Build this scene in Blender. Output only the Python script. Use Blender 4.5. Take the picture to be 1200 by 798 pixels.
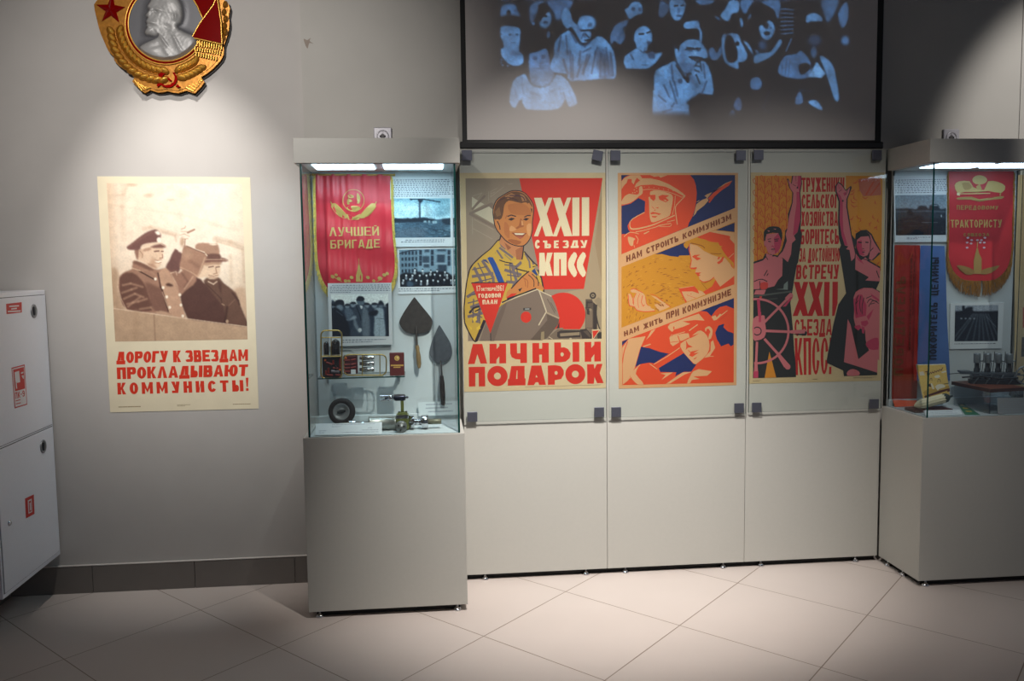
import bpy, bmesh, math, random
import numpy as np
from mathutils import Vector, Matrix
for o in list(bpy.data.objects): bpy.data.objects.remove(o, do_unlink=True)
S = bpy.context.scene
COL = S.collection
random.seed(7)
def s2l(c):
    return tuple((v/12.92 if v <= .04045 else ((v+.055)/1.055)**2.4) for v in c)
def rgb(r, g, b): return s2l((r/255., g/255., b/255.))
# ------------------------------------------------------------------ camera
FPX = 1035.8
CR, CU, CF, CC = (Vector((.99496,-.09935,-.01288)), Vector((.02138,.08484,.99616)), Vector((.09935,.99129,-.08635)), Vector((0,0,1.5)))
y_, p_, r_ = math.radians(5.7232), math.radians(4.9537), math.radians(-.7405)
CF = Vector((math.sin(y_)*math.cos(p_), math.cos(y_)*math.cos(p_), -math.sin(p_)))
rt_ = Vector((math.cos(y_), -math.sin(y_), 0)); up_ = rt_.cross(CF)
CR = rt_*math.cos(r_)+up_*math.sin(r_); CU = -rt_*math.sin(r_)+up_*math.cos(r_)
cd = bpy.data.cameras.new('camera'); cam = bpy.data.objects.new('camera', cd); COL.objects.link(cam)
cd.sensor_width = 36; cd.lens = FPX*36/1200; cd.clip_start = .05
M = Matrix((CR, CU, -CF)).transposed().to_4x4(); M.translation = CC
cam.matrix_world = M
S.camera = cam
def on_y(px, py, y0):
    "photograph point -> the world point on the vertical plane y = y0"
    d = CF + CR*((px-600)/FPX) - CU*((py-399)/FPX)
    return CC + d*(y0/d.y)
def on_z(px, py, z0):
    d = CF + CR*((px-600)/FPX) - CU*((py-399)/FPX)
    return CC + d*((z0-1.5)/d.z)
def on_x(px, py, x0):
    d = CF + CR*((px-600)/FPX) - CU*((py-399)/FPX)
    return CC + d*(x0/d.x)
# ------------------------------------------------------------------ view and light
S.view_settings.view_transform = 'Standard'
try: S.view_settings.look = 'None'
except Exception: pass
S.view_settings.exposure = 0.0; S.view_settings.gamma = 1.0; S.view_settings.use_curve_mapping = False
W = bpy.data.worlds.new('world'); S.world = W; W.use_nodes = True
W.node_tree.nodes['Background'].inputs[0].default_value = (*rgb(196,204,222), 1)
W.node_tree.nodes['Background'].inputs[1].default_value = .2
WARM = (1, .955, .905)
def spot(name, loc, tgt, energy, size, blend, col=WARM, rad=.03):
    l = bpy.data.lights.new(name, 'SPOT'); l.energy = energy; l.spot_size = math.radians(size); l.spot_blend = blend
    l.color = col; l.shadow_soft_size = rad
    o = bpy.data.objects.new(name, l); COL.objects.link(o); o.location = loc
    o.rotation_euler = (Vector(tgt)-Vector(loc)).to_track_quat('-Z', 'Y').to_euler()
    return o
spot('track_or_fill_spot', (-1.08, 3.3, 3.15), (-1.06, 4.187, 1.5), 165, 46, 1.0, WARM, .02)
spot('track_or_fill_spot', (.56, 2.34, 3.1), (.76, 4.09, .32), 580, 54, 1.0, WARM, .025)
spot('track_or_fill_spot', (1.6, 1.9, 3.1), (1.6, 4.09, .65), 155, 58, 1.0, WARM, .025)  # added wide fill spot, lifts the posters and the right case
spot('track_or_fill_spot', (.66, 2.6, 3.1), (.70, 4.09, 1.6), 88, 47, .9, WARM, .025)  # added spot, lifts the lower screen and upper panels
spot('track_or_fill_spot', (3.3, 2.6, 3.1), (3.4, 4.15, 2.0), 100, 58, .5, WARM, .025)
spot('track_or_fill_spot', (-1.0, 1.0, 3.1), (-.9, 4.187, 2.05), 285, 50, 1.0, WARM, .04)
# ------------------------------------------------------------------ materials
MATS = {}
def nodes(m): m.use_nodes = True; return m.node_tree.nodes, m.node_tree.links
def mat(name, c, rough=.6, metal=0, noise=0., nscale=40, bump=0., spec=.5, coat=0., detail=4):
    if name in MATS: return MATS[name]
    m = bpy.data.materials.new(name); MATS[name] = m; N, L = nodes(m); b = N['Principled BSDF']
    c = rgb(*c)
    b.inputs['Base Color'].default_value = (*c, 1); b.inputs['Roughness'].default_value = rough; b.inputs['Metallic'].default_value = metal
    b.inputs['Specular IOR Level'].default_value = spec; b.inputs['Coat Weight'].default_value = coat
    if noise or bump:
        tc = N.new('ShaderNodeTexCoord'); nt = N.new('ShaderNodeTexNoise'); nt.inputs['Scale'].default_value = nscale; nt.inputs['Detail'].default_value = detail
        L.new(tc.outputs['Object'], nt.inputs['Vector'])
        if noise:
            r = N.new('ShaderNodeMapRange'); r.inputs['From Min'].default_value = .25; r.inputs['From Max'].default_value = .75
            r.inputs['To Min'].default_value = 1-noise; r.inputs['To Max'].default_value = 1+noise
            mx = N.new('ShaderNodeMixRGB'); mx.blend_type = 'MULTIPLY'; mx.inputs[0].default_value = 1; mx.inputs[1].default_value = (*c, 1)
            L.new(nt.outputs['Fac'], r.inputs['Value']); L.new(r.outputs[0], mx.inputs[2]); L.new(mx.outputs[0], b.inputs['Base Color'])
        if bump:
            bp = N.new('ShaderNodeBump'); bp.inputs['Strength'].default_value = bump; bp.inputs['Distance'].default_value = .002
            L.new(nt.outputs['Fac'], bp.inputs['Height']); L.new(bp.outputs[0], b.inputs['Normal'])
    return m
def emit(name, c, strength):
    if name in MATS: return MATS[name]
    m = bpy.data.materials.new(name); MATS[name] = m; N, L = nodes(m); b = N['Principled BSDF']
    b.inputs['Base Color'].default_value = (*rgb(*c), 1); b.inputs['Emission Color'].default_value = (*rgb(*c), 1); b.inputs['Emission Strength'].default_value = strength
    return m
def glass_mat(name, tint=(1,1,1), refl=1.0):
    if name in MATS: return MATS[name]
    m = bpy.data.materials.new(name); MATS[name] = m; N, L = nodes(m)
    for n in list(N):
        if n.type != 'OUTPUT_MATERIAL': N.remove(n)
    out = [n for n in N if n.type == 'OUTPUT_MATERIAL'][0]
    tr = N.new('ShaderNodeBsdfTransparent'); tr.inputs[0].default_value = (*tint, 1)
    gl = N.new('ShaderNodeBsdfGlossy'); gl.inputs['Roughness'].default_value = .0
    lw = N.new('ShaderNodeLayerWeight'); lw.inputs['Blend'].default_value = .5
    p = N.new('ShaderNodeMath'); p.operation = 'POWER'; p.inputs[1].default_value = 5
    q = N.new('ShaderNodeMath'); q.operation = 'MULTIPLY_ADD'; q.inputs[1].default_value = .96*refl; q.inputs[2].default_value = .04*refl
    mx = N.new('ShaderNodeMixShader')
    L.new(lw.outputs['Facing'], p.inputs[0]); L.new(p.outputs[0], q.inputs[0]); L.new(q.outputs[0], mx.inputs[0])
    L.new(tr.outputs[0], mx.inputs[1]); L.new(gl.outputs[0], mx.inputs[2]); L.new(mx.outputs[0], out.inputs['Surface'])
    return m
def attr_mat(name, rough=.6, emission=0., base=None, noise=0.0):
    if name in MATS: return MATS[name]
    m = bpy.data.materials.new(name); MATS[name] = m; N, L = nodes(m); b = N['Principled BSDF']
    a = N.new('ShaderNodeAttribute'); a.attribute_name = 'ink'
    b.inputs['Roughness'].default_value = rough; b.inputs['Specular IOR Level'].default_value = .3
    if emission:
        b.inputs['Base Color'].default_value = (*base, 1)
        L.new(a.outputs['Color'], b.inputs['Emission Color']); b.inputs['Emission Strength'].default_value = emission
    else: L.new(a.outputs['Color'], b.inputs['Base Color'])
    return m
# ------------------------------------------------------------------ mesh building
class MB:
    def __init__(s): s.v = []; s.f = []; s.mi = []; s.mats = []; s.sm = []
    def slot(s, m):
        if m not in s.mats: s.mats.append(m)
        return s.mats.index(m)
    def face(s, pts, m, smooth=False):
        n = len(s.v); s.v += [tuple(p) for p in pts]; s.f.append(tuple(range(n, n+len(pts)))); s.mi.append(s.slot(m)); s.sm.append(smooth)
    def mesh(s, verts, faces, m, smooth=False):
        n = len(s.v); k = s.slot(m); s.v += [tuple(p) for p in verts]
        for f in faces: s.f.append(tuple(i+n for i in f)); s.mi.append(k); s.sm.append(smooth)
        return s
    def box(s, x0, x1, y0, y1, z0, z1, m, bev=0., edge=None, rot=None):
        if x0 > x1: x0, x1 = x1, x0
        if y0 > y1: y0, y1 = y1, y0
        if z0 > z1: z0, z1 = z1, z0
        bm = bmesh.new()
        vs = [bm.verts.new(p) for p in ((x0,y0,z0),(x1,y0,z0),(x1,y1,z0),(x0,y1,z0),(x0,y0,z1),(x1,y0,z1),(x1,y1,z1),(x0,y1,z1))]
        for f in ((3,2,1,0),(4,5,6,7),(0,1,5,4),(1,2,6,5),(2,3,7,6),(3,0,4,7)): bm.faces.new([vs[i] for i in f])
        if bev: bmesh.ops.bevel(bm, geom=list(bm.edges), offset=bev, segments=2, profile=.5, affect='EDGES')
        bm.verts.index_update()
        V = [v.co.copy() for v in bm.verts]
        if rot is not None: V = [rot @ v for v in V]
        F = [[v.index for v in f.verts] for f in bm.faces]
        if edge is None: s.mesh(V, F, m)
        else:                                # a pane: the two largest faces m, the rim edge
            ar = sorted([f.calc_area() for f in bm.faces])[-2]*.99
            big = [f.calc_area() >= ar for f in bm.faces]
            n = len(s.v); s.v += [tuple(v) for v in V]
            for f, bb in zip(F, big): s.f.append(tuple(i+n for i in f)); s.mi.append(s.slot(m if bb else edge)); s.sm.append(False)
        bm.free(); return s
    def tube(s, pts, r, m, seg=12, closed=False, caps=True):
        pts = [Vector(p) for p in pts]; rr = r if isinstance(r, (list, tuple)) else [r]*len(pts)
        n = len(pts); rings = []; up = None
        for i, p in enumerate(pts):
            a = pts[(i-1) % n] if (closed or i > 0) else pts[i]; b = pts[(i+1) % n] if (closed or i < n-1) else pts[i]
            t = (b-a).normalized()
            if up is None:
                up = Vector((0,0,1)) if abs(t.z) < .9 else Vector((1,0,0))
            sd = t.cross(up)
            if sd.length < 1e-6: sd = t.orthogonal()
            sd.normalize(); up = sd.cross(t).normalized()
            rings.append([p + (sd*math.cos(2*math.pi*k/seg)+up*math.sin(2*math.pi*k/seg))*rr[i] for k in range(seg)])
        V = [v for rg in rings for v in rg]; F = []
        for i in range(n if closed else n-1):
            j = (i+1) % n
            for k in range(seg): F.append((i*seg+k, i*seg+(k+1) % seg, j*seg+(k+1) % seg, j*seg+k))
        s.mesh(V, F, m, True)
        if caps and not closed:
            s.face(list(reversed(rings[0])), m); s.face(rings[-1], m)
        return s
    def lathe(s, prof, org, axis, m, seg=24, smooth=True):
        "prof: (radius, distance along axis) pairs"
        ax = Vector(axis).normalized(); u = ax.orthogonal().normalized(); w = ax.cross(u); org = Vector(org)
        V = []; F = []
        for r, h in prof:
            for k in range(seg):
                t = 2*math.pi*k/seg; V.append(org+ax*h+(u*math.cos(t)+w*math.sin(t))*max(r, 1e-5))
        for i in range(len(prof)-1):
            for k in range(seg): F.append((i*seg+k, i*seg+(k+1) % seg, (i+1)*seg+(k+1) % seg, (i+1)*seg+k))
        return s.mesh(V, F, m, smooth)
    def prism(s, pts, y0, y1, m, side=None, smooth=False):
        "outline of (x, z) pairs given a thickness from y0 (towards the room) to y1"
        n = len(pts)
        a = [(p[0], y0, p[1]) for p in pts]; b = [(p[0], y1, p[1]) for p in pts]
        area2 = sum(pts[i][0]*pts[(i+1) % n][1]-pts[(i+1) % n][0]*pts[i][1] for i in range(n))
        if area2 < 0: a.reverse(); b.reverse()
        s.face(a, m); s.face(list(reversed(b)), m)
        for i in range(n): s.face((a[i], b[i], b[(i+1) % n], a[(i+1) % n]), side or m, smooth)
        return s
    def build(s, name, parent=None, org=(0,0,0)):
        me = bpy.data.meshes.new(name); O = Vector(org)
        me.from_pydata([tuple(Vector(v)-O) for v in s.v], [], s.f)
        for m in s.mats: me.materials.append(m)
        me.polygons.foreach_set('material_index', s.mi); me.polygons.foreach_set('use_smooth', s.sm)
        me.update()
        o = bpy.data.objects.new(name, me); COL.objects.link(o)
        if parent is not None:
            o.parent = parent; o.location = O - PORG[parent.name]; PORG[o.name] = O
        else: o.location = O; PORG[o.name] = O
        return o
PORG = {}
def thing(name, label, cat, loc, group=None):
    o = bpy.data.objects.new(name, None); COL.objects.link(o); o.location = loc; o.empty_display_size = .05
    PORG[o.name] = Vector(loc); return tag(o, label, cat, group)
def tag(o, label, cat, group=None, kind=None):
    o['label'] = label; o['category'] = cat
    if group: o['group'] = group
    if kind: o['kind'] = kind
    return o
def struct(o): o['kind'] = 'structure'; return o
def part(name, mb, parent, label=None, org=None):
    o = mb.build(name, parent, PORG[parent.name] if org is None else org)
    if label: o['label'] = label
    return o
def dup(root, loc, label=None):
    r = root.copy(); COL.objects.link(r); r.location = loc; PORG[r.name] = Vector(loc)
    if label: r['label'] = label
    for ch in list(root.children):
        c = ch.copy(); COL.objects.link(c); c.parent = r
        for g in list(ch.children):
            d = g.copy(); COL.objects.link(d); d.parent = c
    return r
def catmull(pts, k=4, closed=True):
    n = len(pts); out = []
    for i in range(n if closed else n-1):
        p0 = pts[(i-1) % n] if closed or i > 0 else pts[i]; p1 = pts[i]; p2 = pts[(i+1) % n]
        p3 = pts[(i+2) % n] if closed or i < n-2 else p2
        for j in range(k):
            t = j/k
            out.append(tuple(.5*((2*b)+(-a+c)*t+(2*a-5*b+4*c-d)*t*t+(-a+3*b-3*c+d)*t**3) for a, b, c, d in zip(p0, p1, p2, p3)))
    if not closed: out.append(tuple(pts[-1]))
    return out
# ------------------------------------------------------------------ flat printed art on a vertical plane
class Art(MB):
    "flat print lying on the plane y = y0; shapes are given in photograph pixels (through crop) and laid on that plane"
    def __init__(s, y0, tone, rough=.55):
        super().__init__(); s.y0 = y0; s.k = 0; s.bb = np.zeros((0,6)); s.o = (0,0,1.); s.tone = tone; s.rough = rough
    yf = None
    def crop(s, x0, y0, sc): s.o = (x0, y0, sc); return s
    def px(s, p): return (s.o[0]+p[0]/s.o[2], s.o[1]+p[1]/s.o[2])
    def lift(s): s.k += 1
    dim = .85
    def m(s, c):
        if not isinstance(c, tuple): return c
        c = tuple(int(v*s.dim) for v in c)
        return mat('%s_%d_%d_%d' % ((s.tone,)+c), c, s.rough, spec=.35)
    def raw(s, pts, c):
        xs = [p[0] for p in pts]; ys = [p[1] for p in pts]; x0, x1, y0, y1 = min(xs), max(xs), min(ys), max(ys)
        B = s.bb; hit = (B[:,0] < x1) & (B[:,1] > x0) & (B[:,2] < y1) & (B[:,3] > y0) & (B[:,5] != s.k)
        lay = 1+(B[hit,4].max() if hit.any() else 0); s.bb = np.vstack([B, [x0,x1,y0,y1,lay,s.k]])
        q = [on_y(p[0], p[1], s.y0) for p in pts]
        for v in q: v.y = (s.yf(v.x, v.z) if s.yf else s.y0) - lay*1.6e-5
        n = len(q); a2 = sum(q[i].x*q[(i+1) % n].z-q[(i+1) % n].x*q[i].z for i in range(n))
        if a2 < 0: q.reverse()
        s.face(q, s.m(c))
    def poly(s, pts, c, smooth=0, up=True):
        if up: s.lift()
        if smooth: pts = catmull(pts, smooth)
        s.raw([s.px(p) for p in pts], c); return s
    def polys(s, lst, c, smooth=0):
        s.lift()
        for p in lst: s.poly(p, c, smooth, False)
        return s
    def oval(s, cx, cy, rx, ry, c, n=24, rot=0.):
        r = math.radians(rot)
        return s.poly([(cx+rx*math.cos(t)*math.cos(r)-ry*math.sin(t)*math.sin(r), cy+rx*math.cos(t)*math.sin(r)+ry*math.sin(t)*math.cos(r)) for t in [2*math.pi*i/n for i in range(n)]], c)
    def line(s, pts, w, c, smooth=0, closed=False, up=True):
        "a stroke; w = width in crop pixels, one number or one per point"
        if smooth:
            n0 = len(pts)
            if isinstance(w, (list, tuple)): pts = [tuple(p)+(ww,) for p, ww in zip(pts, w)]
            pts = catmull(pts, smooth, closed)
            if isinstance(w, (list, tuple)): w = [max(.2, p[2]) for p in pts]; pts = [p[:2] for p in pts]
        n = len(pts); L = []; R = []
        for i, p in enumerate(pts):
            a = pts[(i-1) % n] if closed or i > 0 else p; b = pts[(i+1) % n] if closed or i < n-1 else p
            dx, dy = b[0]-a[0], b[1]-a[1]; d = math.hypot(dx, dy) or 1.; nx, ny = -dy/d, dx/d
            h = (w[i] if isinstance(w, (list, tuple)) else w)/2
            if (closed or 0 < i < n-1):
                ex, ey = p[0]-a[0], p[1]-a[1]; e = math.hypot(ex, ey) or 1.; cs = abs((-ey/e)*nx+(ex/e)*ny); h = h/max(cs, .5)
            L.append((p[0]+nx*h, p[1]+ny*h)); R.append((p[0]-nx*h, p[1]-ny*h))
        if up: s.lift()
        for i in range(n if closed else n-1):
            j = (i+1) % n; s.raw([s.px(q) for q in (L[i], L[j], R[j], R[i])], c)
        return s
    def text(s, txt, quad, c, a=.3, b=None, gap=.15, widths=None, space=.5, hook=0.):
        "block letters filling the quad (tl, tr, br, bl)"
        W_ = {'Ж':1.45,'М':1.25,'Ш':1.4,'Щ':1.4,'Ы':1.3,'Ю':1.45,'Д':1.15,'I':.0,'1':.5,'!':.0,'-':.6,'Г':.85,'Л':1.1,'А':1.1,'Ь':.95,'Ъ':1.1}
        if widths: W_ = dict(W_, **widths)
        a0 = a; ws = []
        for ch in txt: ws.append(space if ch == ' ' else max(W_.get(ch, 1.), a0 if ch in 'I!' else 0))
        tot = sum(ws)+gap*(len(txt)-1); x = 0; hh = b if b else a*.5
        tl, tr, br, bl = quad
        def mp(u, v):
            return tuple((tl[i]*(1-u)+tr[i]*u)*v + (bl[i]*(1-u)+br[i]*u)*(1-v) for i in (0,1))
        for ch, w in zip(txt, ws):
            if ch != ' ':
                for pl in glyph(ch, w, 1., a, hh): s.lift(); s.raw([s.px(mp((x+p[0])/tot, p[1])) for p in pl], c)
            x += w+gap
        return s
    def squig(s, quad, rows, c, fill=.45, last=.6, wmin=2., wmax=7., seed=1, indent=0.):
        "lines of print too small to read: rows of short dashes"
        rnd = random.Random(seed); tl, tr, br, bl = quad; s.lift()
        wid = math.hypot(tr[0]-tl[0], tr[1]-tl[1])
        def mp(u, v): return tuple((tl[i]*(1-u)+tr[i]*u)*(1-v) + (bl[i]*(1-u)+br[i]*u)*v for i in (0,1))
        for r in range(rows):
            v0 = (r+.5-fill/2)/rows; v1 = (r+.5+fill/2)/rows; u = indent if r == 0 else 0.; end = last if r == rows-1 else 1.
            while u < end-.01:
                du = min(rnd.uniform(wmin, wmax)/wid, end-u)
                s.raw([s.px(mp(u, v0)), s.px(mp(u+du, v0)), s.px(mp(u+du, v1)), s.px(mp(u, v1))], c)
                u += du+1.1/wid
        return s
def ring(x0, y0, x1, y1, a, b, skip=None, n=7, rx=None):
    "closed band of a rounded letter; skip(u, v) leaves a gap"
    w, h = x1-x0, y1-y0; r = min(w*.5, h*.5) if rx is None else rx
    rX = min(r, w/2); rY = min(r*1.0, h/2)
    out = []; inn = []
    iX = max(rX-a, w*.04); iY = max(rY-b, h*.04)
    for qx, qy, t0 in ((1,1,0),(0,1,90),(0,0,180),(1,0,270)):
        for i in range(n):
            t = math.radians(t0+90*i/(n-1)); c, s_ = math.cos(t), math.sin(t)
            ox = (x1-rX if qx else x0+rX); oy = (y1-rY if qy else y0+rY)
            out.append((ox+rX*c, oy+rY*s_))
            jx = (x1-a-iX if qx else x0+a+iX); jy = (y1-b-iY if qy else y0+b+iY)
            inn.append((jx+iX*c, jy+iY*s_))
    P = []; N = len(out)
    for i in range(N):
        j = (i+1) % N
        # split long sides so gaps can be cut
        k = 8 if math.hypot(out[i][0]-out[j][0], out[i][1]-out[j][1]) > .3*min(w, h) else 1
        for q in range(k):
            t, u = q/k, (q+1)/k
            A = [(out[i][d]*(1-t)+out[j][d]*t) for d in (0,1)]; B = [(out[i][d]*(1-u)+out[j][d]*u) for d in (0,1)]
            C = [(inn[i][d]*(1-u)+inn[j][d]*u) for d in (0,1)]; D = [(inn[i][d]*(1-t)+inn[j][d]*t) for d in (0,1)]
            mx, my = (A[0]+B[0]+C[0]+D[0])/4, (A[1]+B[1]+C[1]+D[1])/4
            if skip and skip((mx-x0)/w, (my-y0)/h): continue
            P.append([tuple(A), tuple(B), tuple(C), tuple(D)])
    return P
def glyph(ch, w, h, a, b):
    R = lambda x0, y0, x1, y1: [(x0,y0),(x1,y0),(x1,y1),(x0,y1)]
    D = lambda x0, y0, x1, y1, t=a: [(x0,y0),(x0+t,y0),(x1+t,y1),(x1,y1)]
    bowl = lambda y0, y1, x0=0: ring(x0, y0, w, y1, a, b, None, 7, (y1-y0)*.42)
    m = h/2
    if ch in 'ОO0': return ring(0,0,w,h,a,b,None,7,w*.5)
    if ch in 'СC': return ring(0,0,w,h,a,b,lambda u,v: u > .55 and .33 < v < .67,7,w*.5)
    if ch == 'Э': return ring(0,0,w,h,a,b,lambda u,v: u < .45 and .33 < v < .67,7,w*.5)+[R(w*.3,m-b/2,w-a*.5,m+b/2)]
    if ch == 'П': return [R(0,0,a,h),R(w-a,0,w,h),R(a,h-b,w-a,h)]
    if ch == 'Г': return [R(0,0,a,h),R(a,h-b,w,h)]
    if ch == 'Т': return [R(w/2-a/2,0,w/2+a/2,h-b),R(0,h-b,w,h)]
    if ch == 'Н': return [R(0,0,a,h),R(w-a,0,w,h),R(a,m-b/2,w-a,m+b/2)]
    if ch == 'Е': return [R(0,0,a,h),R(a,h-b,w,h),R(a,0,w,b),R(a,m-b/2,w*.88,m+b/2)]
    if ch == 'И' or ch == 'Й':
        k = [R(0,0,a,h),R(w-a,0,w,h),[(a,h*.12),(w-a,h*.62),(w-a,h*.88),(a,h*.38)]]
        if ch == 'Й': k += [R(w*.3,h*1.06,w*.7,h*1.14)]
        return k
    if ch == 'I': return [R(0,0,a,h)]
    if ch == '1': return [R(w-a,0,w,h),[(0,h*.72),(w-a,h*.82),(w-a,h),(w*.4,h*.92)]]
    if ch == '7': return [R(0,h-b,w,h),[(w*.2,0),(w*.2+a,0),(w,h-b),(w-a,h-b)]]
    if ch == '9': return ring(0,h*.4,w,h,a,b,None,7,w*.5)+[R(w-a,h*.2,w,h*.7)]+ring(0,0,w,h*.5,a,b,lambda u,v: v > .5 or u < .1,7,w*.5)
    if ch == '6': return ring(0,0,w,h*.6,a,b,None,7,w*.5)+[R(0,h*.3,a,h*.8)]+ring(0,h*.5,w,h,a,b,lambda u,v: v < .5,7,w*.5)
    if ch == 'Х': return [D(0,0,w-a,h),D(w-a,0,0,h)]
    if ch == 'Л': return [[(0,0),(a,0),(w*.5,h*.75),(w*.5,h),(w*.34,h)],[(w,0),(w-a,0),(w*.5,h*.75),(w*.5,h),(w*.66,h)]]
    if ch == 'А': return [[(0,0),(a*.95,0),(w*.5,h*.78),(w*.5,h),(w*.34,h)],[(w,0),(w-a*.95,0),(w*.5,h*.78),(w*.5,h),(w*.66,h)],R(w*.28,h*.2,w*.72,h*.2+b)]
    if ch == 'Д': return [R(0,-h*.1,w,b*.95),R(0,-h*.1,a*.8,b),R(w-a*.8,-h*.1,w,b),[(w*.1,b),(w*.1+a,b),(w*.52,h-b),(w*.52,h),(w*.3,h)],R(w*.88-a,b,w*.88,h),R(w*.42,h-b,w*.88,h)]
    if ch == 'М': return [R(0,0,a*.9,h),R(w-a*.9,0,w,h),[(0,h),(a*.9,h),(w*.5,h*.42),(w*.5,h*.1)],[(w,h),(w-a*.9,h),(w*.5,h*.42),(w*.5,h*.1)]]
    if ch == 'К': return [R(0,0,a,h),[(a,h*.38),(a,h*.58),(w-a,h),(w,h),(w*.62,h*.5)],[(a+.02,h*.5),(w*.62,h*.56),(w,0),(w-a,0)]]
    if ch == 'У': return [[(0,h),(a,h),(w*.62,h*.3),(w*.42,h*.26)],[(w,h),(w-a,h),(w*.42,b),(w*.36+a*.8,0),(w*.36+a,0)],R(w*.06,0,w*.36+a*.9,b)]
    if ch == 'Ч': return [R(w-a,0,w,h),R(0,h*.5,a,h),[(0,h*.5),(a*.5,h*.4),(w-a,h*.36),(w-a,h*.36+b),(a,h*.36+b),(a,h*.55)]]
    if ch == 'Ш': return [R(0,0,a,h),R(w/2-a/2,0,w/2+a/2,h),R(w-a,0,w,h),R(a,0,w-a,b)]
    if ch == 'Ц': return [R(0,0,a,h),R(w*.9-a,0,w*.9,h),R(a,0,w,b),R(w-a*.7,-h*.15,w,b)]
    if ch == 'В': return [R(0,0,a,h)]+ring(0,m-b/2,w*.95,h,a,b,None,7,h*.22)+ring(0,0,w,m+b/2,a,b,None,7,h*.24)+[R(0,0,a,h)]
    if ch == 'Р': return [R(0,0,a,h)]+ring(0,h*.38,w,h,a,b,None,7,h*.26)+[R(a*.3,h*.38,a,h)]+[R(0,h*.7,a,h)]
    if ch == 'Б': return [R(0,0,a,h),R(a,h-b,w*.92,h)]+ring(0,0,w,h*.6,a,b,None,7,h*.25)+[R(0,0,a,h*.2)]
    if ch == 'Ь': return [R(0,0,a,h)]+ring(0,0,w,h*.58,a,b,None,7,h*.24)+[R(0,0,a,h*.2)]
    if ch == 'Ъ': return [R(w*.2,0,w*.2+a,h),R(0,h-b,w*.25,h)]+ring(w*.2,0,w,h*.58,a,b,None,7,h*.24)
    if ch == 'Ы': return [R(0,0,a,h),R(w-a,0,w,h)]+ring(0,0,w-a*1.25,h*.58,a,b,None,7,h*.24)+[R(0,0,a,h*.2)]
    if ch == 'Ю': return [R(0,0,a,h),R(a,m-b/2,w*.4,m+b/2)]+ring(w*.36,0,w,h,a,b,None,7,w*.3)
    if ch == 'Я': return [R(w-a,0,w,h)]+ring(0,h*.4,w,h,a,b,None,7,h*.26)+[R(w-a,h*.5,w,h),[(0,0),(a,0),(w-a*.8,h*.45),(w-a*1.8,h*.45)]]
    if ch == 'З': return ring(0,m-b*.5,w*.96,h,a,b,lambda u,v: u < .45 and v < .62,7,h*.25)+ring(0,0,w,m+b*.5,a,b,lambda u,v: u < .45 and v > .38,7,h*.25)
    if ch == 'Ж': return [R(w/2-a/2,0,w/2+a/2,h),[(0,0),(a,0),(w*.5,h*.5),(w*.38,h*.6)],[(w,0),(w-a,0),(w*.5,h*.5),(w*.62,h*.6)],[(0,h),(a,h),(w*.5,h*.5),(w*.38,h*.4)],[(w,h),(w-a,h),(w*.5,h*.5),(w*.62,h*.4)]]
    if ch == '!': return [[(a*.25,h*.3),(a*.75,h*.3),(a,h),(0,h)],R(a*.05,0,a*.95,h*.2)]
    if ch == '-': return [R(0,m-b/2,w,m+b/2)]
    if ch == 'Щ': return [R(0,0,a,h),R(w/2-a/2,0,w/2+a/2,h),R(w-a,0,w,h),R(a,0,w-a,b),R(w-a*.5,-h*.12,w+a*.2,b)]
    return [R(0,0,w,h)]
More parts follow.
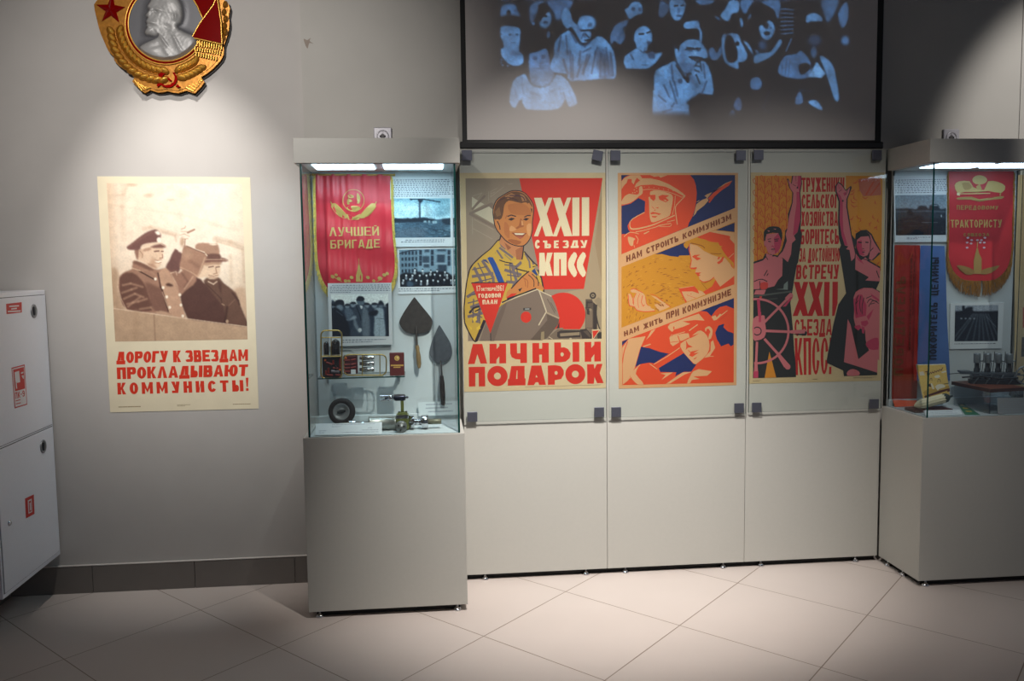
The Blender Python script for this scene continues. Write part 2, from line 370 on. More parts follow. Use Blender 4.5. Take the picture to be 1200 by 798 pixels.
# ------------------------------------------------------------------ printed photographs (soft tones on a fine mesh)
class Canvas:
    "soft-edged painting in photograph pixels, laid out afterwards as the colours of a fine mesh"
    def __init__(s, x0, y0, x1, y1, sc, bg):
        s.x0, s.y0, s.sc = x0, y0, sc; s.w = int((x1-x0)*sc)+1; s.h = int((y1-y0)*sc)+1
        s.a = np.empty((s.h, s.w, 3)); s.a[:] = bg
        s.X, s.Y = np.meshgrid(x0+np.arange(s.w)/sc, y0+np.arange(s.h)/sc); s.o = (0,0,1.)
    def crop(s, x0, y0, sc): s.o = (x0, y0, sc); return s
    def P(s, p): return (s.o[0]+p[0]/s.o[2], s.o[1]+p[1]/s.o[2])
    def put(s, mask, c, al=1.):
        m = (mask*al)[..., None]; s.a = s.a*(1-m)+np.array(c, float)*m; return s
    def blur(s, m, r):
        k = int(round(r*s.sc))
        if k < 1: return m
        for ax in (0,1):
            for _ in range(2):
                pad = [(0,0),(0,0)]; pad[ax] = (k+1, k); q = np.cumsum(np.pad(m, pad, mode='edge'), axis=ax)
                m = (q[2*k+1:] - q[:-2*k-1])/(2*k+1) if ax == 0 else (q[:, 2*k+1:] - q[:, :-2*k-1])/(2*k+1)
        return m
    def pmask(s, pts):
        m = np.zeros((s.h, s.w), bool); n = len(pts)
        for i in range(n):
            (xa, ya), (xb, yb) = pts[i], pts[(i+1) % n]
            if ya == yb: continue
            c = ((ya > s.Y) != (yb > s.Y)) & (s.X < (xb-xa)*(s.Y-ya)/(yb-ya)+xa); m ^= c
        return m.astype(float)
    def poly(s, pts, c, blur=.5, al=1., smooth=3):
        pts = [s.P(p) for p in pts]
        if smooth: pts = catmull(pts, smooth)
        return s.put(s.blur(s.pmask(pts), blur), c, al)
    def oval(s, cx, cy, rx, ry, c, soft=.25, al=1., rot=0.):
        (cx, cy) = s.P((cx, cy)); rx /= s.o[2]; ry /= s.o[2]; t = math.radians(rot)
        dx, dy = s.X-cx, s.Y-cy; u = (dx*math.cos(t)+dy*math.sin(t))/rx; v = (-dx*math.sin(t)+dy*math.cos(t))/ry
        d = np.sqrt(u*u+v*v); return s.put(np.clip((1+soft-d)/(2*soft), 0, 1), c, al)
    def line(s, pts, w, c, al=1., blur=.3):
        for i in range(len(pts)-1):
            (ax, ay), (bx, by) = s.P(pts[i]), s.P(pts[i+1]); dx, dy = bx-ax, by-ay; L2 = dx*dx+dy*dy or 1.
            t = np.clip(((s.X-ax)*dx+(s.Y-ay)*dy)/L2, 0, 1); d = np.hypot(s.X-ax-t*dx, s.Y-ay-t*dy)
            s.put(np.clip((w/s.o[2]/2+blur-d)/(2*blur), 0, 1), c, al)
        return s
    def rects(s, lst, c, blur=.3, al=1.):
        for x0, y0, x1, y1 in lst: s.poly([(x0,y0),(x1,y0),(x1,y1),(x0,y1)], c, blur, al, 0)
        return s
    def noise(s, amp, cell=2., seed=0, mask=None):
        r = np.random.RandomState(seed); g = max(1, int(cell*s.sc)); n = r.randn(s.h//g+3, s.w//g+3)
        yy, xx = np.arange(s.h)/g, np.arange(s.w)/g; iy, ix = yy.astype(int), xx.astype(int); fy, fx = (yy-iy)[:, None], (xx-ix)[None]
        z = n[iy][:, ix]*(1-fy)*(1-fx)+n[iy+1][:, ix]*fy*(1-fx)+n[iy][:, ix+1]*(1-fy)*fx+n[iy+1][:, ix+1]*fy*fx
        if mask is not None: z = z*mask
        s.a = s.a*(1+amp*z[..., None]); return s
    def lay(s, mb, quad, y, m, nu, nv, lin=True):
        "fine grid filling the photograph quad on plane y; returns the colours to store"
        u, v = np.meshgrid(np.linspace(0,1,nu), np.linspace(0,1,nv)); tl, tr, br, bl = quad
        px = (tl[0]*(1-u)+tr[0]*u)*(1-v)+(bl[0]*(1-u)+br[0]*u)*v; py = (tl[1]*(1-u)+tr[1]*u)*(1-v)+(bl[1]*(1-u)+br[1]*u)*v
        F, Rr, U = np.array(CF), np.array(CR), np.array(CU)
        d = F+Rr*((px-600)/FPX)[..., None]-U*((py-399)/FPX)[..., None]; p = np.array(CC)+d*(y/d[..., 1])[..., None]
        fx = np.clip((px-s.x0)*s.sc, 0, s.w-1.001); fy = np.clip((py-s.y0)*s.sc, 0, s.h-1.001); ix, iy = fx.astype(int), fy.astype(int)
        fx = (fx-ix)[..., None]; fy = (fy-iy)[..., None]
        ix1 = np.minimum(ix+1, s.w-1); iy1 = np.minimum(iy+1, s.h-1)
        c = s.a[iy, ix]*(1-fx)*(1-fy)+s.a[iy, ix1]*fx*(1-fy)+s.a[iy1, ix]*(1-fx)*fy+s.a[iy1, ix1]*fx*fy
        c = np.clip(c/255., 0, 1); c = np.where(c <= .04045, c/12.92, ((c+.055)/1.055)**2.4)
        n0 = len(mb.v); k = mb.slot(m); mb.v += [tuple(q) for q in p.reshape(-1, 3)]
        for j in range(nv-1):
            for i in range(nu-1):
                a = n0+j*nu+i; mb.f.append((a, a+nu, a+nu+1, a+1)); mb.mi.append(k); mb.sm.append(False)
        return n0, c.reshape(-1, 3)
def ink(o, n0, cols, d=1.):
    at = o.data.color_attributes.new('ink', 'FLOAT_COLOR', 'POINT'); n = len(o.data.vertices)
    a = np.full((n, 4), d, np.float32); a[n0:n0+len(cols), :3] = cols; at.data.foreach_set('color', a.ravel())
# ------------------------------------------------------------------ the room
YW = 4.187; YR_ = 4.16; XL = -1.93; CEIL = 3.3; XS = -.522
wall_m = mat('wall_paint', (185,181,177), .75, noise=.03, nscale=6, bump=.12)
wall_r = mat('wall_paint_grey', (182,179,173), .75, noise=.03, nscale=5, bump=.12)
def floor_mat():
    m = bpy.data.materials.new('porcelain_tile'); N, L = nodes(m); b = N['Principled BSDF']
    tc = N.new('ShaderNodeTexCoord'); sp = N.new('ShaderNodeSeparateXYZ'); L.new(tc.outputs['Object'], sp.inputs[0])
    def mth(op, a, b2=None, c=None):
        n = N.new('ShaderNodeMath'); n.operation = op
        for i, v in enumerate((a, b2, c)):
            if v is None: continue
            if isinstance(v, (int, float)): n.inputs[i].default_value = v
            else: L.new(v, n.inputs[i])
        return n.outputs[0]
    u = mth('MULTIPLY', mth('SUBTRACT', sp.outputs['X'], .216), 1/.8130)      # diagonal tiles: half-diagonals .4065 and .437
    v = mth('MULTIPLY', mth('SUBTRACT', sp.outputs['Y'], 3.4575), 1/.874)
    p = mth('ADD', u, v); q = mth('SUBTRACT', u, v)
    dp = mth('ABSOLUTE', mth('SUBTRACT', p, mth('ROUND', p))); dq = mth('ABSOLUTE', mth('SUBTRACT', q, mth('ROUND', q)))
    d = mth('MINIMUM', dp, dq)
    g = N.new('ShaderNodeMapRange'); g.inputs['From Min'].default_value = .0026; g.inputs['From Max'].default_value = .0044; L.new(d, g.inputs['Value'])
    nt = N.new('ShaderNodeTexNoise'); nt.inputs['Scale'].default_value = 3.; nt.inputs['Detail'].default_value = 6; L.new(tc.outputs['Object'], nt.inputs['Vector'])
    wn = N.new('ShaderNodeTexWhiteNoise'); wn.noise_dimensions = '2D'; cv = N.new('ShaderNodeCombineXYZ')
    L.new(mth('FLOOR', p), cv.inputs[0]); L.new(mth('FLOOR', q), cv.inputs[1]); L.new(cv.outputs[0], wn.inputs['Vector'])
    k = mth('ADD', mth('MULTIPLY', nt.outputs['Fac'], .10), mth('MULTIPLY_ADD', wn.outputs['Value'], .04, .92))
    t = N.new('ShaderNodeMixRGB'); t.blend_type = 'MULTIPLY'; t.inputs[0].default_value = 1; t.inputs[1].default_value = (*rgb(196,184,177), 1); L.new(k, t.inputs[2])
    mx = N.new('ShaderNodeMixRGB'); mx.inputs[1].default_value = (*rgb(128,112,98), 1); L.new(g.outputs[0], mx.inputs[0]); L.new(t.outputs[0], mx.inputs[2])
    L.new(mx.outputs[0], b.inputs['Base Color'])
    r = N.new('ShaderNodeMapRange'); r.inputs['To Min'].default_value = .42; r.inputs['To Max'].default_value = .56; L.new(nt.outputs['Fac'], r.inputs['Value']); L.new(r.outputs[0], b.inputs['Roughness'])
    bp = N.new('ShaderNodeBump'); bp.inputs['Strength'].default_value = .3; bp.inputs['Distance'].default_value = .002; L.new(g.outputs[0], bp.inputs['Height']); L.new(bp.outputs[0], b.inputs['Normal'])
    return m
b = MB(); b.box(XL-.1, 5.2, -2.5, 4.5, -.08, 0, floor_mat()); struct(b.build('floor'))
b = MB(); b.box(XL-.1, 5.2, -2.5, 4.5, CEIL, CEIL+.1, mat('ceiling_paint', (70,68,66), .9, noise=.02)); struct(b.build('ceiling'))
b = MB(); b.box(XL-.1, XS, YW, YW+.15, 0, CEIL, wall_m); struct(b.build('wall_back_left'))
b = MB(); b.box(XS, 2.943, YR_, YW+.15, 0, CEIL, wall_r)
q = [on_y(p[0], p[1], YR_) for p in catmull([(356,45.5),(360,47),(364,44.5),(363,48),(367.5,51.5),(362.5,50.5),(360.5,57),(357.5,52)], 3)]      # torn paint by the corner
b.face([(v.x, YR_-.0006, v.z) for v in q], mat('wall_bare_patch', (150,138,128), .9, noise=.08))
struct(b.build('wall_back'))
b = MB(); b.box(2.9465, 5.2, YR_, YW+.15, 0, CEIL, wall_r); struct(b.build('wall_back_right'))
b = MB(); b.box(2.943, 2.9465, YR_+.006, YR_+.02, 0, CEIL, mat('joint_grey', (70,68,66), .8)); struct(b.build('trim_1'))
b = MB(); b.box(XL-.1, XL, -2.5, YW, 0, CEIL, wall_m); struct(b.build('wall_left'))
sk = mat('skirting_tile', (118,112,107), .6, noise=.05, nscale=8); gro = mat('skirting_bead', (196,190,184), .6, noise=.05, nscale=30)
b = MB(); x = XL; xs = [XL, -1.555, -1.094, -.632, XS]
for i in range(4): b.box(xs[i]+.001, xs[i+1]-.001, YW-.012, YW, 0, .127+(.0015 if i % 2 else 0), sk, .0015)
struct(b.build('baseboard_back'))
b = MB(); b.box(XL, XS, YW-.013, YW, .1285, .133, gro, .001); struct(b.build('trim_2'))
b = MB()
for i in range(9): b.box(XL, XL+.012, YW-.013-.6*i, YW-.013-.6*i-.597, 0, .128, sk, .0015)
struct(b.build('baseboard_left'))
# ------------------------------------------------------------------ display cases
lam = mat('grey_laminate', (176,174,167), .42, noise=.015, nscale=60)
lam_in = mat('case_white', (186,194,196), .5, noise=.01, nscale=40)
blk = mat('plinth_black', (14,13,13), .7, noise=.1, nscale=30)
chrome = mat('chrome', (205,205,208), .12, 1, noise=.03, nscale=90)
gl = glass_mat('clear_glass', (.97,.985,.98)); gc = glass_mat('case_glass', (.955,.98,.975)); ge = mat('glass_edge_green', (10,58,54), .25, noise=.1, nscale=30)
led = emit('led_diffuser', (206,238,255), 14.); led_r = emit('led_diffuser_dim', (206,232,255), 6.)
def foot(mb, x, y, h):
    mb.lathe([(0,0),(.017,0),(.0175,.004),(.0165,.008),(.012,.0125),(.006,.0155),(.0045,.016),(.0045,h)], (x,y,0), (0,0,1), chrome, 20)
CX0, CX1, CY0, CY1 = -.513, .1655, 3.727, 4.083
ZB, ZT, ZC, ZD = .0303, .783, 1.919, 2.0233
def make_case(label, ox, led):
    cx0, cx1 = CX0+ox, CX1+ox
    t = thing('display_case', label, 'display case', (cx0, CY0, 0), 'glass display cases')
    b = MB(); b.box(cx0, cx1, CY0, CY1, ZB, ZT, lam, .0015); part('base_cabinet', b, t)
    b = MB(); b.box(cx0+.03, cx1-.03, CY0+.035, CY1-.01, 0, ZB, blk, .001); part('plinth', b, t)
    for x, y in ((cx0+.045, CY0+.018), (cx1-.045, CY0+.018), (cx0+.018, CY1-.06), (cx0+.018, CY0+.16)):
        b = MB(); foot(b, x, y, ZB); part('foot', b, t)
    b = MB(); b.box(cx0, cx1, CY0, CY1, ZC+.002, ZD, lam, .0015); b.box(cx0+.012, cx1-.012, CY0+.008, CY1-.012, ZC, ZC+.003, lam_in); part('cap', b, t)
    for k in (0, 1):
        x0 = cx0+.07+k*.29; b = MB(); b.box(x0, x0+.25, CY0+.025, CY0+.2, ZC-.0035, ZC+.0005, led, .001); part('lamp_diffuser', b, t, 'bright white lamp panel')
    b = MB(); b.box(cx0+.022, cx1-.02, CY1-.012, CY1-.0005, ZT, ZC, lam_in)
    b.box(cx0+.022, cx1-.02, CY1-.024, CY1-.012, ZT, ZT+.035, lam_in, .002); part('back_panel', b, t)
    b = MB(); b.box(cx0+.026, cx1-.024, CY0+.016, CY1-.012, ZT-.0005, ZT+.0015, lam_in); part('deck', b, t)
    fx0, fx1 = cx0+.022, cx1-.019
    b = MB(); b.box(fx0+.0082, fx1-.0082, CY0+.010, CY0+.016, ZT+.0005, ZC, gc, 0, ge); part('glass_pane', b, t)
    b = MB(); b.box(fx0, fx0+.008, CY0+.0095, CY1-.012, ZT+.0005, ZC, gc, 0, ge); part('glass_pane', b, t)
    b = MB(); b.box(fx1-.008, fx1, CY0+.0095, CY1-.012, ZT+.0005, ZC, gc, 0, ge); part('glass_pane', b, t)
    return t
case_l = make_case('grey glass display case holding two trowels and a pennant, left of the poster panels', 0, led)
DX = 2.2268-CX0
case_r = make_case('grey glass display case holding a model engine and ribbons, at the right edge', DX, led_r)
# ------------------------------------------------------------------ poster panels with clipped glass
XP = [.178, .8595, 1.5405, 2.2245]; YP = 4.0922; ZPB, ZPT = .0285, 2.0248
clip_m = mat('clip_gunmetal', (104,106,118), .34, .7, noise=.05, nscale=80)
clips = [[(541.5,175.5,552.8,188.6),(694.3,175.5,706,189),(548,481.5,559,495.3),(697,476.3,707.2,489.6)],
         [(715.6,176,726.6,188.6),(862.8,176,873.6,188.5),(717,476.3,727.2,489.2),(860.8,471.9,871.2,484.3)],
         [(883,175.7,894.8,187.3),(1021,176,1034,187.5),(881,471.4,892.2,483.4),(1018.4,466.6,1030,479.8)]]
gl_b = [(544,494.2,706,489.6),(716,489.4,872,484.2),(881,483.4,1031.5,477.8)]
feet = [(568.7,686.5),(732.5,846.6),(890.4,1000.5)]
plab = ['grey display panel behind the poster of the young worker, leftmost of three', 'grey display panel behind the orange cosmonaut poster, middle of three', "grey display panel behind the poster with a ship's wheel, third from left"]
def make_panel(i, x0, x1, label, cl, gb, ft):
    t = thing('poster_stand', label, 'display stand', (x0, YP, 0), 'poster display panels')
    b = MB(); b.box(x0+.001, x1-.001, YP, YP+.018, ZPB, ZPT, lam, .001); part('board', b, t)
    b = MB(); b.box(x0+.001, x1-.001, YP+.03, YP+.055, 0, ZPB, blk); part('plinth', b, t)
    for fx in ft:
        b = MB(); foot(b, fx, YP+.012, ZPB); part('foot', b, t)
    zb = on_y((gb[0]+gb[2])/2, (gb[1]+gb[3])/2, YP-.016).z
    b = MB(); b.box(x0+.006, x1-.006, YP-.019, YP-.013, zb, ZPT-.006, gl, 0, ge); part('glass_pane', b, t)
    for k, c in enumerate(cl):
        p0 = on_y(c[0], c[1], YP-.022); p1 = on_y(c[2], c[3], YP-.022); cx, cz = (p0.x+p1.x)/2, (p0.z+p1.z)/2; w = .0235
        rot = None
        if i == 0 and k == 1: rot = Matrix.Translation((cx,0,cz)) @ Matrix.Rotation(math.radians(12), 4, 'Y') @ Matrix.Translation((-cx,0,-cz))
        b = MB(); b.box(cx-w, cx+w, YP-.026, YP-.0195, cz-w, cz+w, clip_m, .0015, rot=rot); b.box(cx-.008, cx+.008, YP-.0125, YP, cz-.008, cz+.008, clip_m, rot=rot)
        part('clip', b, t, 'clip turned askew' if rot else None)
    return t
for i in range(3):
    make_panel(i, XP[i], XP[i+1], plab[i], clips[i], gl_b[i], [on_z(f, 679-(f-568)*.0515, 0).x for f in feet[i]])
b = None
make_panel(3, 2.909, 3.59, 'grey display panel cut off by the frame, beyond the right display case', [], (1200,470,1260,468), [3.0])
# ------------------------------------------------------------------ projection screen
scr_black = mat('screen_black', (9,9,10), .6, noise=.1, nscale=20)
screen = thing('projection_screen', 'wide projection screen showing a blue crowd photograph, above the posters', 'projection screen', (1.2, 4.105, 2.05))
YS = 4.105
bb = [on_y(540.5,168.6,YS), on_y(1036.3,169.8,YS)]
zbar = 2.047
xsl = on_y(541,120,YS).x; xsr = on_y(1033.2,120,YS).x; xil = on_y(547.3,150,YS).x; xir = on_y(1025.6,150,YS).x
b = MB(); b.box(xsl, xil, YS, YS+.002, zbar, 3.15, scr_black); b.box(xir, xsr, YS, YS+.002, zbar, 3.15, scr_black); b.box(xil, xir, YS+.0005, YS+.002, zbar, 2.068, scr_black); part('border', b, screen)
b = MB(); b.box(xsl-.012, xsr+.006, YS-.018, YS+.012, zbar-.022, zbar+.012, mat('screen_bar', (22,21,21), .35, noise=.1), .006); part('bottom_bar', b, screen)
# ------------------------------------------------------------------ wall sockets
def socket(px, py, label):
    p = on_y(px, py, YR_); t = thing('wall_socket', label, 'socket', (p.x, YR_, p.z), 'wall sockets above the cases')
    pl = mat('socket_silver', (176,174,180), .35, .3, noise=.03); dk = mat('socket_dark', (62,58,60), .5, noise=.05)
    b = MB(); b.box(p.x-.041, p.x+.041, YR_-.012, YR_, p.z-.041, p.z+.041, pl, .004); part('cover_plate', b, t)
    b = MB(); b.lathe([(.029,0),(.029,.004),(.024,.006),(.0225,.001),(0,.001)], (p.x, YR_-.0105, p.z), (0,-1,0), pl, 28)
    b.lathe([(.0223,0),(0,.0004)], (p.x, YR_-.0118, p.z), (0,-1,0), dk, 28); b.box(p.x-.014, p.x-.007, YR_-.0125, YR_-.0119, p.z-.004, p.z+.004, blk); b.box(p.x+.007, p.x+.014, YR_-.0125, YR_-.0119, p.z-.004, p.z+.004, blk)
    b.box(p.x-.003, p.x+.003, YR_-.0145, YR_-.0115, p.z+.012, p.z+.022, pl, .001); part('insert', b, t)
socket(448.6, 160.2, 'square silver wall socket above the left display case')
socket(1113.4, 161.6, 'square silver wall socket above the right display case')
# ------------------------------------------------------------------ fire cabinet
XF = -1.688
fw = mat('cabinet_white', (236,237,243), .38, noise=.012, nscale=70); fred = mat('sticker_red', (200,44,34), .45, noise=.02); fwh = mat('sticker_white', (224,220,220), .5)
fgap = mat('door_gap', (96,94,96), .7)
Y0, Y1, Z0, Z1, ZM = 3.615, 4.178, .19, 1.41, .795
fire = thing('fire_hose_cabinet', 'white two door fire cabinet with red stickers, on the left wall', 'fire cabinet', (XL+.003, Y0, Z0))
b = MB(); b.box(XL+.003, XF-.004, Y0, Y1, Z0, Z1, fw, .003); part('body', b, fire)
def art_x(mb, pts, m, k):      # flat shape on the cabinet front, given in photograph pixels
    q = [on_x(p[0], p[1], XF) for p in pts]; mb.face([(XF+.0004+k*.0003, v.y, v.z) for v in q], m)
def door(z0, z1, hpx, stick, lab):
    b = MB(); b.box(XF-.004, XF, Y0+.012, Y1-.014, z0, z1, fw, .0012); b.box(XF-.0045, XF-.0035, Y0+.009, Y1-.011, z0-.003, z1+.003, fgap)
    d = part('door', b, fire, lab)
    h = on_x(hpx[0], hpx[1], XF); b = MB()
    b.lathe([(.030,0),(.030,.003),(.024,.005),(.022,.001),(0,.001)], (XF, h.y, h.z), (1,0,0), mat('latch_steel', (150,152,156), .3, .8, noise=.05), 28)
    b.box(XF+.001, XF+.007, h.y-.006, h.y+.006, h.z-.018, h.z+.018, mat('latch_dark', (70,72,76), .35, .6, noise=.05), .002); part('latch', b, d)
    return d
s = 3.99; C4 = lambda x, y: (x/s, 330+y/s)
d1 = door(ZM+.006, Z1-.022, (39.4, 364.6), None, 'upper door with two stickers')
b = MB(); art_x(b, [C4(28,104),C4(101,96),C4(102,144),C4(30,152)], fred, 0)
for k, (u, v) in enumerate(((42,88),(52,78),(36,96))):
    y = 113+k*12; art_x(b, [C4(u,y+(101-y)*0),C4(v,y-3),C4(v,y+3),C4(u,y+6)], fwh, 1)
part('sticker', b, d1, 'small red sticker')
b = MB(); art_x(b, [C4(53,403),C4(115,387),C4(127,575),C4(68,593)], fred, 0); art_x(b, [C4(56,408),C4(112,393),C4(124,571),C4(71,587)], fwh, 1)
art_x(b, [C4(60,412),C4(110,399),C4(116,500),C4(69,513)], fred, 2)
art_x(b, [C4(66,424),C4(88,417),C4(93,470),C4(71,476)], fwh, 3); art_x(b, [C4(71,470),C4(76,469),C4(79,500),C4(74,501)], fwh, 3)
art_x(b, [C4(96,425),C4(108,421),C4(108,428),C4(97,432)], fwh, 3); art_x(b, [C4(99,440),C4(109,437),C4(110,455),C4(105,452)], fwh, 3)
def txt_x(mb, txt, quad, m, k, a=.3):
    ar = []; ws = {'К':1.,'П':1.,'-':.6,'9':1.}; tot = sum(ws.get(c, 1) for c in txt)+.25*(len(txt)-1); x = 0
    for c in txt:
        w = ws.get(c, 1)
        for pl in glyph(c, w, 1, a, a*.55):
            art_x(mb, [tuple((quad[0][i]*(1-(x+p[0])/tot)+quad[1][i]*(x+p[0])/tot)*p[1]+(quad[3][i]*(1-(x+p[0])/tot)+quad[2][i]*(x+p[0])/tot)*(1-p[1]) for i in (0,1)) for p in pl], m, k)
        x += w+.25
txt_x(b, 'ПК-9', [C4(68,519),C4(113,508),C4(115,536),C4(71,549)], fred, 2)
for k in range(2): art_x(b, [C4(72+k*2,556+k*14),C4(94+k*2,550+k*14),C4(94+k*2,554+k*14),C4(72+k*2,560+k*14)], fred, 2)
part('sticker', b, d1, 'tall white and red fire hose sticker')
d2 = door(Z0+.022, ZM-.006, (50.3, 523.2), None, 'lower door with fire extinguisher sticker')
s2 = 3.467; C5 = lambda x, y: (x/s2, 500+y/s2)
b = MB(); art_x(b, [C5(101,292),C5(137,275),C5(140,354),C5(105,373)], fred, 0)
art_x(b, [C5(112,300),C5(128,292),C5(130,346),C5(115,354)], fwh, 1); art_x(b, [C5(116,304),C5(125,299),C5(127,343),C5(118,348)], fred, 2)
art_x(b, [C5(119,310),C5(123,308),C5(125,338),C5(121,341)], fwh, 3)
part('sticker', b, d2, 'red sticker with white extinguisher')
h = on_x(10.6, 613, XF); b = MB(); b.lathe([(.012,0),(.012,.004),(.006,.008),(0,.008)], (XF, h.y, h.z), (1,0,0), chrome, 18); part('lock', b, d2)
# ------------------------------------------------------------------ printed posters behind the clipped glass
YQ = YP - .0012
def paper(art, quad, c, mname):
    q = [on_y(p[0], p[1], art.y0) for p in quad]
    art.prism([(v.x, v.z) for v in q], art.y0, art.y0+.0008, mat(mname, tuple(v*art.dim for v in c), .55, noise=.035, nscale=14, spec=.35))
def clipy(pts, ymax): return [(x, min(y, ymax)) for x, y in pts]
# ---- poster of the young worker
A = Art(YQ, 'ink_worker'); K = 9.975
CRM = (216,192,150); RED = (212,46,26); TAU = (150,131,112); DK = (44,31,38)
paper(A, [(538.6,202.6),(709.6,202.4),(709.9,454.8),(544,459.3)], CRM, 'poster_paper_cream')
A.crop(0,0,1.)
A.poly([(545.5,209),(705.3,208.6),(705,396.9),(548.5,399.8)], TAU)
A.poly([(684,338),(704.8,215),(705,396.9),(660,398),(650,345)], (170,146,116))
A.poly([(697,285),(705.2,225),(705.2,330)], (160,134,102))
A.crop(535,200,K)
LT = (196,184,158); LB = (170,152,132); DB = (134,114,98)
A.polys([[(180,305),(250,350),(180,440)],[(200,460),(262,360),(325,392)],[(210,495),(375,415),(455,480),(455,635)]], LT)
A.line([(178,455),(335,290)], 26, DB).line([(150,505),(420,383)], 30, DB).line([(150,500),(455,665)], 34, DB)
A.poly([(375,410),(430,380),(440,440),(425,455)], DB)
for l in (((180,300),(300,260)),((300,260),(245,325)),((375,240),(375,350)),((395,310),(550,190)),((395,245),(475,205)),((400,270),(450,250)),((600,160),(660,150)),((185,550),(188,740)),((205,570),(435,690)),((190,675),(420,800)),((400,300),(400,250))):
    A.line(l, 6, LB)
A.crop(0,0,1.)
A.poly([(608.5,209),(706.2,208.6),(684.2,338.6),(636.2,339.2)], RED)
A.crop(595,325,K)
A.poly(clipy([(650+257*math.cos(t), 435+257*math.sin(t)) for t in [2*math.pi*i/60 for i in range(60)]], 606), RED)
# machine tool at the right edge
M1, M2, M3, M4 = (92,76,64), (58,46,42), (150,130,104), (120,102,84)
A.poly([(910,255),(985,255),(1000,300),(1000,600),(905,600)], M1).poly([(915,380),(990,380),(990,590),(910,590)], (128,108,88)).poly([(1000,290),(1045,330),(1045,610),(1000,610)], M2)
A.poly([(1010,270),(1060,230),(1097,260),(1097,380),(1050,330)], M3).poly([(1045,340),(1097,390),(1097,600),(1070,600),(1035,480)], (160,140,112)).line([(1040,320),(1035,440),(1060,560),(1080,610)], 14, M2, 3)
A.poly([(920,280),(1000,285),(985,300),(935,305),(935,345),(915,345)], M2).poly([(905,350),(965,350),(965,362),(905,362)], M2).poly([(925,370),(955,370),(955,440),(925,430)], M2).poly([(955,362),(985,370),(975,395),(950,385)], M3)
A.oval(995,213,38,40, M2).oval(995,213,20,21, M3).oval(995,213,8,8, M2)
A.poly([(480,690),(600,590),(650,590),(650,610),(880,610),(985,600),(1097,640),(1097,716),(470,725)], M4)
A.poly([(580,640),(620,620),(850,620),(850,700),(600,712),(575,690)], M2).poly([(610,655),(840,640),(840,675),(615,690)], M3).poly([(845,610),(920,600),(990,680),(980,716),(870,716)], M2).poly([(880,630),(930,620),(975,690),(960,705)], M1)
A.poly([(570,600),(605,520),(605,600)], M2).line([(555,605),(645,595)], 10, M3).line([(480,695),(525,722)], 9, (200,182,150)).oval(735,716,15,10,(190,172,140)).poly([(1040,650),(1097,640),(1097,716),(1050,716)], M2)
# the worker: drawn from the shoulders up
A.crop(535,260,K)
body = [(490,215),(400,320),(300,400),(200,495),(160,560),(130,680),(112,800),(95,1000),(100,1170),(140,1268),(205,1385),(240,1385),(300,1250),(345,1130),(600,960),(1022,830),(1000,690),(960,590),(905,540),(945,512),(880,460),(790,345),(700,300),(600,300)]
A.line(body[:12], 26, DK, 3)
YEL = (200,162,62); GRP = (116,100,104); PUR = (98,86,94)
A.poly(body, YEL)
rnd = random.Random(3)
for w, c, ls in ((34, GRP, (((205,530),(290,700),(300,900),(240,1180)),((300,450),(430,650),(430,720)),((640,480),(700,690),(660,760)),((760,470),(660,560)),((120,880),(400,700)),((180,640),(430,600)),((560,560),(760,620)),((580,700),(700,710)),((160,1000),(300,950)),((130,1110),(320,1060)),((540,420),(690,440)),((820,420),(860,520)),((450,320),(600,420)),((480,250),(560,330)))),
                 (14, PUR, (((250,480),(330,640),(345,700)),((180,560),(360,520)),((170,720),(420,660)),((620,470),(640,690)),((700,520),(720,650)),((560,500),(700,520)),((590,620),(740,640)),((150,860),(290,830)),((130,950),(330,900)),((150,1040),(300,1120)),((200,900),(190,1180)),((270,1050),(270,1190)),((820,380),(900,470)),((470,290),(600,360)),((450,360),(620,390))))):
    for l in ls: A.line(l, w, c)
A.poly([(340,400),(440,330),(470,420),(380,440)], YEL)
A.poly([(425,310),(490,230),(520,290),(660,395),(755,455),(640,480),(560,470),(500,440)], YEL).line([(500,300),(660,420)], 26, GRP).line([(470,330),(540,430)], 22, GRP).line([(500,445),(570,470),(645,482)], 12, DK, 3).line([(560,380),(640,450)], 14, (150,130,84))
A.poly([(790,350),(880,455),(948,512),(890,520),(820,580),(760,480),(770,440)], YEL).line([(800,370),(850,460),(860,540)], 20, GRP).line([(880,440),(900,500)], 18, GRP).line([(690,545),(780,570),(830,580)], 14, DK, 3).line([(790,345),(880,455),(945,512),(890,525)], 14, DK)
A.poly([(500,250),(520,150),(780,270),(770,440),(740,452),(640,380)], (196,128,82)).poly([(690,330),(785,275),(770,440),(700,440)], (168,100,62)).poly([(560,240),(640,300),(600,330)], (150,88,54))
A.line([(520,150),(508,200),(490,220)], 16, DK).line([(785,275),(775,380),(765,440)], 14, DK)
A.poly([(360,425),(385,410),(425,415),(470,500),(560,705),(485,705),(420,540)], (30,72,146)).poly([(300,440),(345,440),(385,490),(360,480)], (40,60,120)).poly([(875,575),(912,545),(955,625),(930,625)], (34,60,120))
A.line([(950,560),(990,650),(1005,720),(1022,830)], 18, DK).poly([(955,620),(985,660),(1000,740),(960,680)], YEL)
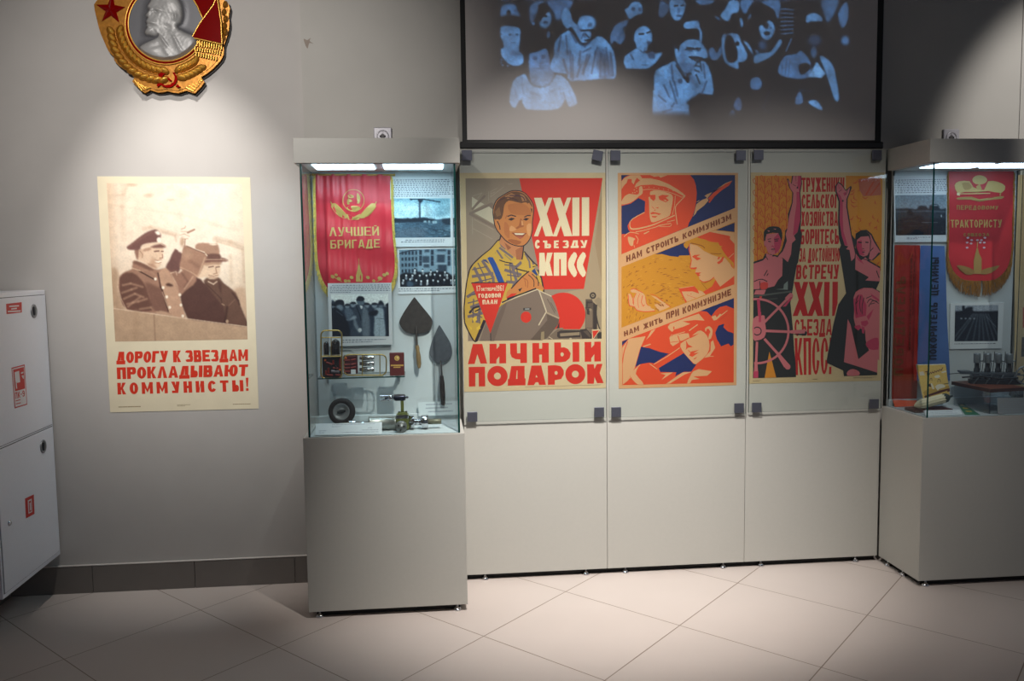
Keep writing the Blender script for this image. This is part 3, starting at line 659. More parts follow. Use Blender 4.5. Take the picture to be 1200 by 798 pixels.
# head
A.crop(535,200,K)
SK, SKD, SKL = (202,126,66), (164,92,46), (220,156,98)
HA, HAL = (104,66,42), (168,116,72)
head = [(440,560),(432,460),(470,350),(560,285),(650,240),(760,248),(830,300),(892,400),(895,490),(882,600),(882,690),(855,790),(790,868),(700,872),(600,830),(515,742),(460,660)]
A.line(head, 22, DK, 3, True)
A.poly(head, SK, 3)
A.poly([(440,560),(438,460),(475,355),(560,290),(650,245),(755,255),(825,305),(885,405),(880,500),(860,430),(815,370),(760,380),(690,365),(610,350),(560,400),(548,480),(528,555),(480,580)], HA, 2)
A.poly([(560,300),(640,260),(700,290),(600,330)], HAL).poly([(740,270),(790,290),(820,350),(770,360)], HAL).poly([(450,480),(500,420),(520,520),(470,540)], (136,92,56)).line([(620,290),(760,300),(800,350)], 12, (80,44,60), 3).line([(500,350),(600,310),(720,350)], 10, (80,44,46), 3).line([(840,380),(880,440)], 20, SK)
A.poly([(600,400),(760,380),(850,440),(870,520),(760,520),(640,500)], (186,112,58), 2).poly([(455,575),(500,575),(515,640),(510,735),(470,665)], SK, 2).line([(475,590),(500,640),(510,690)], 12, DK, 3)
A.poly([(590,530),(640,512),(700,530),(690,540),(640,525),(600,540)], DK).poly([(785,540),(830,518),(868,520),(866,532),(830,530),(795,548)], DK)
A.poly([(600,570),(640,550),(685,560),(640,585)], DK).poly([(775,570),(810,552),(850,560),(815,585)], DK).line([(590,520),(570,560)], 8, SKD)
A.poly([(690,670),(730,640),(745,560),(770,580),(790,650),(740,665),(715,680)], SKD, 2).poly([(755,580),(775,590),(785,640),(760,640)], SKL)
A.poly([(640,725),(720,725),(820,730),(780,770),(690,765)], (140,62,40)).poly([(672,730),(800,734),(770,752),(690,750)], (236,222,190)).poly([(690,770),(790,770),(745,800)], (176,92,66))
A.poly([(640,640),(700,690),(640,710),(615,690)], SKL, 2).poly([(820,640),(870,620),(860,760),(830,740)], SKL, 2).poly([(640,800),(760,830),(700,868),(600,820)], SKD, 2).poly([(560,600),(610,640),(620,790),(560,740)], (188,112,60), 2)
# hand and sleeve, then the suitcase
A.crop(535,325,K)
SUIT, SUITD, SUITL = (126,106,92), (98,80,68), (206,188,158)
A.poly([(590,170),(680,80),(760,0),(850,-70),(910,-30),(960,50),(1010,110),(1015,150),(930,130),(700,200),(590,260)], SK, 2)
A.line([(640,130),(760,0),(850,-72)], 14, DK, 2).line([(770,0),(830,40),(830,120)], 9, SKD, 3).line([(840,-30),(900,30),(905,110)], 9, DK, 3).line([(880,-40),(950,30),(955,100)], 9, DK, 3).line([(795,10),(810,110)], 8, SKD).line([(930,-20),(965,70)], 8, DK).poly([(720,140),(770,120),(740,170)], DK).poly([(590,230),(640,190),(710,185),(690,205),(590,255)], RED)
A.poly([(345,520),(270,745),(860,735),(960,640),(1060,560),(1200,490),(1150,300),(1110,220),(940,140),(590,285),(520,330)], SUIT)
A.poly([(965,150),(1110,220),(1165,340),(1205,480),(1150,460),(1055,420),(1000,270)], (140,120,104)).poly([(1055,430),(1200,490),(1190,550),(1060,710),(1000,735),(860,735),(960,620),(1060,500)], SUITD).poly([(990,640),(1025,630),(1025,730),(985,730)], (150,130,98))
A.line([(525,300),(940,142),(1110,222)], 12, SUITL).line([(965,155),(1050,400),(960,560)], 14, SUITL).line([(1050,410),(1200,480)], 16, (176,156,128)).line([(1060,250),(1150,420)], 7, SUITD).line([(1100,290),(1160,400)], 7, SUITD)
A.line([(530,295),(700,215),(930,130)], 16, DK).line([(590,250),(720,205)], 12, DK)
A.oval(812,465,62,66, RED).poly([(780,358),(872,355),(872,382),(780,386)], (60,52,50)).poly([(800,364),(852,362),(852,376),(800,378)], (150,150,146))
A.poly([(395,650),(470,460),(540,330),(590,290),(560,400),(500,560),(440,745),(405,745)], (112,92,80))
A.line([(330,500),(280,620),(230,740)], 34, DK, 2).line([(398,650),(400,745)], 10, DK).line([(270,340),(200,360),(150,420)], 22, DK, 3).line([(280,365),(215,400)], 14, DK)
A.polys([[(185,480),(230,460),(240,500),(200,520)],[(230,590),(270,560),(280,600),(240,620)],[(140,560),(180,590),(170,620)]], (224,184,60))
A.line([(175,65),(595,62)], 12, DK).poly([(175,70),(597,66),(395,655)], RED)
CR2 = (232,214,176)
A.text('17', [(230,98),(278,96),(278,160),(232,162)], CR2, .3, .14, .3).text('ОКТЯБРЯ', [(284,122),(455,118),(455,156),(286,160)], CR2, .3, .2, .18).text('1961', [(460,94),(552,90),(548,158),(462,160)], CR2, .3, .14, .3, {'1':.5})
A.text('ГОДОВОЙ', [(256,192),(516,187),(516,234),(258,240)], CR2, .36, .2, .2).text('ПЛАН', [(303,264),(478,260),(474,310),(305,316)], CR2, .36, .2, .22)
# large lettering
A.crop(595,200,K)
for dx in (0, 220):
    A.polys([[(308+dx,318),(395+dx,316),(435+dx,420),(475+dx,316),(522+dx,315),(456+dx,505),(535+dx,765),(440+dx,767),(400+dx,640),(355+dx,768),(306+dx,768),(380+dx,570)]], CR2)
A.polys([[(755,315),(838,314),(838,762),(755,764)],[(866,313),(952,312),(952,760),(866,762)]], CR2)
A.crop(595,270,K)
A.text('С', [(318,110),(380,108),(378,212),(318,216)], CR2, .42, .26).text('Ъ', [(412,120),(506,117),(506,208),(412,210)], CR2, .36, .22).text('Е', [(540,118),(596,117),(596,207),(540,208)], CR2, .45, .22).text('З', [(642,118),(714,116),(714,205),(642,207)], CR2, .36, .22).text('Д', [(736,117),(830,115),(830,196),(736,198)], CR2, .34, .22).text('У', [(848,116),(932,114),(928,202),(852,204)], CR2, .34, .22)
A.polys([[(368,262),(430,261),(440,380),(460,262),(525,260),(490,375),(525,528),(460,530),(440,470),(432,530),(368,530)],[(538,260),(688,258),(688,526),(622,528),(620,335),(602,335),(602,528),(538,530)]], CR2)
for dx in (0, 103):
    A.poly([(775+dx,252),(812+dx,300),(775+dx,400),(812+dx,492),(775+dx,548),(715+dx,460),(705+dx,400),(715+dx,340)], CR2, 2)
A.crop(535,385,K)
for pl in ([(190,181),(300,180),(358,410),(280,410),(243,300),(212,414),(133,416)], [(385,180),(468,178),(468,240),(500,205),(500,177),(578,176),(580,406),(500,408),(500,325),(468,365),(466,409),(386,410)],
           [(625,173),(705,172),(708,290),(745,288),(745,171),(822,170),(824,402),(745,404),(745,362),(690,358),(645,335),(628,290)], [(886,170),(966,169),(966,236),(1000,234),(1000,168),(1078,167),(1080,398),(998,399),(998,305),(966,306),(968,400),(888,401)],
           [(142,450),(332,446),(336,676),(260,677),(258,520),(222,522),(220,677),(144,678)], [(640,438),(795,436),(796,582),(808,584),(806,664),(598,668),(600,592),(614,590)], [(875,433),(990,431),(1045,658),(965,660),(955,628),(925,629),(905,662),(828,663)], [(1068,432),(1148,430),(1148,655),(1070,657)]):
    A.poly(pl, RED)
A.poly([(705,490),(712,490),(712,588),(695,590)], CRM).poly([(933,540),(948,570),(922,571)], CRM)
A.oval(478,555,119,119, RED, 40).oval(478,555,40,40, CRM)
A.crop(595,385,K)
A.polys([[(543,163),(622,162),(624,222),(660,218),(705,238),(736,290),(724,345),(680,385),(620,396),(545,396)],[(757,160),(836,158),(838,388),(759,390)],[(898,158),(976,156),(978,225),(1010,190),(1012,154),(1088,152),(1090,384),(1012,386),(1012,300),(978,345),(976,387),(900,388)],
         [(1546-1078,432),(560,428),(620,440),(655,490),(655,540),(625,590),(550,605),(550,656),(470,658)],[(928,418),(1005,416),(1014,470),(1040,414),(1108,412),(1075,520),(1122,638),(1045,640),(1014,570),(1006,645),(930,646)]], RED)
A.oval(636,302,19,24, CRM).oval(566,518,18,22, CRM)
A.oval(790,533,117,117, RED, 40).oval(790,533,40,40, CRM)
A.poly([(985,12),(1085,8),(1000,128),(985,120)], CRM).poly([(990,26),(1068,22),(998,118)], RED)
A.squig([(205,676),(1090,652),(1090,664),(205,688)], 1, (150,130,100), .5, 1., 6, 20, 2)
tag(A.build('poster', None, (.52, YQ, 1.4)), 'red and cream poster of a smiling young worker with a suitcase, beside the left case', 'poster', 'posters behind clipped glass')
# ---- cosmonaut poster
A = Art(YQ, 'ink_cosmos'); K = 13.3
TAN = (218,164,114); ORA = (222,74,32); NAV = (26,38,92); AMB = (208,138,28); BRN = (126,62,30); WBR = (146,78,22)
paper(A, [(723.9,202.6),(864.9,202.6),(863.1,451.3),(725,455.5)], TAN, 'poster_paper_tan')
A.crop(0,0,1.).poly([(728.1,205.1),(861.4,205.1),(861.4,243.6),(728.3,298)], NAV)
A.crop(720,200,K)
A.poly([(110,68),(1178,68),(1240,140),(1270,230),(1284,350),(1275,480),(1255,600),(1215,720),(1165,810),(1143,878),(112,1303)], ORA)
A.poly([(110,68),(232,68),(160,100),(112,155)], NAV).poly([(112,550),(260,510),(375,425),(480,478),(472,640),(350,700),(240,790),(205,858),(215,910),(245,955),(180,985),(112,990)], NAV)
A.poly([(110,165),(160,110),(250,72),(400,70),(440,130),(400,150),(350,110),(320,160),(300,215),(270,180),(270,130),(210,130),(190,190),(150,230),(112,290)], TAN).poly([(560,70),(830,70),(760,95),(720,110),(690,85),(620,95)], TAN)
A.poly([(312,262),(340,200),(440,118),(560,118),(700,150),(850,210),(1000,300),(1112,392),(1090,402),(960,330),(800,252),(600,216),(420,226)], TAN)
A.poly([(110,480),(160,400),(230,360),(350,375),(385,340),(385,260),(432,245),(440,350),(380,400),(300,470),(200,515),(112,525)], TAN, 2).polys([[(270,320),(300,270),(345,270),(375,330),(340,365),(290,350)]], ORA)
for x, y in ((285,345),(310,300),(345,270),(350,320),(320,340)): A.oval(x, y, 9, 9, TAN, 8)
for i in range(9): A.oval(465+i*75, 252+(i*2.9)**1.45, 8, 6, TAN, 8)
A.line([(440,300),(560,290),(760,315),(900,350),(1050,415)], 9, TAN, 3).line([(1100,400),(1000,500),(950,570),(960,690),(980,840)], 14, TAN, 2).line([(948,390),(935,560),(900,690)], 9, TAN, 3).line([(1050,415),(1090,400)], 9, TAN)
A.poly([(560,322),(700,310),(850,350),(905,390),(910,460),(885,600),(862,700),(760,750),(660,790),(575,800),(545,660),(540,480),(530,415),(560,400)], TAN, 2)
A.poly([(545,380),(640,375),(640,440),(610,475),(560,430)], ORA).poly([(685,400),(750,375),(855,388),(800,420),(850,462),(800,492),(700,450)], ORA).poly([(760,450),(800,455),(820,470),(790,475)], TAN)
A.poly([(575,545),(610,580),(640,600),(600,585)], ORA).poly([(640,575),(690,570),(680,590)], ORA).poly([(615,620),(635,600),(640,625)], ORA).poly([(560,660),(600,642),(640,650),(735,675),(690,690),(640,672),(570,682)], ORA).poly([(580,705),(675,708),(640,732),(590,725)], ORA)
A.line([(250,790),(300,740),(470,650)], 12, TAN, 3).line([(245,800),(240,858),(265,905),(360,905),(560,858),(720,795),(940,695)], [12,14,22,22,20,18,20], TAN, 3).line([(330,955),(460,930),(640,880),(700,855),(880,820)], 12, TAN, 3).line([(460,985),(540,945)], 16, TAN).line([(690,865),(860,870),(890,830)], 8, TAN, 3).line([(940,770),(820,800)], 10, TAN).line([(150,1030),(240,960),(380,985)], 10, TAN, 3)
A.poly([(210,1030),(290,1045),(325,1065),(300,1090),(290,1165),(250,1170),(220,1110)], TAN, 2).line([(330,1010),(370,1070),(350,1140)], 9, TAN, 3).line([(305,1160),(315,1200)], 8, TAN)
A.crop(780,200,K)
A.poly([(1042,152),(930,195),(730,335),(650,430),(620,400),(605,398),(640,370),(725,332)], TAN).poly([(1042,156),(985,235),(870,310),(760,405),(685,505),(668,490),(690,455),(655,440),(740,350),(930,210)], ORA).poly([(650,425),(668,465),(600,545),(500,620),(440,690),(470,560),(482,520),(560,460)], TAN).line([(430,710),(480,650)], 8, TAN).line([(485,490),(530,460)], 8, TAN)
# wheat field and the girl
A.crop(0,0,1.)
A.poly([(728.3,313),(861.2,260),(860.4,333.2),(728.3,384)], AMB)
A.crop(780,260,K)
A.poly([(-165,505),(300,318),(400,290),(380,520),(215,525),(195,547),(70,532),(-60,500)], NAV)
rnd = random.Random(11)
A.crop(720,260,K)
for i in range(230):
    x = rnd.uniform(120, 1240); y = rnd.uniform(560, 1560)
    if y < 700-(x-110)*.4+25 and y < 720-(x)*.38 + 20: continue
    top = 540 + max(0, 330-x*.52)
    if y < top or y > 1640-x*.38: continue
    if x > 1100 and y < 1000 and y > 500 and x-1100 > (y-980)*-.3: continue
    ang = -.35 + .9*(x-600)/700 + (.9 if y > 1150 and x < 500 else 0); ln = rnd.uniform(30, 90)
    if y > 1100 and x < 560: ang = 1.9 + (560-x)*-.0006; ln *= 1.4
    dx, dy = math.cos(ang)*ln, math.sin(ang)*ln*.6
    A.line([(x,y),(x+dx*.5,y+dy*.5-6),(x+dx,y+dy)], [rnd.uniform(3,6), rnd.uniform(6,12), 2], WBR if rnd.random() < .75 else (226,160,50))
A.crop(780,260,K)
A.poly([(785,127),(1074,12),(1074,157)], NAV).poly([(780,132),(1074,165),(1074,345),(990,252),(980,215),(690,158)], TAN)
A.poly([(488,240),(690,155),(980,215),(1010,230),(1000,262),(1074,345),(1074,720),(950,560),(900,460),(820,330),(700,312)], ORA).line([(985,560),(1040,510),(1065,490)], 10, TAN, 3)
A.poly([(280,345),(330,300),(400,285),(490,248),(600,270),(700,310),(832,325),(790,368),(892,380),(820,418),(892,452),(960,545),(1062,640),(1062,720),(950,590),(840,550),(720,505),(620,462),(540,380),(390,330),(330,420),(290,390)], AMB)
A.line([(400,330),(560,370),(610,410)], 14, WBR, 3).line([(700,490),(830,500),(870,490)], 10, WBR, 3)
A.poly([(375,340),(500,372),(600,455),(720,512),(830,548),(930,565),(1074,740),(1074,845),(850,1012),(750,870),(680,910),(590,935),(530,900),(520,850),(500,830),(460,795),(480,722),(385,715),(405,600),(380,500)], TAN)
A.line([(372,345),(362,420),(380,500),(402,600),(380,712),(440,735),(485,720)], 12, ORA).line([(535,905),(590,938),(690,915),(755,860)], 14, ORA, 3)
A.poly([(410,542),(450,515),(545,510),(480,545),(555,570),(490,602),(440,562)], ORA).poly([(455,790),(560,788),(520,815),(545,835),(500,850),(490,825)], ORA).poly([(380,712),(440,712),(490,705),(470,735),(400,738)], ORA)
A.poly([(915,540),(885,620),(825,662),(800,632),(850,600),(885,545)], ORA).poly([(850,545),(840,575),(805,585),(820,550)], ORA).poly([(1010,640),(1065,735),(1020,690)], ORA)
A.crop(780,320,K)
A.poly([(752,68),(850,212),(1070,42),(1070,175),(620,335),(585,290),(720,210),(775,110)], ORA).line([(560,150),(640,250)], 7, WBR).line([(590,170),(720,100)], 6, WBR)
A.poly([(200,240),(440,198),(490,250),(535,322),(420,300),(250,285),(330,440),(312,466)], ORA).line([(215,238),(435,203)], 8, TAN).poly([(250,287),(420,285),(520,320),(505,268),(560,280),(625,332),(335,448),(300,400)], TAN).line([(390,330),(400,315)], 8, ORA).line([(330,340),(470,390)], 6, ORA)
A.crop(720,320,K)
A.poly([(250,262),(300,248),(372,280),(440,310),(480,360),(500,480),(560,520),(630,585),(500,602),(350,580),(300,520),(235,500),(212,340),(250,325),(290,390),(340,310),(270,302)], TAN, 2)
A.line([(250,262),(300,242),(372,270),(440,305)], 10, ORA, 2).line([(215,340),(222,450),(240,510),(310,525),(350,580),(480,602),(640,590)], 12, ORA, 2).line([(250,320),(285,400),(290,480)], 8, ORA, 2).line([(340,315),(300,400),(300,500)], 8, ORA, 2).line([(395,320),(360,420),(380,540)], 7, ORA, 2).line([(440,350),(420,450),(450,520),(465,490)], 10, ORA, 2).line([(485,370),(500,480),(540,510)], 8, ORA, 2)
A.poly([(570,350),(640,365),(760,450),(870,522),(790,560),(700,595),(620,490),(740,470)], TAN).line([(560,330),(640,350),(760,440)], 9, ORA, 2).line([(800,475),(880,530)], 10, ORA)
for x, y in ((520,350),(540,420),(560,470),(600,430),(640,460),(680,480),(720,500),(650,560),(690,580),(760,500),(590,540),(820,430),(850,440)): A.oval(x+rnd.uniform(-8,8), y, 26, 12, rnd.choice((AMB, WBR, (180,110,30))), 8, rnd.uniform(0, 60))
# the welder
A.crop(720,370,8.)
A.poly([(72,238),(1122,-166),(1118,625),(75,650)], ORA)
A.polys([[(72,242),(135,215),(72,282)],[(250,290),(330,305),(430,340),(512,356),(370,447),(330,438),(240,455),(195,482)],[(415,490),(650,350),(740,450),(772,452),(720,525),(650,525),(570,567),(580,530),(430,527)],[(975,92),(1030,75),(1022,108),(1060,145),(1118,165),(1118,270),(1090,287),(1070,260),(1000,287),(960,220),(945,160)],[(805,-45),(1120,-166),(1120,-66),(1045,-96),(985,-80),(945,-45),(910,3),(865,-39)]], NAV)
A.poly([(74,300),(135,215),(292,192),(240,310),(190,490),(150,560),(130,605),(80,645)], TAN).line([(125,240),(90,340),(76,440)], 8, ORA, 3).poly([(345,140),(388,122),(335,190),(298,226)], TAN).line([(270,290),(340,265)], 10, TAN)
A.poly([(500,105),(520,75),(700,10),(790,-20),(845,45),(760,40),(640,52),(712,75),(640,105),(560,130),(540,152),(510,125)], TAN).poly([(555,95),(565,110),(560,135),(550,118)], ORA)
A.poly([(620,262),(700,212),(760,160),(810,138),(870,190),(892,280),(868,360),(780,442),(742,446),(640,332)], TAN, 2)
A.poly([(516,205),(540,190),(650,165),(695,165),(706,205),(612,245),(548,286),(524,262)], TAN).line([(595,188),(615,245)], 8, ORA).line([(520,250),(640,235),(700,205)], 5, ORA).line([(545,185),(660,150)], 7, TAN).line([(700,140),(780,82)], 10, TAN).line([(515,212),(540,175)], 6, TAN)
A.poly([(850,118),(890,98),(922,140),(905,212),(880,216),(890,150),(868,120),(858,150)], TAN, 2).poly([(866,125),(885,122),(900,150),(885,180),(878,150)], ORA)
A.poly([(670,228),(692,270),(735,292),(690,300),(668,320),(675,280)], ORA).poly([(700,195),(795,165),(760,186),(710,212)], ORA).poly([(700,372),(720,335),(792,320),(740,352),(790,345),(730,386)], ORA).poly([(735,410),(775,382),(760,405)], ORA).line([(690,320),(720,350)], 6, ORA)
A.line([(370,455),(500,378),(612,300)], 7, TAN).line([(330,450),(400,500)], 7, TAN, 2).poly([(905,245),(925,230),(945,300),(890,385),(840,395),(900,330)], TAN).line([(880,380),(930,380)], 6, TAN)
A.poly([(150,562),(190,500),(220,488),(200,545),(262,620),(268,645),(222,645),(190,620)], TAN, 2).line([(140,590),(210,490),(240,460)], 7, TAN, 2).poly([(430,540),(550,530),(440,602),(480,555)], TAN).poly([(480,640),(640,530),(725,526),(660,550),(520,636)], TAN)
A.poly([(680,638),(700,570),(740,520),(790,500),(915,520),(870,562),(740,570),(800,592),(725,602),(710,632)], TAN).line([(690,600),(720,540)], 6, ORA)
A.poly([(910,10),(945,-5),(960,15),(990,-20),(1010,-8),(955,40),(930,45)], TAN).line([(950,35),(1060,-50)], 8, TAN).line([(980,45),(1050,-10)], 4, (180,60,30))
# lettering bands
A.crop(720,260,K)
A.text('НАМ', [(182,530),(428,432),(432,535),(188,630)], BRN, .37, .23, .2).text('СТРОИТЬ', [(492,408),(990,210),(1000,300),(500,502)], BRN, .37, .23, .2)
A.crop(780,260,K).text('КОММУНИЗМ', [(262,188),(1020,-130),(1026,-40),(268,276)], BRN, .37, .23, .2)
A.crop(720,370,8.).text('НАМ', [(88,148),(228,90),(232,140),(92,196)], BRN, .37, .23, .2).text('ЖИТЬ', [(268,78),(448,10),(454,58),(270,130)], BRN, .37, .23, .2)
A.crop(780,320,K).text('ПРИ', [(5,622),(205,548),(212,660),(10,722)], BRN, .37, .23, .2).text('КОММУНИЗМЕ', [(262,540),(1018,240),(1024,340),(268,640)], BRN, .37, .23, .2)
tag(A.build('poster', None, (1.2, YQ, 1.4)), 'orange, navy and tan poster with a cosmonaut, wheat and a welder, middle panel', 'poster', 'posters behind clipped glass')
# ---- poster of the raised hands and the wheel
A = Art(YQ, 'ink_wheel')
CRP = (212,188,142); TRD = (196,26,22); ORG = (220,140,34); LIN = (206,78,34); PNK = (212,116,120); PDK = (196,60,92); BLK = (40,40,38)
paper(A, [(879.9,202.1),(1037.6,202.1),(1032.2,446),(877.9,449.6)], CRP, 'poster_paper_sand')
A.crop(875,200,K)
A.poly([(132,80),(716,80),(716,1100),(640,1420),(112,1420)], ORG)
for i in range(7):
    for j in range(16):
        x = 165+i*112; y = 70+j*92+(i % 2)*46
        if x > 690 or y > 1400 or y < 90: continue
        sg = -1 if (i+j) % 2 else 1
        A.line([(x,y+60),(x+sg*22,y+20),(x+sg*40,y-45),(x+sg*64,y-20),(x+sg*50,y+30),(x,y+60)], 9, LIN, 2)
    x = 165+i*112
    if x < 690: A.line([(x,90),(x+6,600),(x,1400)], 12, LIN, 2)
A.crop(950,200,K)
A.poly([(548,80),(1120,84),(1110,800),(1095,1560),(548,1560)], ORG)
rnd = random.Random(5)
for i in range(52):
    x = rnd.uniform(580, 1060); y = rnd.uniform(110, 1300); a = rnd.uniform(-1.2, 1.2)+1.57*(x > 850)
    L_ = rnd.uniform(50, 120); dx, dy = math.cos(a)*L_, math.sin(a)*L_
    if x+dx > 1090 or x+dx < 560 or y+dy < 95: continue
    A.line([(x,y),(x+dx*.5-dy*.3,y+dy*.5+dx*.3),(x+dx,y+dy)], [4, 16, 4], LIN, 2)
A.poly([(740,130),(930,110),(1080,90),(1100,380),(820,400),(760,300)], (196,100,70)).line([(860,380),(980,170)], 26, LIN, 2).line([(930,390),(1080,190)], 22, LIN, 2).line([(740,170),(900,150)], 12, LIN)
A.crop(0,0,1.)
R_ = {'a':.34}
A.text('ТРУЖЕНИКИ', [(939.3,208.2),(989.6,207.8),(989.4,224.6),(939.5,225)], TRD, .42, .17, .14)
A.text('СЕЛЬСКОГО', [(939.5,227.8),(988,227.4),(987.5,243.8),(939.3,244.2)], TRD, .42, .17, .14)
A.text('ХОЗЯЙСТВА!', [(939.2,248),(984.6,247.6),(984.3,264.6),(938.8,265)], TRD, .42, .17, .14)
A.text('БОРИТЕСЬ', [(938,268.6),(983.2,268.2),(983,286),(937.5,286.4)], TRD, .42, .17, .14)
A.text('ЗА ДОСТОЙНУЮ', [(936.8,290.8),(984.4,290.4),(984,306.4),(936.2,306.8)], TRD, .42, .17, .13)
A.text('ВСТРЕЧУ', [(933.4,310.4),(983.4,310),(982.6,326.8),(932.6,327.2)], TRD, .4, .17, .18)
A.crop(875,310,K)
for dx in (0, 230): A.poly([(735+dx,270),(822+dx,270),(852+dx,385),(885+dx,270),(960+dx,270),(895+dx,510),(960+dx,800),(872+dx,802),(835+dx,700),(795+dx,802),(715+dx,803),(810+dx,550)], TRD)
A.crop(950,310,K).polys([[(212,270),(298,270),(285,802),(200,803)],[(340,268),(426,268),(420,600),(370,800),(335,802)]], TRD)
A.crop(0,0,1.)
A.text('СЪЕЗДА', [(931,374.3),(975.5,373.6),(974.6,392.6),(931.2,393.8)], TRD, .34, .16, .14)
A.text('КПСС!', [(931.2,396.2),(975.5,395.4),(974.3,438.3),(932.2,439.6)], TRD, .36, .1, .14)
A.crop(875,200,K)     # man with the wheel
bl = [(850,60),(862,200),(835,340),(848,520),(850,740),(838,920),(862,990),(842,1150),(800,1430),(780,1463),(740,1690),(715,1860),(680,2060),(700,2260),(722,2500),(740,2800),(760,2980),(768,3215),(96,3232),(106,1420),(250,1370),(290,1290),(480,1320),(540,1240),(590,1060),(600,930),(650,880),(640,680),(700,500),(710,340),(660,260),(625,130),(640,118),(690,200),(706,80)]
A.poly([(p[0], max(p[1], 80)) for p in bl], BLK)
A.poly([(722,82),(842,82),(848,200),(822,330),(835,520),(836,760),(790,960),(735,1010),(762,1075),(705,1130),(690,1300),(640,1425),(565,1360),(480,1352),(510,1310),(560,1260),(590,1190),(625,1090),(605,990),(630,920),(662,700),(715,500),(726,345),(680,280),(640,140),(700,210)], PNK)
A.poly([(775,330),(822,330),(835,520),(836,760),(790,960),(720,1010),(745,730),(775,520)], PDK).line([(765,82),(765,160)], 5, BLK).line([(805,82),(805,170)], 5, BLK).line([(760,190),(815,190)], 8, PDK).line([(715,215),(765,240)], 7, BLK).oval(792,262,14,20, BLK, 10, 30).poly([(800,82),(842,82),(848,200),(822,330),(790,240)], PDK)
A.poly([(265,960),(300,910),(360,872),(480,872),(540,920),(555,1035),(530,1105),(490,975),(320,985),(290,1085),(270,1095)], BLK, 2)
A.poly([(308,990),(490,972),(545,1100),(522,1205),(490,1275),(400,1315),(330,1275),(300,1185),(272,1160),(268,1100),(292,1095)], PNK).poly([(420,1055),(490,975),(545,1100),(522,1210),(440,1305),(430,1185)], PDK)
A.line([(325,1070),(380,1060)], 12, BLK).line([(430,1072),(500,1062)], 14, BLK).line([(335,1100),(375,1108)], 16, BLK).line([(435,1100),(490,1090)], 14, BLK).line([(380,1190),(400,1170),(435,1210)], 12, PDK).line([(380,1225),(440,1222)], 14, BLK).line([(385,1250),(430,1248)], 8, PDK)
A.poly([(320,930),(360,935),(345,955)], PNK).poly([(415,905),(460,905),(450,920)], PNK)
A.poly([(106,1450),(250,1400),(300,1350),(300,1290),(400,1320),(480,1350),(560,1365),(552,1640),(490,1700),(430,1800),(330,1825),(200,1830),(106,1745)], PNK).poly([(106,1700),(190,1690),(210,1840),(106,1850)], PNK)
A.line([(270,1640),(320,1550)], 14, BLK).line([(310,1640),(335,1600)], 14, BLK).line([(300,1340),(330,1390)], 10, BLK).line([(400,1330),(440,1320)], 20, BLK).line([(110,1730),(180,1700),(250,1695),(320,1730)], 14, BLK, 3).line([(200,1720),(210,1840)], 12, BLK)
A.poly([(215,1750),(320,1740),(332,1800),(310,1840),(220,1848)], (214,66,56), 2).poly([(140,1860),(300,1855),(270,1930),(110,1930)], PNK).poly([(200,1940),(240,1940),(230,2000),(195,2000)], (214,66,56))
A.poly([(440,1850),(570,1840),(580,1770),(640,1720),(640,1855)], (128,140,134)).line([(110,1960),(700,1880)], 26, (88,90,84)).line([(300,2010),(480,1990)], 20, (70,70,66))
cx, cy = 158, 2500
A.line([(cx+492*math.cos(t), cy+500*math.sin(t)) for t in [math.radians(-97+i*6.0) for i in range(33)]], 34, PNK)
A.line([(cx+60,cy-80),(620,2010)], 36, PNK).line([(620,2010),(700,1930)], 74, PNK).poly([(560,2120),(710,1940),(712,1985),(610,2115)], PDK).oval(690,1938,30,34,PNK,14,-40)
A.line([(180,2000),(205,2360)], 44, PDK).line([(250,2494),(700,2512)], [40,40], PNK).line([(690,2512),(920,2505)], [50,64], PNK).oval(918,2512,26,34,PNK,14).poly([(720,2548),(930,2535),(930,2565),(900,2568),(720,2555)], BLK).oval(922,2528,18,26,BLK,12)
A.line([(275,2620),(500,2870)], 40, PNK).line([(490,2860),(620,3040)], [50,90], PNK).oval(635,3052,50,44,PNK,14,50).line([(160,2665),(145,3000)], 36, PNK).line([(145,2990),(142,3228)], [44,74], PNK).poly([(105,3130),(180,3120),(178,3228),(105,3230)], PDK)
A.poly([(98,2310),(210,2262),(278,2262),(285,2375),(300,2494),(270,2600),(165,2645),(98,2614)], PNK, 2).line([(cx+62*math.cos(t)+5, cy+62*math.sin(t)) for t in [math.radians(-140+i*20) for i in range(15)]], 16, BLK).line([(205,2200),(205,2360)], 38, PDK)
A.poly([(352,2818),(278,3229),(458,3222)], ORG).line([(cx+492*math.cos(t), cy+500*math.sin(t)) for t in [math.radians(48+i*6.0) for i in range(8)]], 34, PNK)
A.crop(950,200,K)     # woman with the sheaf
A.poly([(378,240),(430,172),(490,215),(545,300),(625,235),(640,262),(575,440),(572,560),(612,800),(640,1000),(700,1080),(690,1200),(740,1310),(1080,1500),(1085,1535),(1074,1725),(1020,1850),(1074,1880),(1035,3185),(517,3202),(503,3112),(255,2997),(248,2945),(360,2360),(385,2261),(430,2083),(550,1908),(480,1463),(440,1230),(470,1160),(440,1060),(425,800),(432,480),(385,330)], BLK)
A.poly([(400,245),(430,190),(480,228),(545,318),(612,262),(596,340),(556,440),(552,560),(590,800),(625,1000),(690,1290),(680,1362),(632,1412),(604,1235),(548,1222),(588,1180),(530,1165),(480,1010),(450,800),(455,480),(405,330)], PNK)
A.poly([(405,330),(455,480),(450,800),(480,1010),(530,1165),(575,1160),(510,950),(500,740),(500,480),(470,400)], PDK).line([(430,210),(445,290)], 8, PDK).line([(470,250),(480,320)], 8, PDK).line([(440,330),(470,300)], 8, BLK).oval(500,470,12,18,BLK,10).poly([(505,350),(545,330),(555,370),(525,395)], PDK).line([(580,280),(545,380)], 8, BLK)
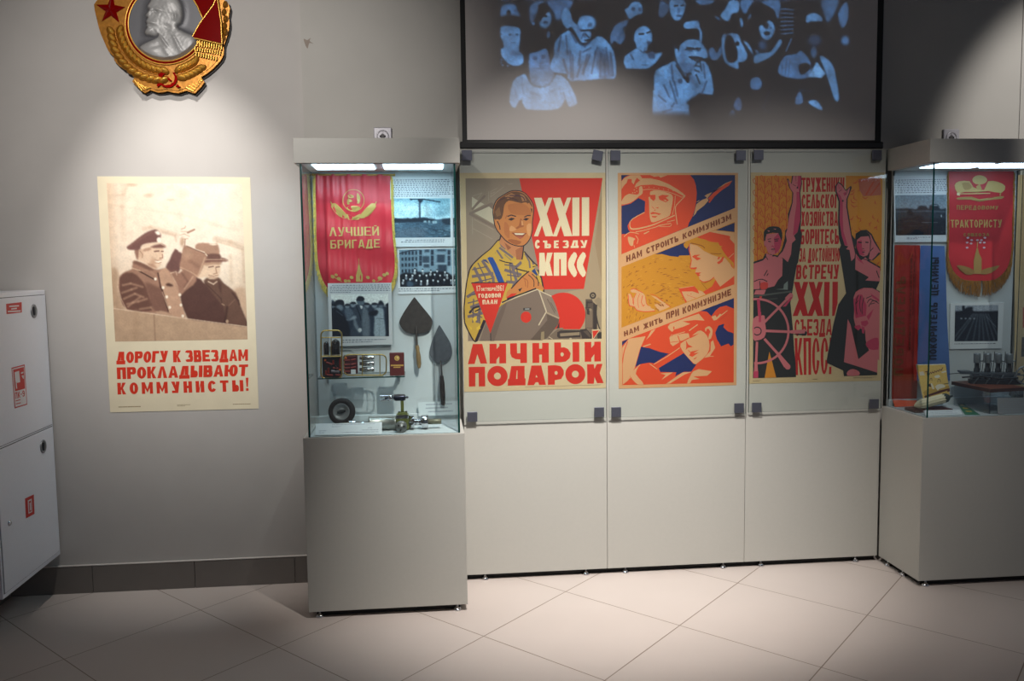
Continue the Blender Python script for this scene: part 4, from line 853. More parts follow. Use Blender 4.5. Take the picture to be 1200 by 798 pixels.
A.poly([(690,1080),(700,980),(780,930),(870,920),(950,985),(1000,1090),(1090,1250),(1080,1275),(960,1400),(890,1400),(760,1370),(700,1250)], BLK)
A.poly([(865,945),(940,1010),(970,1090),(1082,1262),(1070,1290),(1020,1200),(980,1200),(930,1260),(940,1100),(920,1000)], PNK).poly([(960,1060),(1060,1270),(960,1400),(905,1375),(925,1250),(980,1200)], PNK)
A.poly([(712,1190),(720,1080),(780,1030),(900,1020),(925,1080),(920,1250),(880,1320),(820,1340),(760,1310)], PNK).poly([(712,1190),(725,1100),(790,1080),(800,1210),(835,1320),(760,1310)], PDK)
A.line([(740,1115),(795,1122)], 20, BLK).line([(850,1115),(900,1120)], 20, BLK).line([(800,1210),(830,1220)], 9, BLK).line([(785,1250),(850,1246)], 14, PDK).line([(800,1270),(840,1270)], 14, BLK)
A.poly([(700,1290),(780,1400),(850,1350),(905,1400),(1080,1520),(1080,1700),(1070,1725),(850,1710),(905,1660),(692,1540)], PNK).poly([(700,1320),(790,1400),(825,1455),(740,1400)], PDK).line([(760,1340),(830,1380),(880,1390)], 12, BLK, 2).line([(1022,1558),(1065,1670)], 14, BLK).line([(920,1260),(975,1200)], 12, BLK)
A.poly([(955,1400),(1085,1290),(1080,1490)], ORG).line([(880,1395),(1080,1510)], 22, BLK).line([(1085,1280),(960,1395)], 20, BLK).line([(1020,1480),(1070,1420)], 12, LIN)
A.poly([(700,1890),(760,1850),(830,1825),(960,1830),(1040,1870),(1074,1900),(1068,2960),(905,2800),(855,2640),(845,2480),(700,2440),(670,2300),(680,2080),(665,1980)], PNK)
A.polys([[(705,1890),(810,1835),(800,1850),(715,1885)],[(665,2010),(740,1930),(800,1930),(870,2100),(860,2260),(700,2300),(680,2200)],[(930,1910),(1070,2010),(1060,2040),(960,1970)],[(870,2270),(980,2150),(940,2260),(900,2330)],[(682,2420),(760,2400),(790,2450),(740,2490),(690,2480)],[(780,2350),(880,2330),(900,2380),(850,2430),(790,2410)],[(790,2420),(840,2440),(830,2540),(800,2530)]], PDK)
for l in (((740,1940),(700,2060),(720,2240)),((780,1950),(760,2080),(780,2200)),((830,1980),(800,2100),(800,2240)),((860,1990),(950,1950)),((705,2070),(740,2020)),((880,2060),(930,2000),(1060,2070)),((900,2120),(960,2030),(1040,2040)),((930,2080),(1000,2060))): A.line(l, 11, BLK, 2)
A.poly([(855,2700),(930,2630),(1050,2605),(1050,2790),(915,2780)], PDK, 2).poly([(576,2315),(620,2400),(742,2937),(908,2802),(1050,2787),(1036,3147),(517,2982)], PNK).poly([(570,3195),(580,3120),(660,3090),(752,3130),(748,3190)], PNK, 2)
A.poly([(830,2560),(850,2560),(850,2700),(905,2800),(742,2937),(640,2440),(676,2440)], BLK)
A.crop(875,365,8.867).squig([(65,715),(145,713),(145,728),(65,730)], 2, (130,110,80), .5, .8, 4, 14, 3).squig([(685,697),(735,695),(735,712),(685,712)], 1, (130,110,80), .5, 1, 4, 14, 4)
A.crop(950,365,8.867).squig([(445,682),(685,676),(685,694),(445,696)], 2, (130,110,80), .5, .8, 4, 14, 5)
tag(A.build('poster', None, (1.9, YQ, 1.4)), "poster of two workers with raised arms and a pink ship's wheel, third panel", 'poster', 'posters behind clipped glass')
# ---- further poster seen through the right case
A = Art(YQ, 'ink_far')
paper(A, [(1189.6,205),(1330,204),(1326,452),(1188.5,455)], (212,186,140), 'poster_paper_sand2')
A.crop(0,0,1.).poly([(1198.6,360),(1320,360),(1320,384),(1198.4,384)], (196,70,40)).poly([(1197.5,395),(1320,395),(1320,418),(1196.5,418)], (70,62,58))
tag(A.build('poster', None, (3.2, YQ, 1.4)), 'pale beige poster edge seen through the right case, cut by the frame', 'poster', 'posters behind clipped glass')
# ------------------------------------------------------------------ sepia poster on the left wall
YP0 = YW - .0014
SEP = attr_mat('sepia_print', .5)
A = Art(YP0, 'ink_wall')
CW = (236,224,194); RW = (222,56,32); A.dim = .97
paper(A, [(113.8,206.6),(293.1,207.8),(303.2,478.8),(129.2,483.3)], CW, 'poster_paper_ivory')
K = 9.975
C = Canvas(118, 208, 300, 408, 1.7, (240,222,200))
C.a += (np.clip((C.X-175)/70, -1, 1)[..., None]*np.array([3,6,8]))
C.a -= np.clip((C.Y-300)/80, 0, 1)[..., None]*np.array([30,36,40])
C.a -= np.clip((140-C.X)/12, 0, 1)[..., None]*np.array([18,24,28])
C.a -= np.clip((C.X-262)/30, 0, 1)[..., None]*np.array([14,18,22])
C.crop(110,200,K).line([(340,150),(330,420),(345,800)], 40, (214,190,164), .5, 3.).line([(160,290),(340,285)], 14, (206,180,152), .5, 1.5).line([(160,395),(340,420)], 14, (206,180,152), .5, 1.5).line([(400,150),(350,280)], 20, (206,180,152), .5, 2.)
C.oval(640,290,50,22,(214,190,166),.6).oval(440,165,60,20,(212,188,162),.6).oval(900,340,60,14,(222,202,180),.6).oval(1040,270,60,50,(226,208,188),.6).line([(580,680),(660,660),(960,750)], 28, (212,184,158), .7, 2.).line([(400,430),(1000,510),(1500,640)], 8, (222,202,180), .6, 2.)
C.crop(190,250,K).line([(0,220),(150,260),(165,330)], 18, (212,184,158), .7, 1.).line([(620,300),(800,340),(950,400)], 40, (196,166,138), .6, 2.5).line([(800,500),(810,800)], 30, (206,180,152), .5, 2.).line([(560,130),(900,200)], 14, (216,194,170), .5, 2.).line([(640,380),(640,330),(940,420)], 12, (196,166,138), .5, 1.).line([(945,430),(960,800)], 26, (190,160,134), .5, 1.5)
# the wider background at the shoulders
C.crop(120,260,K).poly([(100,560),(190,590),(185,800),(260,1030),(130,1000)], (176,144,116), 1.5, .8)
C.crop(190,330,K).poly([(820,120),(970,80),(990,480),(930,330)], (196,164,136), 1.5, .8)
D1, D2, D3, D4 = (88,60,54), (122,90,78), (160,126,106), (200,170,144)
C.crop(120,260,K)   # man in the hat, behind
C.poly([(1190,720),(1110,640),(900,790),(1000,1140),(1195,1170),(1700,1230),(1690,1170),(1600,960),(1540,830),(1380,700),(1330,640)], D1, .5, 1., 2)
C.crop(190,330,K).poly([(480,-10),(640,-60),(720,20),(860,130),(900,250),(985,470),(990,525),(760,500),(720,300)], (104,76,64), .6, 1., 2).line([(500,10),(690,200),(700,260)], 10, (72,48,44), .8, .6).line([(760,300),(735,470)], 26, (66,44,40), .8, 1.2).line([(820,130),(890,220),(905,270)], 18, (72,48,44), .8, .8).line([(780,280),(850,210)], 10, (140,108,90), .7, .5).line([(700,260),(725,275)], 12, (176,146,118), .9, .5).oval(760,465,16,20,(190,160,132),.3).line([(540,0),(600,30),(640,0)], 14, (214,190,166), .9, .5)
C.poly([(660,0),(690,30),(690,140),(660,60)], (80,54,48), .6, .8)
C.crop(190,250,K).poly([(490,570),(660,575),(680,640),(675,700),(640,760),(560,770),(500,740),(410,760),(440,680)], (224,196,168), .5, 1., 2)
C.poly([(480,560),(680,560),(680,600),(600,600),(500,610)], (170,134,110), .6, .8).line([(545,630),(600,620)], 14, (120,86,74), .9).line([(630,630),(670,625)], 14, (120,86,74), .9).line([(625,640),(640,700),(600,710)], 10, (160,120,98), .9).line([(545,722),(600,734),(655,722)], 8, (150,112,94), .8).line([(550,745),(640,755)], 8, (170,130,108), .8)
C.poly([(385,400),(420,350),(520,345),(570,360),(620,355),(655,370),(670,520),(540,540),(450,520)], (170,134,112), .5, 1., 2).poly([(520,480),(672,478),(672,545),(500,545)], (110,78,68), .5).poly([(490,545),(680,535),(690,515),(770,545),(740,565),(600,570),(500,575)], (122,86,74), .4, 1., 2).line([(500,540),(690,540),(760,548)], 8, (214,186,160), .8, .4).oval(600,365,40,10,(236,216,192),.5)
# raised arms: dark sleeve behind, coat sleeve in front
C.poly([(150,415),(240,470),(210,650),(180,690),(90,690),(40,630),(90,540)], (112,78,72), .4, 1., 2)
C.poly([(160,410),(200,350),(205,250),(200,200),(250,150),(290,110),(350,140),(390,190),(360,280),(330,330),(270,390),(240,470)], (244,228,208), .4, 1., 2)
C.line([(225,185),(265,170),(275,150)], 10, (190,150,124), .9).line([(300,225),(375,190)], 22, (164,124,102), .9, .5).line([(205,255),(260,240),(320,270)], 8, (206,174,146), .9).line([(220,210),(290,215)], 8, (206,174,146), .9).line([(240,300),(300,295)], 8, (196,160,132), .9).oval(235,335,26,50,(190,154,126),.5,.8).line([(270,300),(265,390)], 10, (150,112,92), .8)
C.poly([(245,400),(290,380),(520,490),(500,560),(420,740),(300,700),(205,640),(225,520)], (166,128,106), .4, 1., 2)
C.line([(350,405),(490,455),(525,495)], 12, (238,220,196), .9, .4).line([(290,385),(500,470)], 10, (112,80,68), .8, .5).line([(215,630),(340,690),(420,740)], 12, (204,170,142), .8, .5).line([(330,560),(420,620)], 40, (136,100,84), .6, 2.).line([(500,520),(420,730)], 14, (208,176,148), .7, .6).oval(300,480,50,50,(186,150,124),.6,.7)
C.crop(120,260,K)   # man in the cap
C.poly([(350,470),(390,455),(520,500),(640,560),(740,540),(800,590),(900,600),(950,560),(1100,640),(1060,740),(900,880),(970,1120),(840,1110),(700,1080),(480,1060),(280,1020),(210,880),(185,740),(200,640),(270,580),(345,550)], (160,122,102), .4, 1., 2)
C.poly([(200,660),(290,590),(400,620),(500,740),(540,860),(580,1040),(290,1020),(215,880)], (104,72,62), .8, .95, 2)
for l in (((240,740),(330,720),(470,760)),((230,830),(340,790),(400,770)),((250,900),(380,840),(480,880)),((290,960),(420,930),(520,900)),((440,1020),(570,1000),(610,1040)),((300,990),(360,940),(440,880))): C.line(l, 18, (186,148,122), .75, 1.2)
C.poly([(500,700),(640,760),(700,800),(780,1060),(600,1040),(540,860)], (118,84,72), 1., .85, 2)
C.poly([(660,590),(740,540),(820,640),(890,760),(900,900),(970,1110),(840,1110),(790,1060),(700,800),(650,640)], (192,154,128), .5, 1., 2)
C.poly([(740,740),(770,715),(830,745),(790,755)], (86,58,50), .5).line([(650,600),(680,760),(700,800),(770,1040)], 18, (82,54,48), .9, .6).line([(700,820),(790,1060)], 8, (222,190,160), .8, .4).line([(800,600),(880,750)], 10, (224,194,166), .8, .5).line([(430,575),(620,680)], 14, (66,44,40), .9, .5).line([(440,570),(560,560),(630,640)], 18, (180,142,116), .6, 1.).line([(350,540),(440,570)], 10, (220,190,160), .8, .5).line([(190,660),(180,760),(220,900),(280,1020)], 8, (220,190,160), .7, .5).poly([(355,475),(400,460),(500,500),(600,560),(560,570),(420,510)], (112,80,68), .6, .8, 2)
for x, y in ((620,668),(710,768),(752,876),(788,998),(905,852),(918,972),(940,1100)): C.oval(x, y, 16, 18, (246,232,210), .3)
C.poly([(790,590),(870,570),(900,620),(960,560),(1050,640),(1000,740),(900,800),(850,680)], (146,108,90), 1., .7, 2).line([(930,600),(1000,700),(960,760)], 20, (116,82,70), .7, 1.2).line([(1060,640),(960,780)], 14, (206,172,144), .7, .8).line([(800,600),(860,580),(870,620)], 8, (226,196,170), .8, .5)
C.poly([(610,1055),(690,1040),(760,1060),(850,1110),(700,1095)], (190,156,130), .5, .9, 2)
C.poly([(400,330),(440,320),(560,290),(700,300),(712,340),(705,420),(690,460),(680,500),(650,540),(600,545),(520,500),(450,460),(405,440)], (226,196,168), .4, 1., 2)
C.poly([(375,330),(430,320),(415,440),(400,430)], (140,100,84), .6, .9).oval(455,370,28,50,(214,180,152),.4).line([(440,340),(470,380),(465,420)], 8, (160,120,100), .8).line([(610,345),(660,340)], 16, (120,84,72), .9, .5).line([(690,345),(710,345)], 12, (120,84,72), .9).line([(700,380),(705,420),(670,425)], 10, (150,108,90), .9).line([(612,442),(645,452),(690,440)], 7, (160,116,96), .8).line([(622,462),(655,468),(684,456)], 15, (250,238,220), .95).line([(615,478),(655,484),(690,470)], 7, (176,130,108), .8).oval(590,470,30,50,(190,150,124),.6,.7).poly([(480,320),(560,300),(560,330),(490,345)], (160,120,100), .6, .7).poly([(520,480),(600,500),(640,545),(560,520)], (176,136,112), .8, .8)
C.poly([(282,295),(330,260),(470,150),(580,95),(640,95),(680,140),(680,180),(640,240),(470,270),(440,320),(370,330),(310,325)], (116,80,74), .4, 1., 2)
C.poly([(450,285),(490,260),(560,245),(690,240),(680,260),(560,285),(470,300)], (228,202,176), .4).poly([(560,290),(690,255),(745,292),(690,305),(600,305)], (128,90,80), .4, 1., 2).line([(690,262),(745,290)], 8, (220,190,164), .8, .4).poly([(612,115),(660,110),(675,150),(640,150)], (250,240,222), .3).oval(662,210,26,30,(250,238,220),.3).line([(300,300),(440,200),(580,120)], 14, (146,106,94), .5, 1.5)
# parapet
C.crop(0,0,1.).poly([(131,361.2),(239.8,376.6),(291,383.4),(292,402),(134,405)], (188,158,130), .3, 1., 0)
C.line([(132,361.2),(239.8,376.2),(290,382.8)], .9, (226,200,172), .8, .4).line([(180.5,369),(182,400)], 1.2, (140,108,88), .7, .6).line([(160,366),(158,400)], 5, (176,146,118), .5, 3.)
C.noise(.02, 1.3, 3).noise(.02, 6, 4)
n0, cols = C.lay(A, [(125,214.6),(283.4,215.4),(290.2,397.7),(135,400.3)], YP0-.0004, SEP, 230, 270)
A.crop(125,400,6.667)
A.text('ДОРОГУ', [(74,82),(480,73),(470,163),(76,172)], RW, .43, .23, .1).text('К', [(517,72),(580,71),(582,162),(520,164)], RW, .46, .24).text('ЗВЕЗДАМ', [(612,70),(1104,62),(1104,152),(616,161)], RW, .42, .22, .1)
A.text('ПРОКЛАДЫВАЮТ', [(78,204),(1106,180),(1100,271),(82,296)], RW, .41, .22, .1)
A.text('КОММУНИСТЫ', [(82,324),(1066,302),(1070,390),(86,416)], RW, .42, .22, .42, {'М':1.3}).text('!', [(1086,284),(1108,283),(1110,386),(1088,387)], RW, .3)
A.squig([(92,506),(285,502),(285,516),(92,520)], 1, (170,150,116), .5, .9, 10, 40, 6).squig([(550,492),(655,490),(655,508),(550,510)], 2, (170,150,116), .45, .6, 8, 30, 7).squig([(985,486),(1125,483),(1125,494),(985,497)], 1, (170,150,116), .5, 1, 8, 30, 8)
o = A.build('poster', None, (-.9, YP0, 1.35)); ink(o, n0, cols)
tag(o, 'sepia photograph poster of two waving men with red lettering, on the left wall', 'poster')
# ------------------------------------------------------------------ picture thrown on the projection screen
C = Canvas(540, -45, 1036, 170, 1.5, (0,0,0))
HI, MD, LO, BK = (84,136,192), (62,102,150), (38,64,98), (0,0,0)
rr = np.random.RandomState(4)
C.crop(0,0,1.)
C.poly([(586,-45),(1000,-45),(1002,60),(998,125),(900,140),(700,132),(600,128),(584,60)], (6,8,11), 3., 1., 0)
for i in range(26):      # heads further back, mostly above the frame
    x = 592+i*15.6; y = -26+rr.uniform(-10,6); C.oval(x, y, 5, 7, MD, .4, .9).oval(x, y-6, 6, 4, BK, .4).oval(x, y+15, 9, 7, LO, .5)
def face(cx, cy, rx, ry, c, rot=0., feat=True):
    C.oval(cx, cy, rx, ry, c, .18, 1., rot)
    if feat:
        t = math.radians(rot); R2 = lambda u, v: (cx+u*rx*math.cos(t)-v*ry*math.sin(t), cy+u*rx*math.sin(t)+v*ry*math.cos(t))
        for u in (-.38, .38): C.oval(*R2(u, -.15), rx*.22, ry*.1, LO, .5, .9, rot)
        C.oval(*R2(0, .18), rx*.12, ry*.16, MD, .5, .8, rot); C.oval(*R2(0, .5), rx*.34, ry*.09, LO, .5, .9, rot)
C.crop(580,0,K)
C.poly([(90,60),(230,50),(260,120),(290,200),(60,200)], MD, 1.).oval(160,150,24,30,BK,.4).oval(232,125,14,14,LO,.4).poly([(60,210),(150,180),(280,200),(290,320),(60,330)], BK, 1.)
C.poly([(60,320),(160,300),(270,320),(300,370),(290,520),(280,600),(330,640),(330,740),(240,775),(150,740),(80,660),(60,570),(100,560),(90,480),(55,430)], HI, .5, 1., 2)
C.oval(175,405,18,14,LO,.4,.9).oval(258,405,18,14,LO,.4,.9).oval(215,500,30,8,MD,.5).oval(230,620,60,30,MD,.5,.7).line([(55,400),(80,400)], 14, LO, .8)
for x, y in ((75,700),(90,760),(150,770),(70,730)): C.oval(x, y, 14, 10, MD, .5)
C.poly([(410,60),(560,0),(570,60),(470,180),(440,260),(410,250)], MD, 1.).oval(590,230,72,105,HI,.2,.9,14).poly([(510,60),(620,50),(640,110),(560,200),(520,260)], BK, .6).oval(590,190,24,12,BK,.4).oval(590,260,34,14,LO,.4).oval(460,190,22,20,LO,.4).oval(450,275,18,20,MD,.4)
C.oval(625,405,22,40,MD,.4).poly([(600,0),(900,0),(880,110),(760,130),(720,240),(690,150)], (58,92,136), 1.).oval(740,160,40,80,MD,.4)
C.poly([(790,120),(860,110),(960,300),(1040,480),(1000,480),(900,320),(850,340),(780,250)], HI, .6, .95)
C.poly([(900,60),(1000,10),(1150,30),(1200,160),(1170,200),(1090,180),(1000,190),(950,260),(900,200)], BK, .8).oval(1070,270,110,95,HI,.2).line([(1010,360),(1170,345)], 16, BK, .95, .4).poly([(1000,370),(1130,380),(1090,480),(1030,500),(990,450)], HI, .5).line([(1030,400),(1010,450)], 18, LO, .8).oval(1090,470,30,12,BK,.4,.8)
C.poly([(700,490),(860,350),(960,480),(1050,540),(1200,420),(1300,470),(1390,600),(1420,800),(1400,920),(1290,920),(880,950),(850,870),(780,860),(630,820),(690,640)], HI, .5, 1., 2)
for l in (((830,420),(850,640)),((910,640),(910,930)),((960,480),(1050,545),(1110,500)),((1030,610),(1120,560)),((1000,760),(960,900)),((1060,780),(1110,640)),((1180,600),(1130,860)),((1300,560),(1330,860)),((1240,620),(1230,900)),((950,500),(890,380))): C.line(l, 20, LO, .8, .8)
C.poly([(400,620),(500,590),(600,560),(640,680),(650,800),(700,880),(600,960),(450,920),(400,830)], MD, .5, 1., 2).poly([(380,620),(420,540),(520,500),(620,520),(660,640),(600,560),(500,600)], BK, .8).oval(465,680,30,24,LO,.4,.9).oval(565,665,28,26,LO,.4,.9).oval(545,740,30,10,LO,.5,.8).oval(530,800,56,12,LO,.5,.7)
C.crop(580,60,K).poly([(310,280),(360,270),(420,380),(520,425),(640,390),(720,270),(830,320),(900,430),(970,610),(860,650),(820,560),(780,650),(660,690),(360,680),(310,560),(240,670),(165,590),(210,350)], (92,142,194), .6, 1., 2).poly([(430,230),(680,250),(640,390),(520,415),(420,370)], (66,104,146), .8)
C.poly([(290,570),(320,680),(250,680)], (20,32,48), .8).line([(800,480),(840,620)], 14, LO, .7, .8)
C.crop(690,0,K)
face(58.5+0, 0, .1, .1, BK, 0, False)
C.poly([(460,90),(500,30),(590,20),(630,100),(620,160),(560,180),(480,230),(440,160),(415,110)], HI, .5, 1., 2).oval(520,105,24,22,LO,.4).oval(600,110,22,22,LO,.4).poly([(280,340),(330,280),(460,230),(450,300),(400,330),(430,430),(370,520),(300,480),(260,520),(250,420)], MD, .8, .85)
C.poly([(450,400),(460,260),(560,185),(660,190),(740,280),(730,380),(640,300),(540,360),(520,480)], BK, .8)
C.poly([(545,360),(640,300),(720,345),(745,480),(690,520),(680,590),(640,600),(720,640),(850,610),(840,660),(700,800),(500,800),(430,800),(415,660),(560,560),(525,470)], HI, .5, 1., 2).line([(590,400),(640,395)], 20, BK, .9).line([(680,385),(720,370)], 18, BK, .9).oval(700,500,22,20,LO,.4).line([(600,590),(640,620),(660,560)], 14, LO, .7).poly([(690,620),(760,600),(770,680),(700,680)], LO, .6).line([(490,640),(520,690)], 22, LO, .7).line([(620,760),(690,760)], 16, LO, .6)
C.poly([(830,20),(880,20),(940,80),(900,180),(820,200)], MD, .8, .7).poly([(950,0),(1110,0),(1130,80),(1090,200),(1030,245),(970,200),(945,100)], HI, .5, 1., 2).line([(1000,70),(1040,66)], 16, BK, .9).line([(1080,66),(1110,62)], 16, BK, .9).oval(1050,130,18,40,MD,.4).oval(1060,185,36,14,LO,.4).oval(1160,295,50,40,HI,.3)
C.crop(750,65,K)     # man with the flute of hands at his mouth
C.poly([(420,-180),(560,-200),(690,-180),(780,-60),(790,30),(700,40),(650,100),(560,210),(470,150),(410,0)], HI, .5, 1., 2).line([(560,-80),(620,-78)], 22, LO, .9).line([(660,-80),(700,-76)], 20, LO, .9).line([(580,20),(720,30)], 22, BK, .9).oval(640,-20,20,40,MD,.4).poly([(420,-190),(480,-280),(700,-260),(700,-200),(560,-190),(450,-120)], BK, .7)
C.poly([(410,60),(330,100),(200,160),(165,240),(160,420),(140,720),(300,760),(450,740),(560,620),(640,500),(700,440),(850,460),(850,320),(800,120),(700,60),(560,220),(470,160)], HI, .5, 1., 2)
for l in (((370,110),(385,300)),((280,350),(340,480)),((220,470),(300,540)),((350,300),(430,560)),((400,300),(440,470)),((370,600),(400,560)),((270,660),(370,630)),((440,100),(560,300)),((780,300),(720,450)),((740,100),(760,260))): C.line(l, 22, LO, .75, .8)
C.oval(470,300,28,28,LO,.4).poly([(540,230),(600,200),(580,300),(550,310)], BK, .5).oval(655,230,12,12,LO,.4).oval(605,270,12,16,LO,.4)
C.poly([(540,560),(640,480),(700,520),(760,600),(620,720),(600,600)], BK, 1.2).poly([(500,750),(550,570),(590,760)], HI, .6)
C.poly([(1030,690),(1090,640),(1130,720),(1150,780),(1050,780)], MD, .6).poly([(1090,580),(1150,480),(1190,560),(1180,640),(1120,640)], (50,80,120), .8)
C.poly([(405,-120),(430,-240),(540,-300),(700,-280),(760,-180),(690,-195),(560,-195),(480,-150),(450,-40),(425,-60)], BK, .5, .95, 2).oval(428,-50,16,34,HI,.3)
C.line([(545,-92),(628,-84)], 16, BK, .8, .5).line([(655,-86),(710,-82)], 14, BK, .8, .5).oval(590,-62,34,14,LO,.5).oval(682,-60,24,12,LO,.5).poly([(622,-60),(650,-60),(665,0),(625,10)], (104,156,206), .5).line([(600,10),(690,14)], 12, LO, .9).poly([(585,30),(640,24),(712,32),(690,50),(620,52)], BK, .5, .85).oval(500,10,34,90,MD,.7,.8).poly([(470,80),(640,110),(560,205),(490,150)], MD, .8, .7)
for l in (((640,60),(690,70)),((650,120),(700,130)),((640,170),(690,190)),((700,60),(720,180)),((660,230),(700,330))): C.line(l, 16, BK, .7, .6)
C.poly([(560,230),(600,330),(640,300),(620,230)], MD, .6, .8).line([(430,120),(520,260),(560,310)], 26, BK, .7, .6).line([(180,240),(230,180),(330,120)], 20, (104,156,206), .7, .8).line([(160,420),(190,640)], 26, (104,156,206), .6, .8)
C.crop(580,0,K)
C.poly([(900,200),(940,60),(1040,10),(1150,40),(1190,180),(1150,175),(1040,170),(985,200),(955,280)], BK, .6, 1., 2).line([(1005,362),(1080,352),(1170,345)], 14, BK, .9, .4).oval(1110,290,26,26,LO,.5,.8).oval(1050,410,22,34,LO,.5,.8).line([(1060,400),(1100,440)], 14, BK, .8).line([(1050,470),(1110,470)], 14, BK, .8).poly([(960,300),(1000,320),(1000,440),(960,400)], MD, .8, .8)
for l in (((770,430),(740,600)),((800,700),(850,860)),((880,600),(890,900)),((1000,600),(980,760)),((1080,640),(1030,860)),((1200,560),(1170,640)),((1280,700),(1290,900)),((1350,620),(1380,880))): C.line(l, 24, LO, .8, 1.)
C.poly([(1180,620),(1240,560),(1330,640),(1380,900),(1300,910),(1220,900)], LO, 1.2, .6)
C.crop(580,60,K)
for l in (((310,300),(330,480)),((420,480),(520,520)),((640,480),(700,460)),((760,420),(790,560)),((230,430),(260,560)),((870,480),(920,600))): C.line(l, 16, MD, .7, 1.2)
C.crop(800,0,K).line([(30,580),(90,570)], 12, BK, .8).line([(120,575),(180,570)], 12, BK, .8)
C.poly([(150,0),(360,0),(340,40),(220,60)], MD, .8).poly([(20,300),(80,250),(180,240),(200,320),(230,380),(220,520),(190,540),(200,400),(170,335),(40,335)], HI, .5, 1., 2)
C.poly([(560,0),(660,20),(650,140),(580,160),(530,250),(440,190),(500,100)], HI, .6).poly([(370,190),(420,200),(440,250)], MD, .5).poly([(680,0),(830,0),(780,80),(740,160),(690,120)], MD, .8).poly([(670,210),(700,230),(705,300),(680,315)], HI, .4).poly([(760,220),(790,160),(800,190),(770,230)], MD, .4)
C.poly([(900,300),(930,290),(960,290),(1000,240),(1050,260),(1080,340),(1040,440),(980,470),(930,440),(895,360)], HI, .4, 1., 2).poly([(940,280),(1000,270),(1000,330),(960,330)], BK, .5, .8).oval(985,390,34,22,BK,.4,.9).oval(1030,325,14,10,LO,.4)
C.poly([(460,420),(500,400),(640,390),(680,480),(760,640),(720,720),(650,730),(660,800),(620,800),(500,740),(460,600)], HI, .5, 1., 2).poly([(490,560),(510,430),(560,415),(600,480),(640,600),(630,710),(530,720)], BK, .6).oval(640,510,24,26,BK,.3)
C.poly([(300,600),(350,550),(400,620),(440,540),(460,620),(400,700),(330,690)], MD, .6).poly([(710,480),(780,520),(830,650),(790,600)], HI, .5).poly([(830,660),(900,620),(1030,600),(1130,460),(1160,500),(1060,640),(920,720),(840,740)], HI, .5, .95).oval(940,530,50,60,LO,.5).poly([(840,580),(890,600),(880,640)], MD, .5)
C.poly([(920,20),(1130,0),(1130,190),(1100,210),(1060,110)], MD, .8, .9)
for k in range(7): C.line([(1150,110+k*48),(1200,105+k*48),(1290,118+k*44)], 16, MD, .8, .4)
C.crop(880,0,5.7)
C.poly([(370,110),(420,85),(470,110),(470,150),(380,160)], HI, .6).poly([(360,160),(490,150),(470,250),(380,260)], BK, .8).oval(425,270,46,40,LO,.4).oval(420,350,22,36,MD,.4)
C.poly([(180,480),(220,380),(300,360),(340,340),(400,420),(380,520),(250,520)], MD, .8).poly([(380,515),(440,410),(500,490),(470,520)], (96,146,198), .4, 1., 0).poly([(455,370),(520,400),(560,470),(590,660),(560,670),(530,580),(490,460)], HI, .5, 1., 2)
for x in (215,240,262): C.line([(x,390),(x-12,510)], 6, LO, .8)
C.poly([(320,440),(370,420),(400,450),(340,500)], BK, .7).poly([(300,650),(330,610),(350,680),(300,700)], MD, .6).poly([(380,680),(440,670),(480,735),(430,720)], HI, .5).poly([(0,530),(50,515),(75,560),(50,600),(0,590)], MD, .6).line([(125,610),(80,720),(130,760)], 5, LO, .8).line([(320,600),(410,610)], 5, MD, .8)
C.poly([(470,0),(590,0),(520,150),(490,100)], MD, 1., .9).poly([(580,90),(640,10),(650,120),(610,190)], MD, .9, .9).oval(630,270,26,30,MD,.5).line([(270,260),(235,340)], 10, MD, .8)
C.noise(.06, 1.2, 8).noise(.07, 3, 18).noise(.14, 12, 19)
fade = np.clip((138-C.Y)/9, 0, 1)*np.clip((C.X-583)/5, 0, 1)*np.clip((1003-C.X)/8, 0, 1); C.a *= fade[..., None]
SCR = attr_mat('screen_fabric', .8, .62, rgb(200,194,190))
b = MB(); n0, cols = C.lay(b, [(538.5,-215),(1040.5,-215),(1025.8,166.2),(547.3,164.8)], YS+.001, SCR, 470, 400)
o = part('fabric', b, screen); ink(o, n0, cols)
# ------------------------------------------------------------------ large gold order on the wall
gold = mat('order_gold', (158,104,30), .34, .55, noise=.2, nscale=60, bump=.35); goldb = mat('order_gold_lit', (222,170,72), .3, .5, noise=.12, nscale=60, bump=.15); red_e = mat('order_red_enamel', (120,5,5), .1, 0, noise=.05, nscale=20, coat=0, spec=.3)  # same gold twice: highlights on grains and trims put into a lighter colour
mc = on_y(197.5, 30.5, YW); med = thing('wall_medallion', 'large round gold and red order emblem with grey portrait relief, high on the left wall', 'wall emblem', (mc.x, YW, mc.z))
def w2(p, y): v = on_y(p[0], p[1], YW); return (v.x, v.z)
out = [(120,-2),(113,7.5),(114,15),(118.5,34),(121,42),(127.5,57),(130,62),(136,68.5),(136.8,73),(143,79.5),(150,84),(160.5,92),(157.6,97),(164,104),(172,110.6),(178.7,107),(187,110),(193,109.5),(199,108.4),(205,110),(211,110.6),(220.3,107.6),(230,111),(236,105),(241.4,98),(237.6,92),(244,88),(250.4,83),(256.4,77),(261,71.5),(263.6,66),(264,55),(267,46.6),(269.5,38),(270.5,30),(269.5,22),(271,12),(269,6),(264,2),(260,-1),(262,-12),(256,-25),(246,-36),(232,-46),(214,-52),(196,-54),(176,-51),(158,-44),(142,-34),(130,-20)]
def infl(p, k): return (197.5+(p[0]-197.5)*k, 30.5+(p[1]-30.5)*k)
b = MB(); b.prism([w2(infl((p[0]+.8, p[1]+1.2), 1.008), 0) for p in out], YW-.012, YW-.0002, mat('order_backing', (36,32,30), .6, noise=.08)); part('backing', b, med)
b = MB(); b.prism([w2(p, 0) for p in out], YW-.03, YW-.012, gold)
b2 = [w2(infl(p, .965), 0) for p in out]; b.prism(b2, YW-.034, YW-.03, gold); part('gold_body', b, med)
Yg = YW-.034
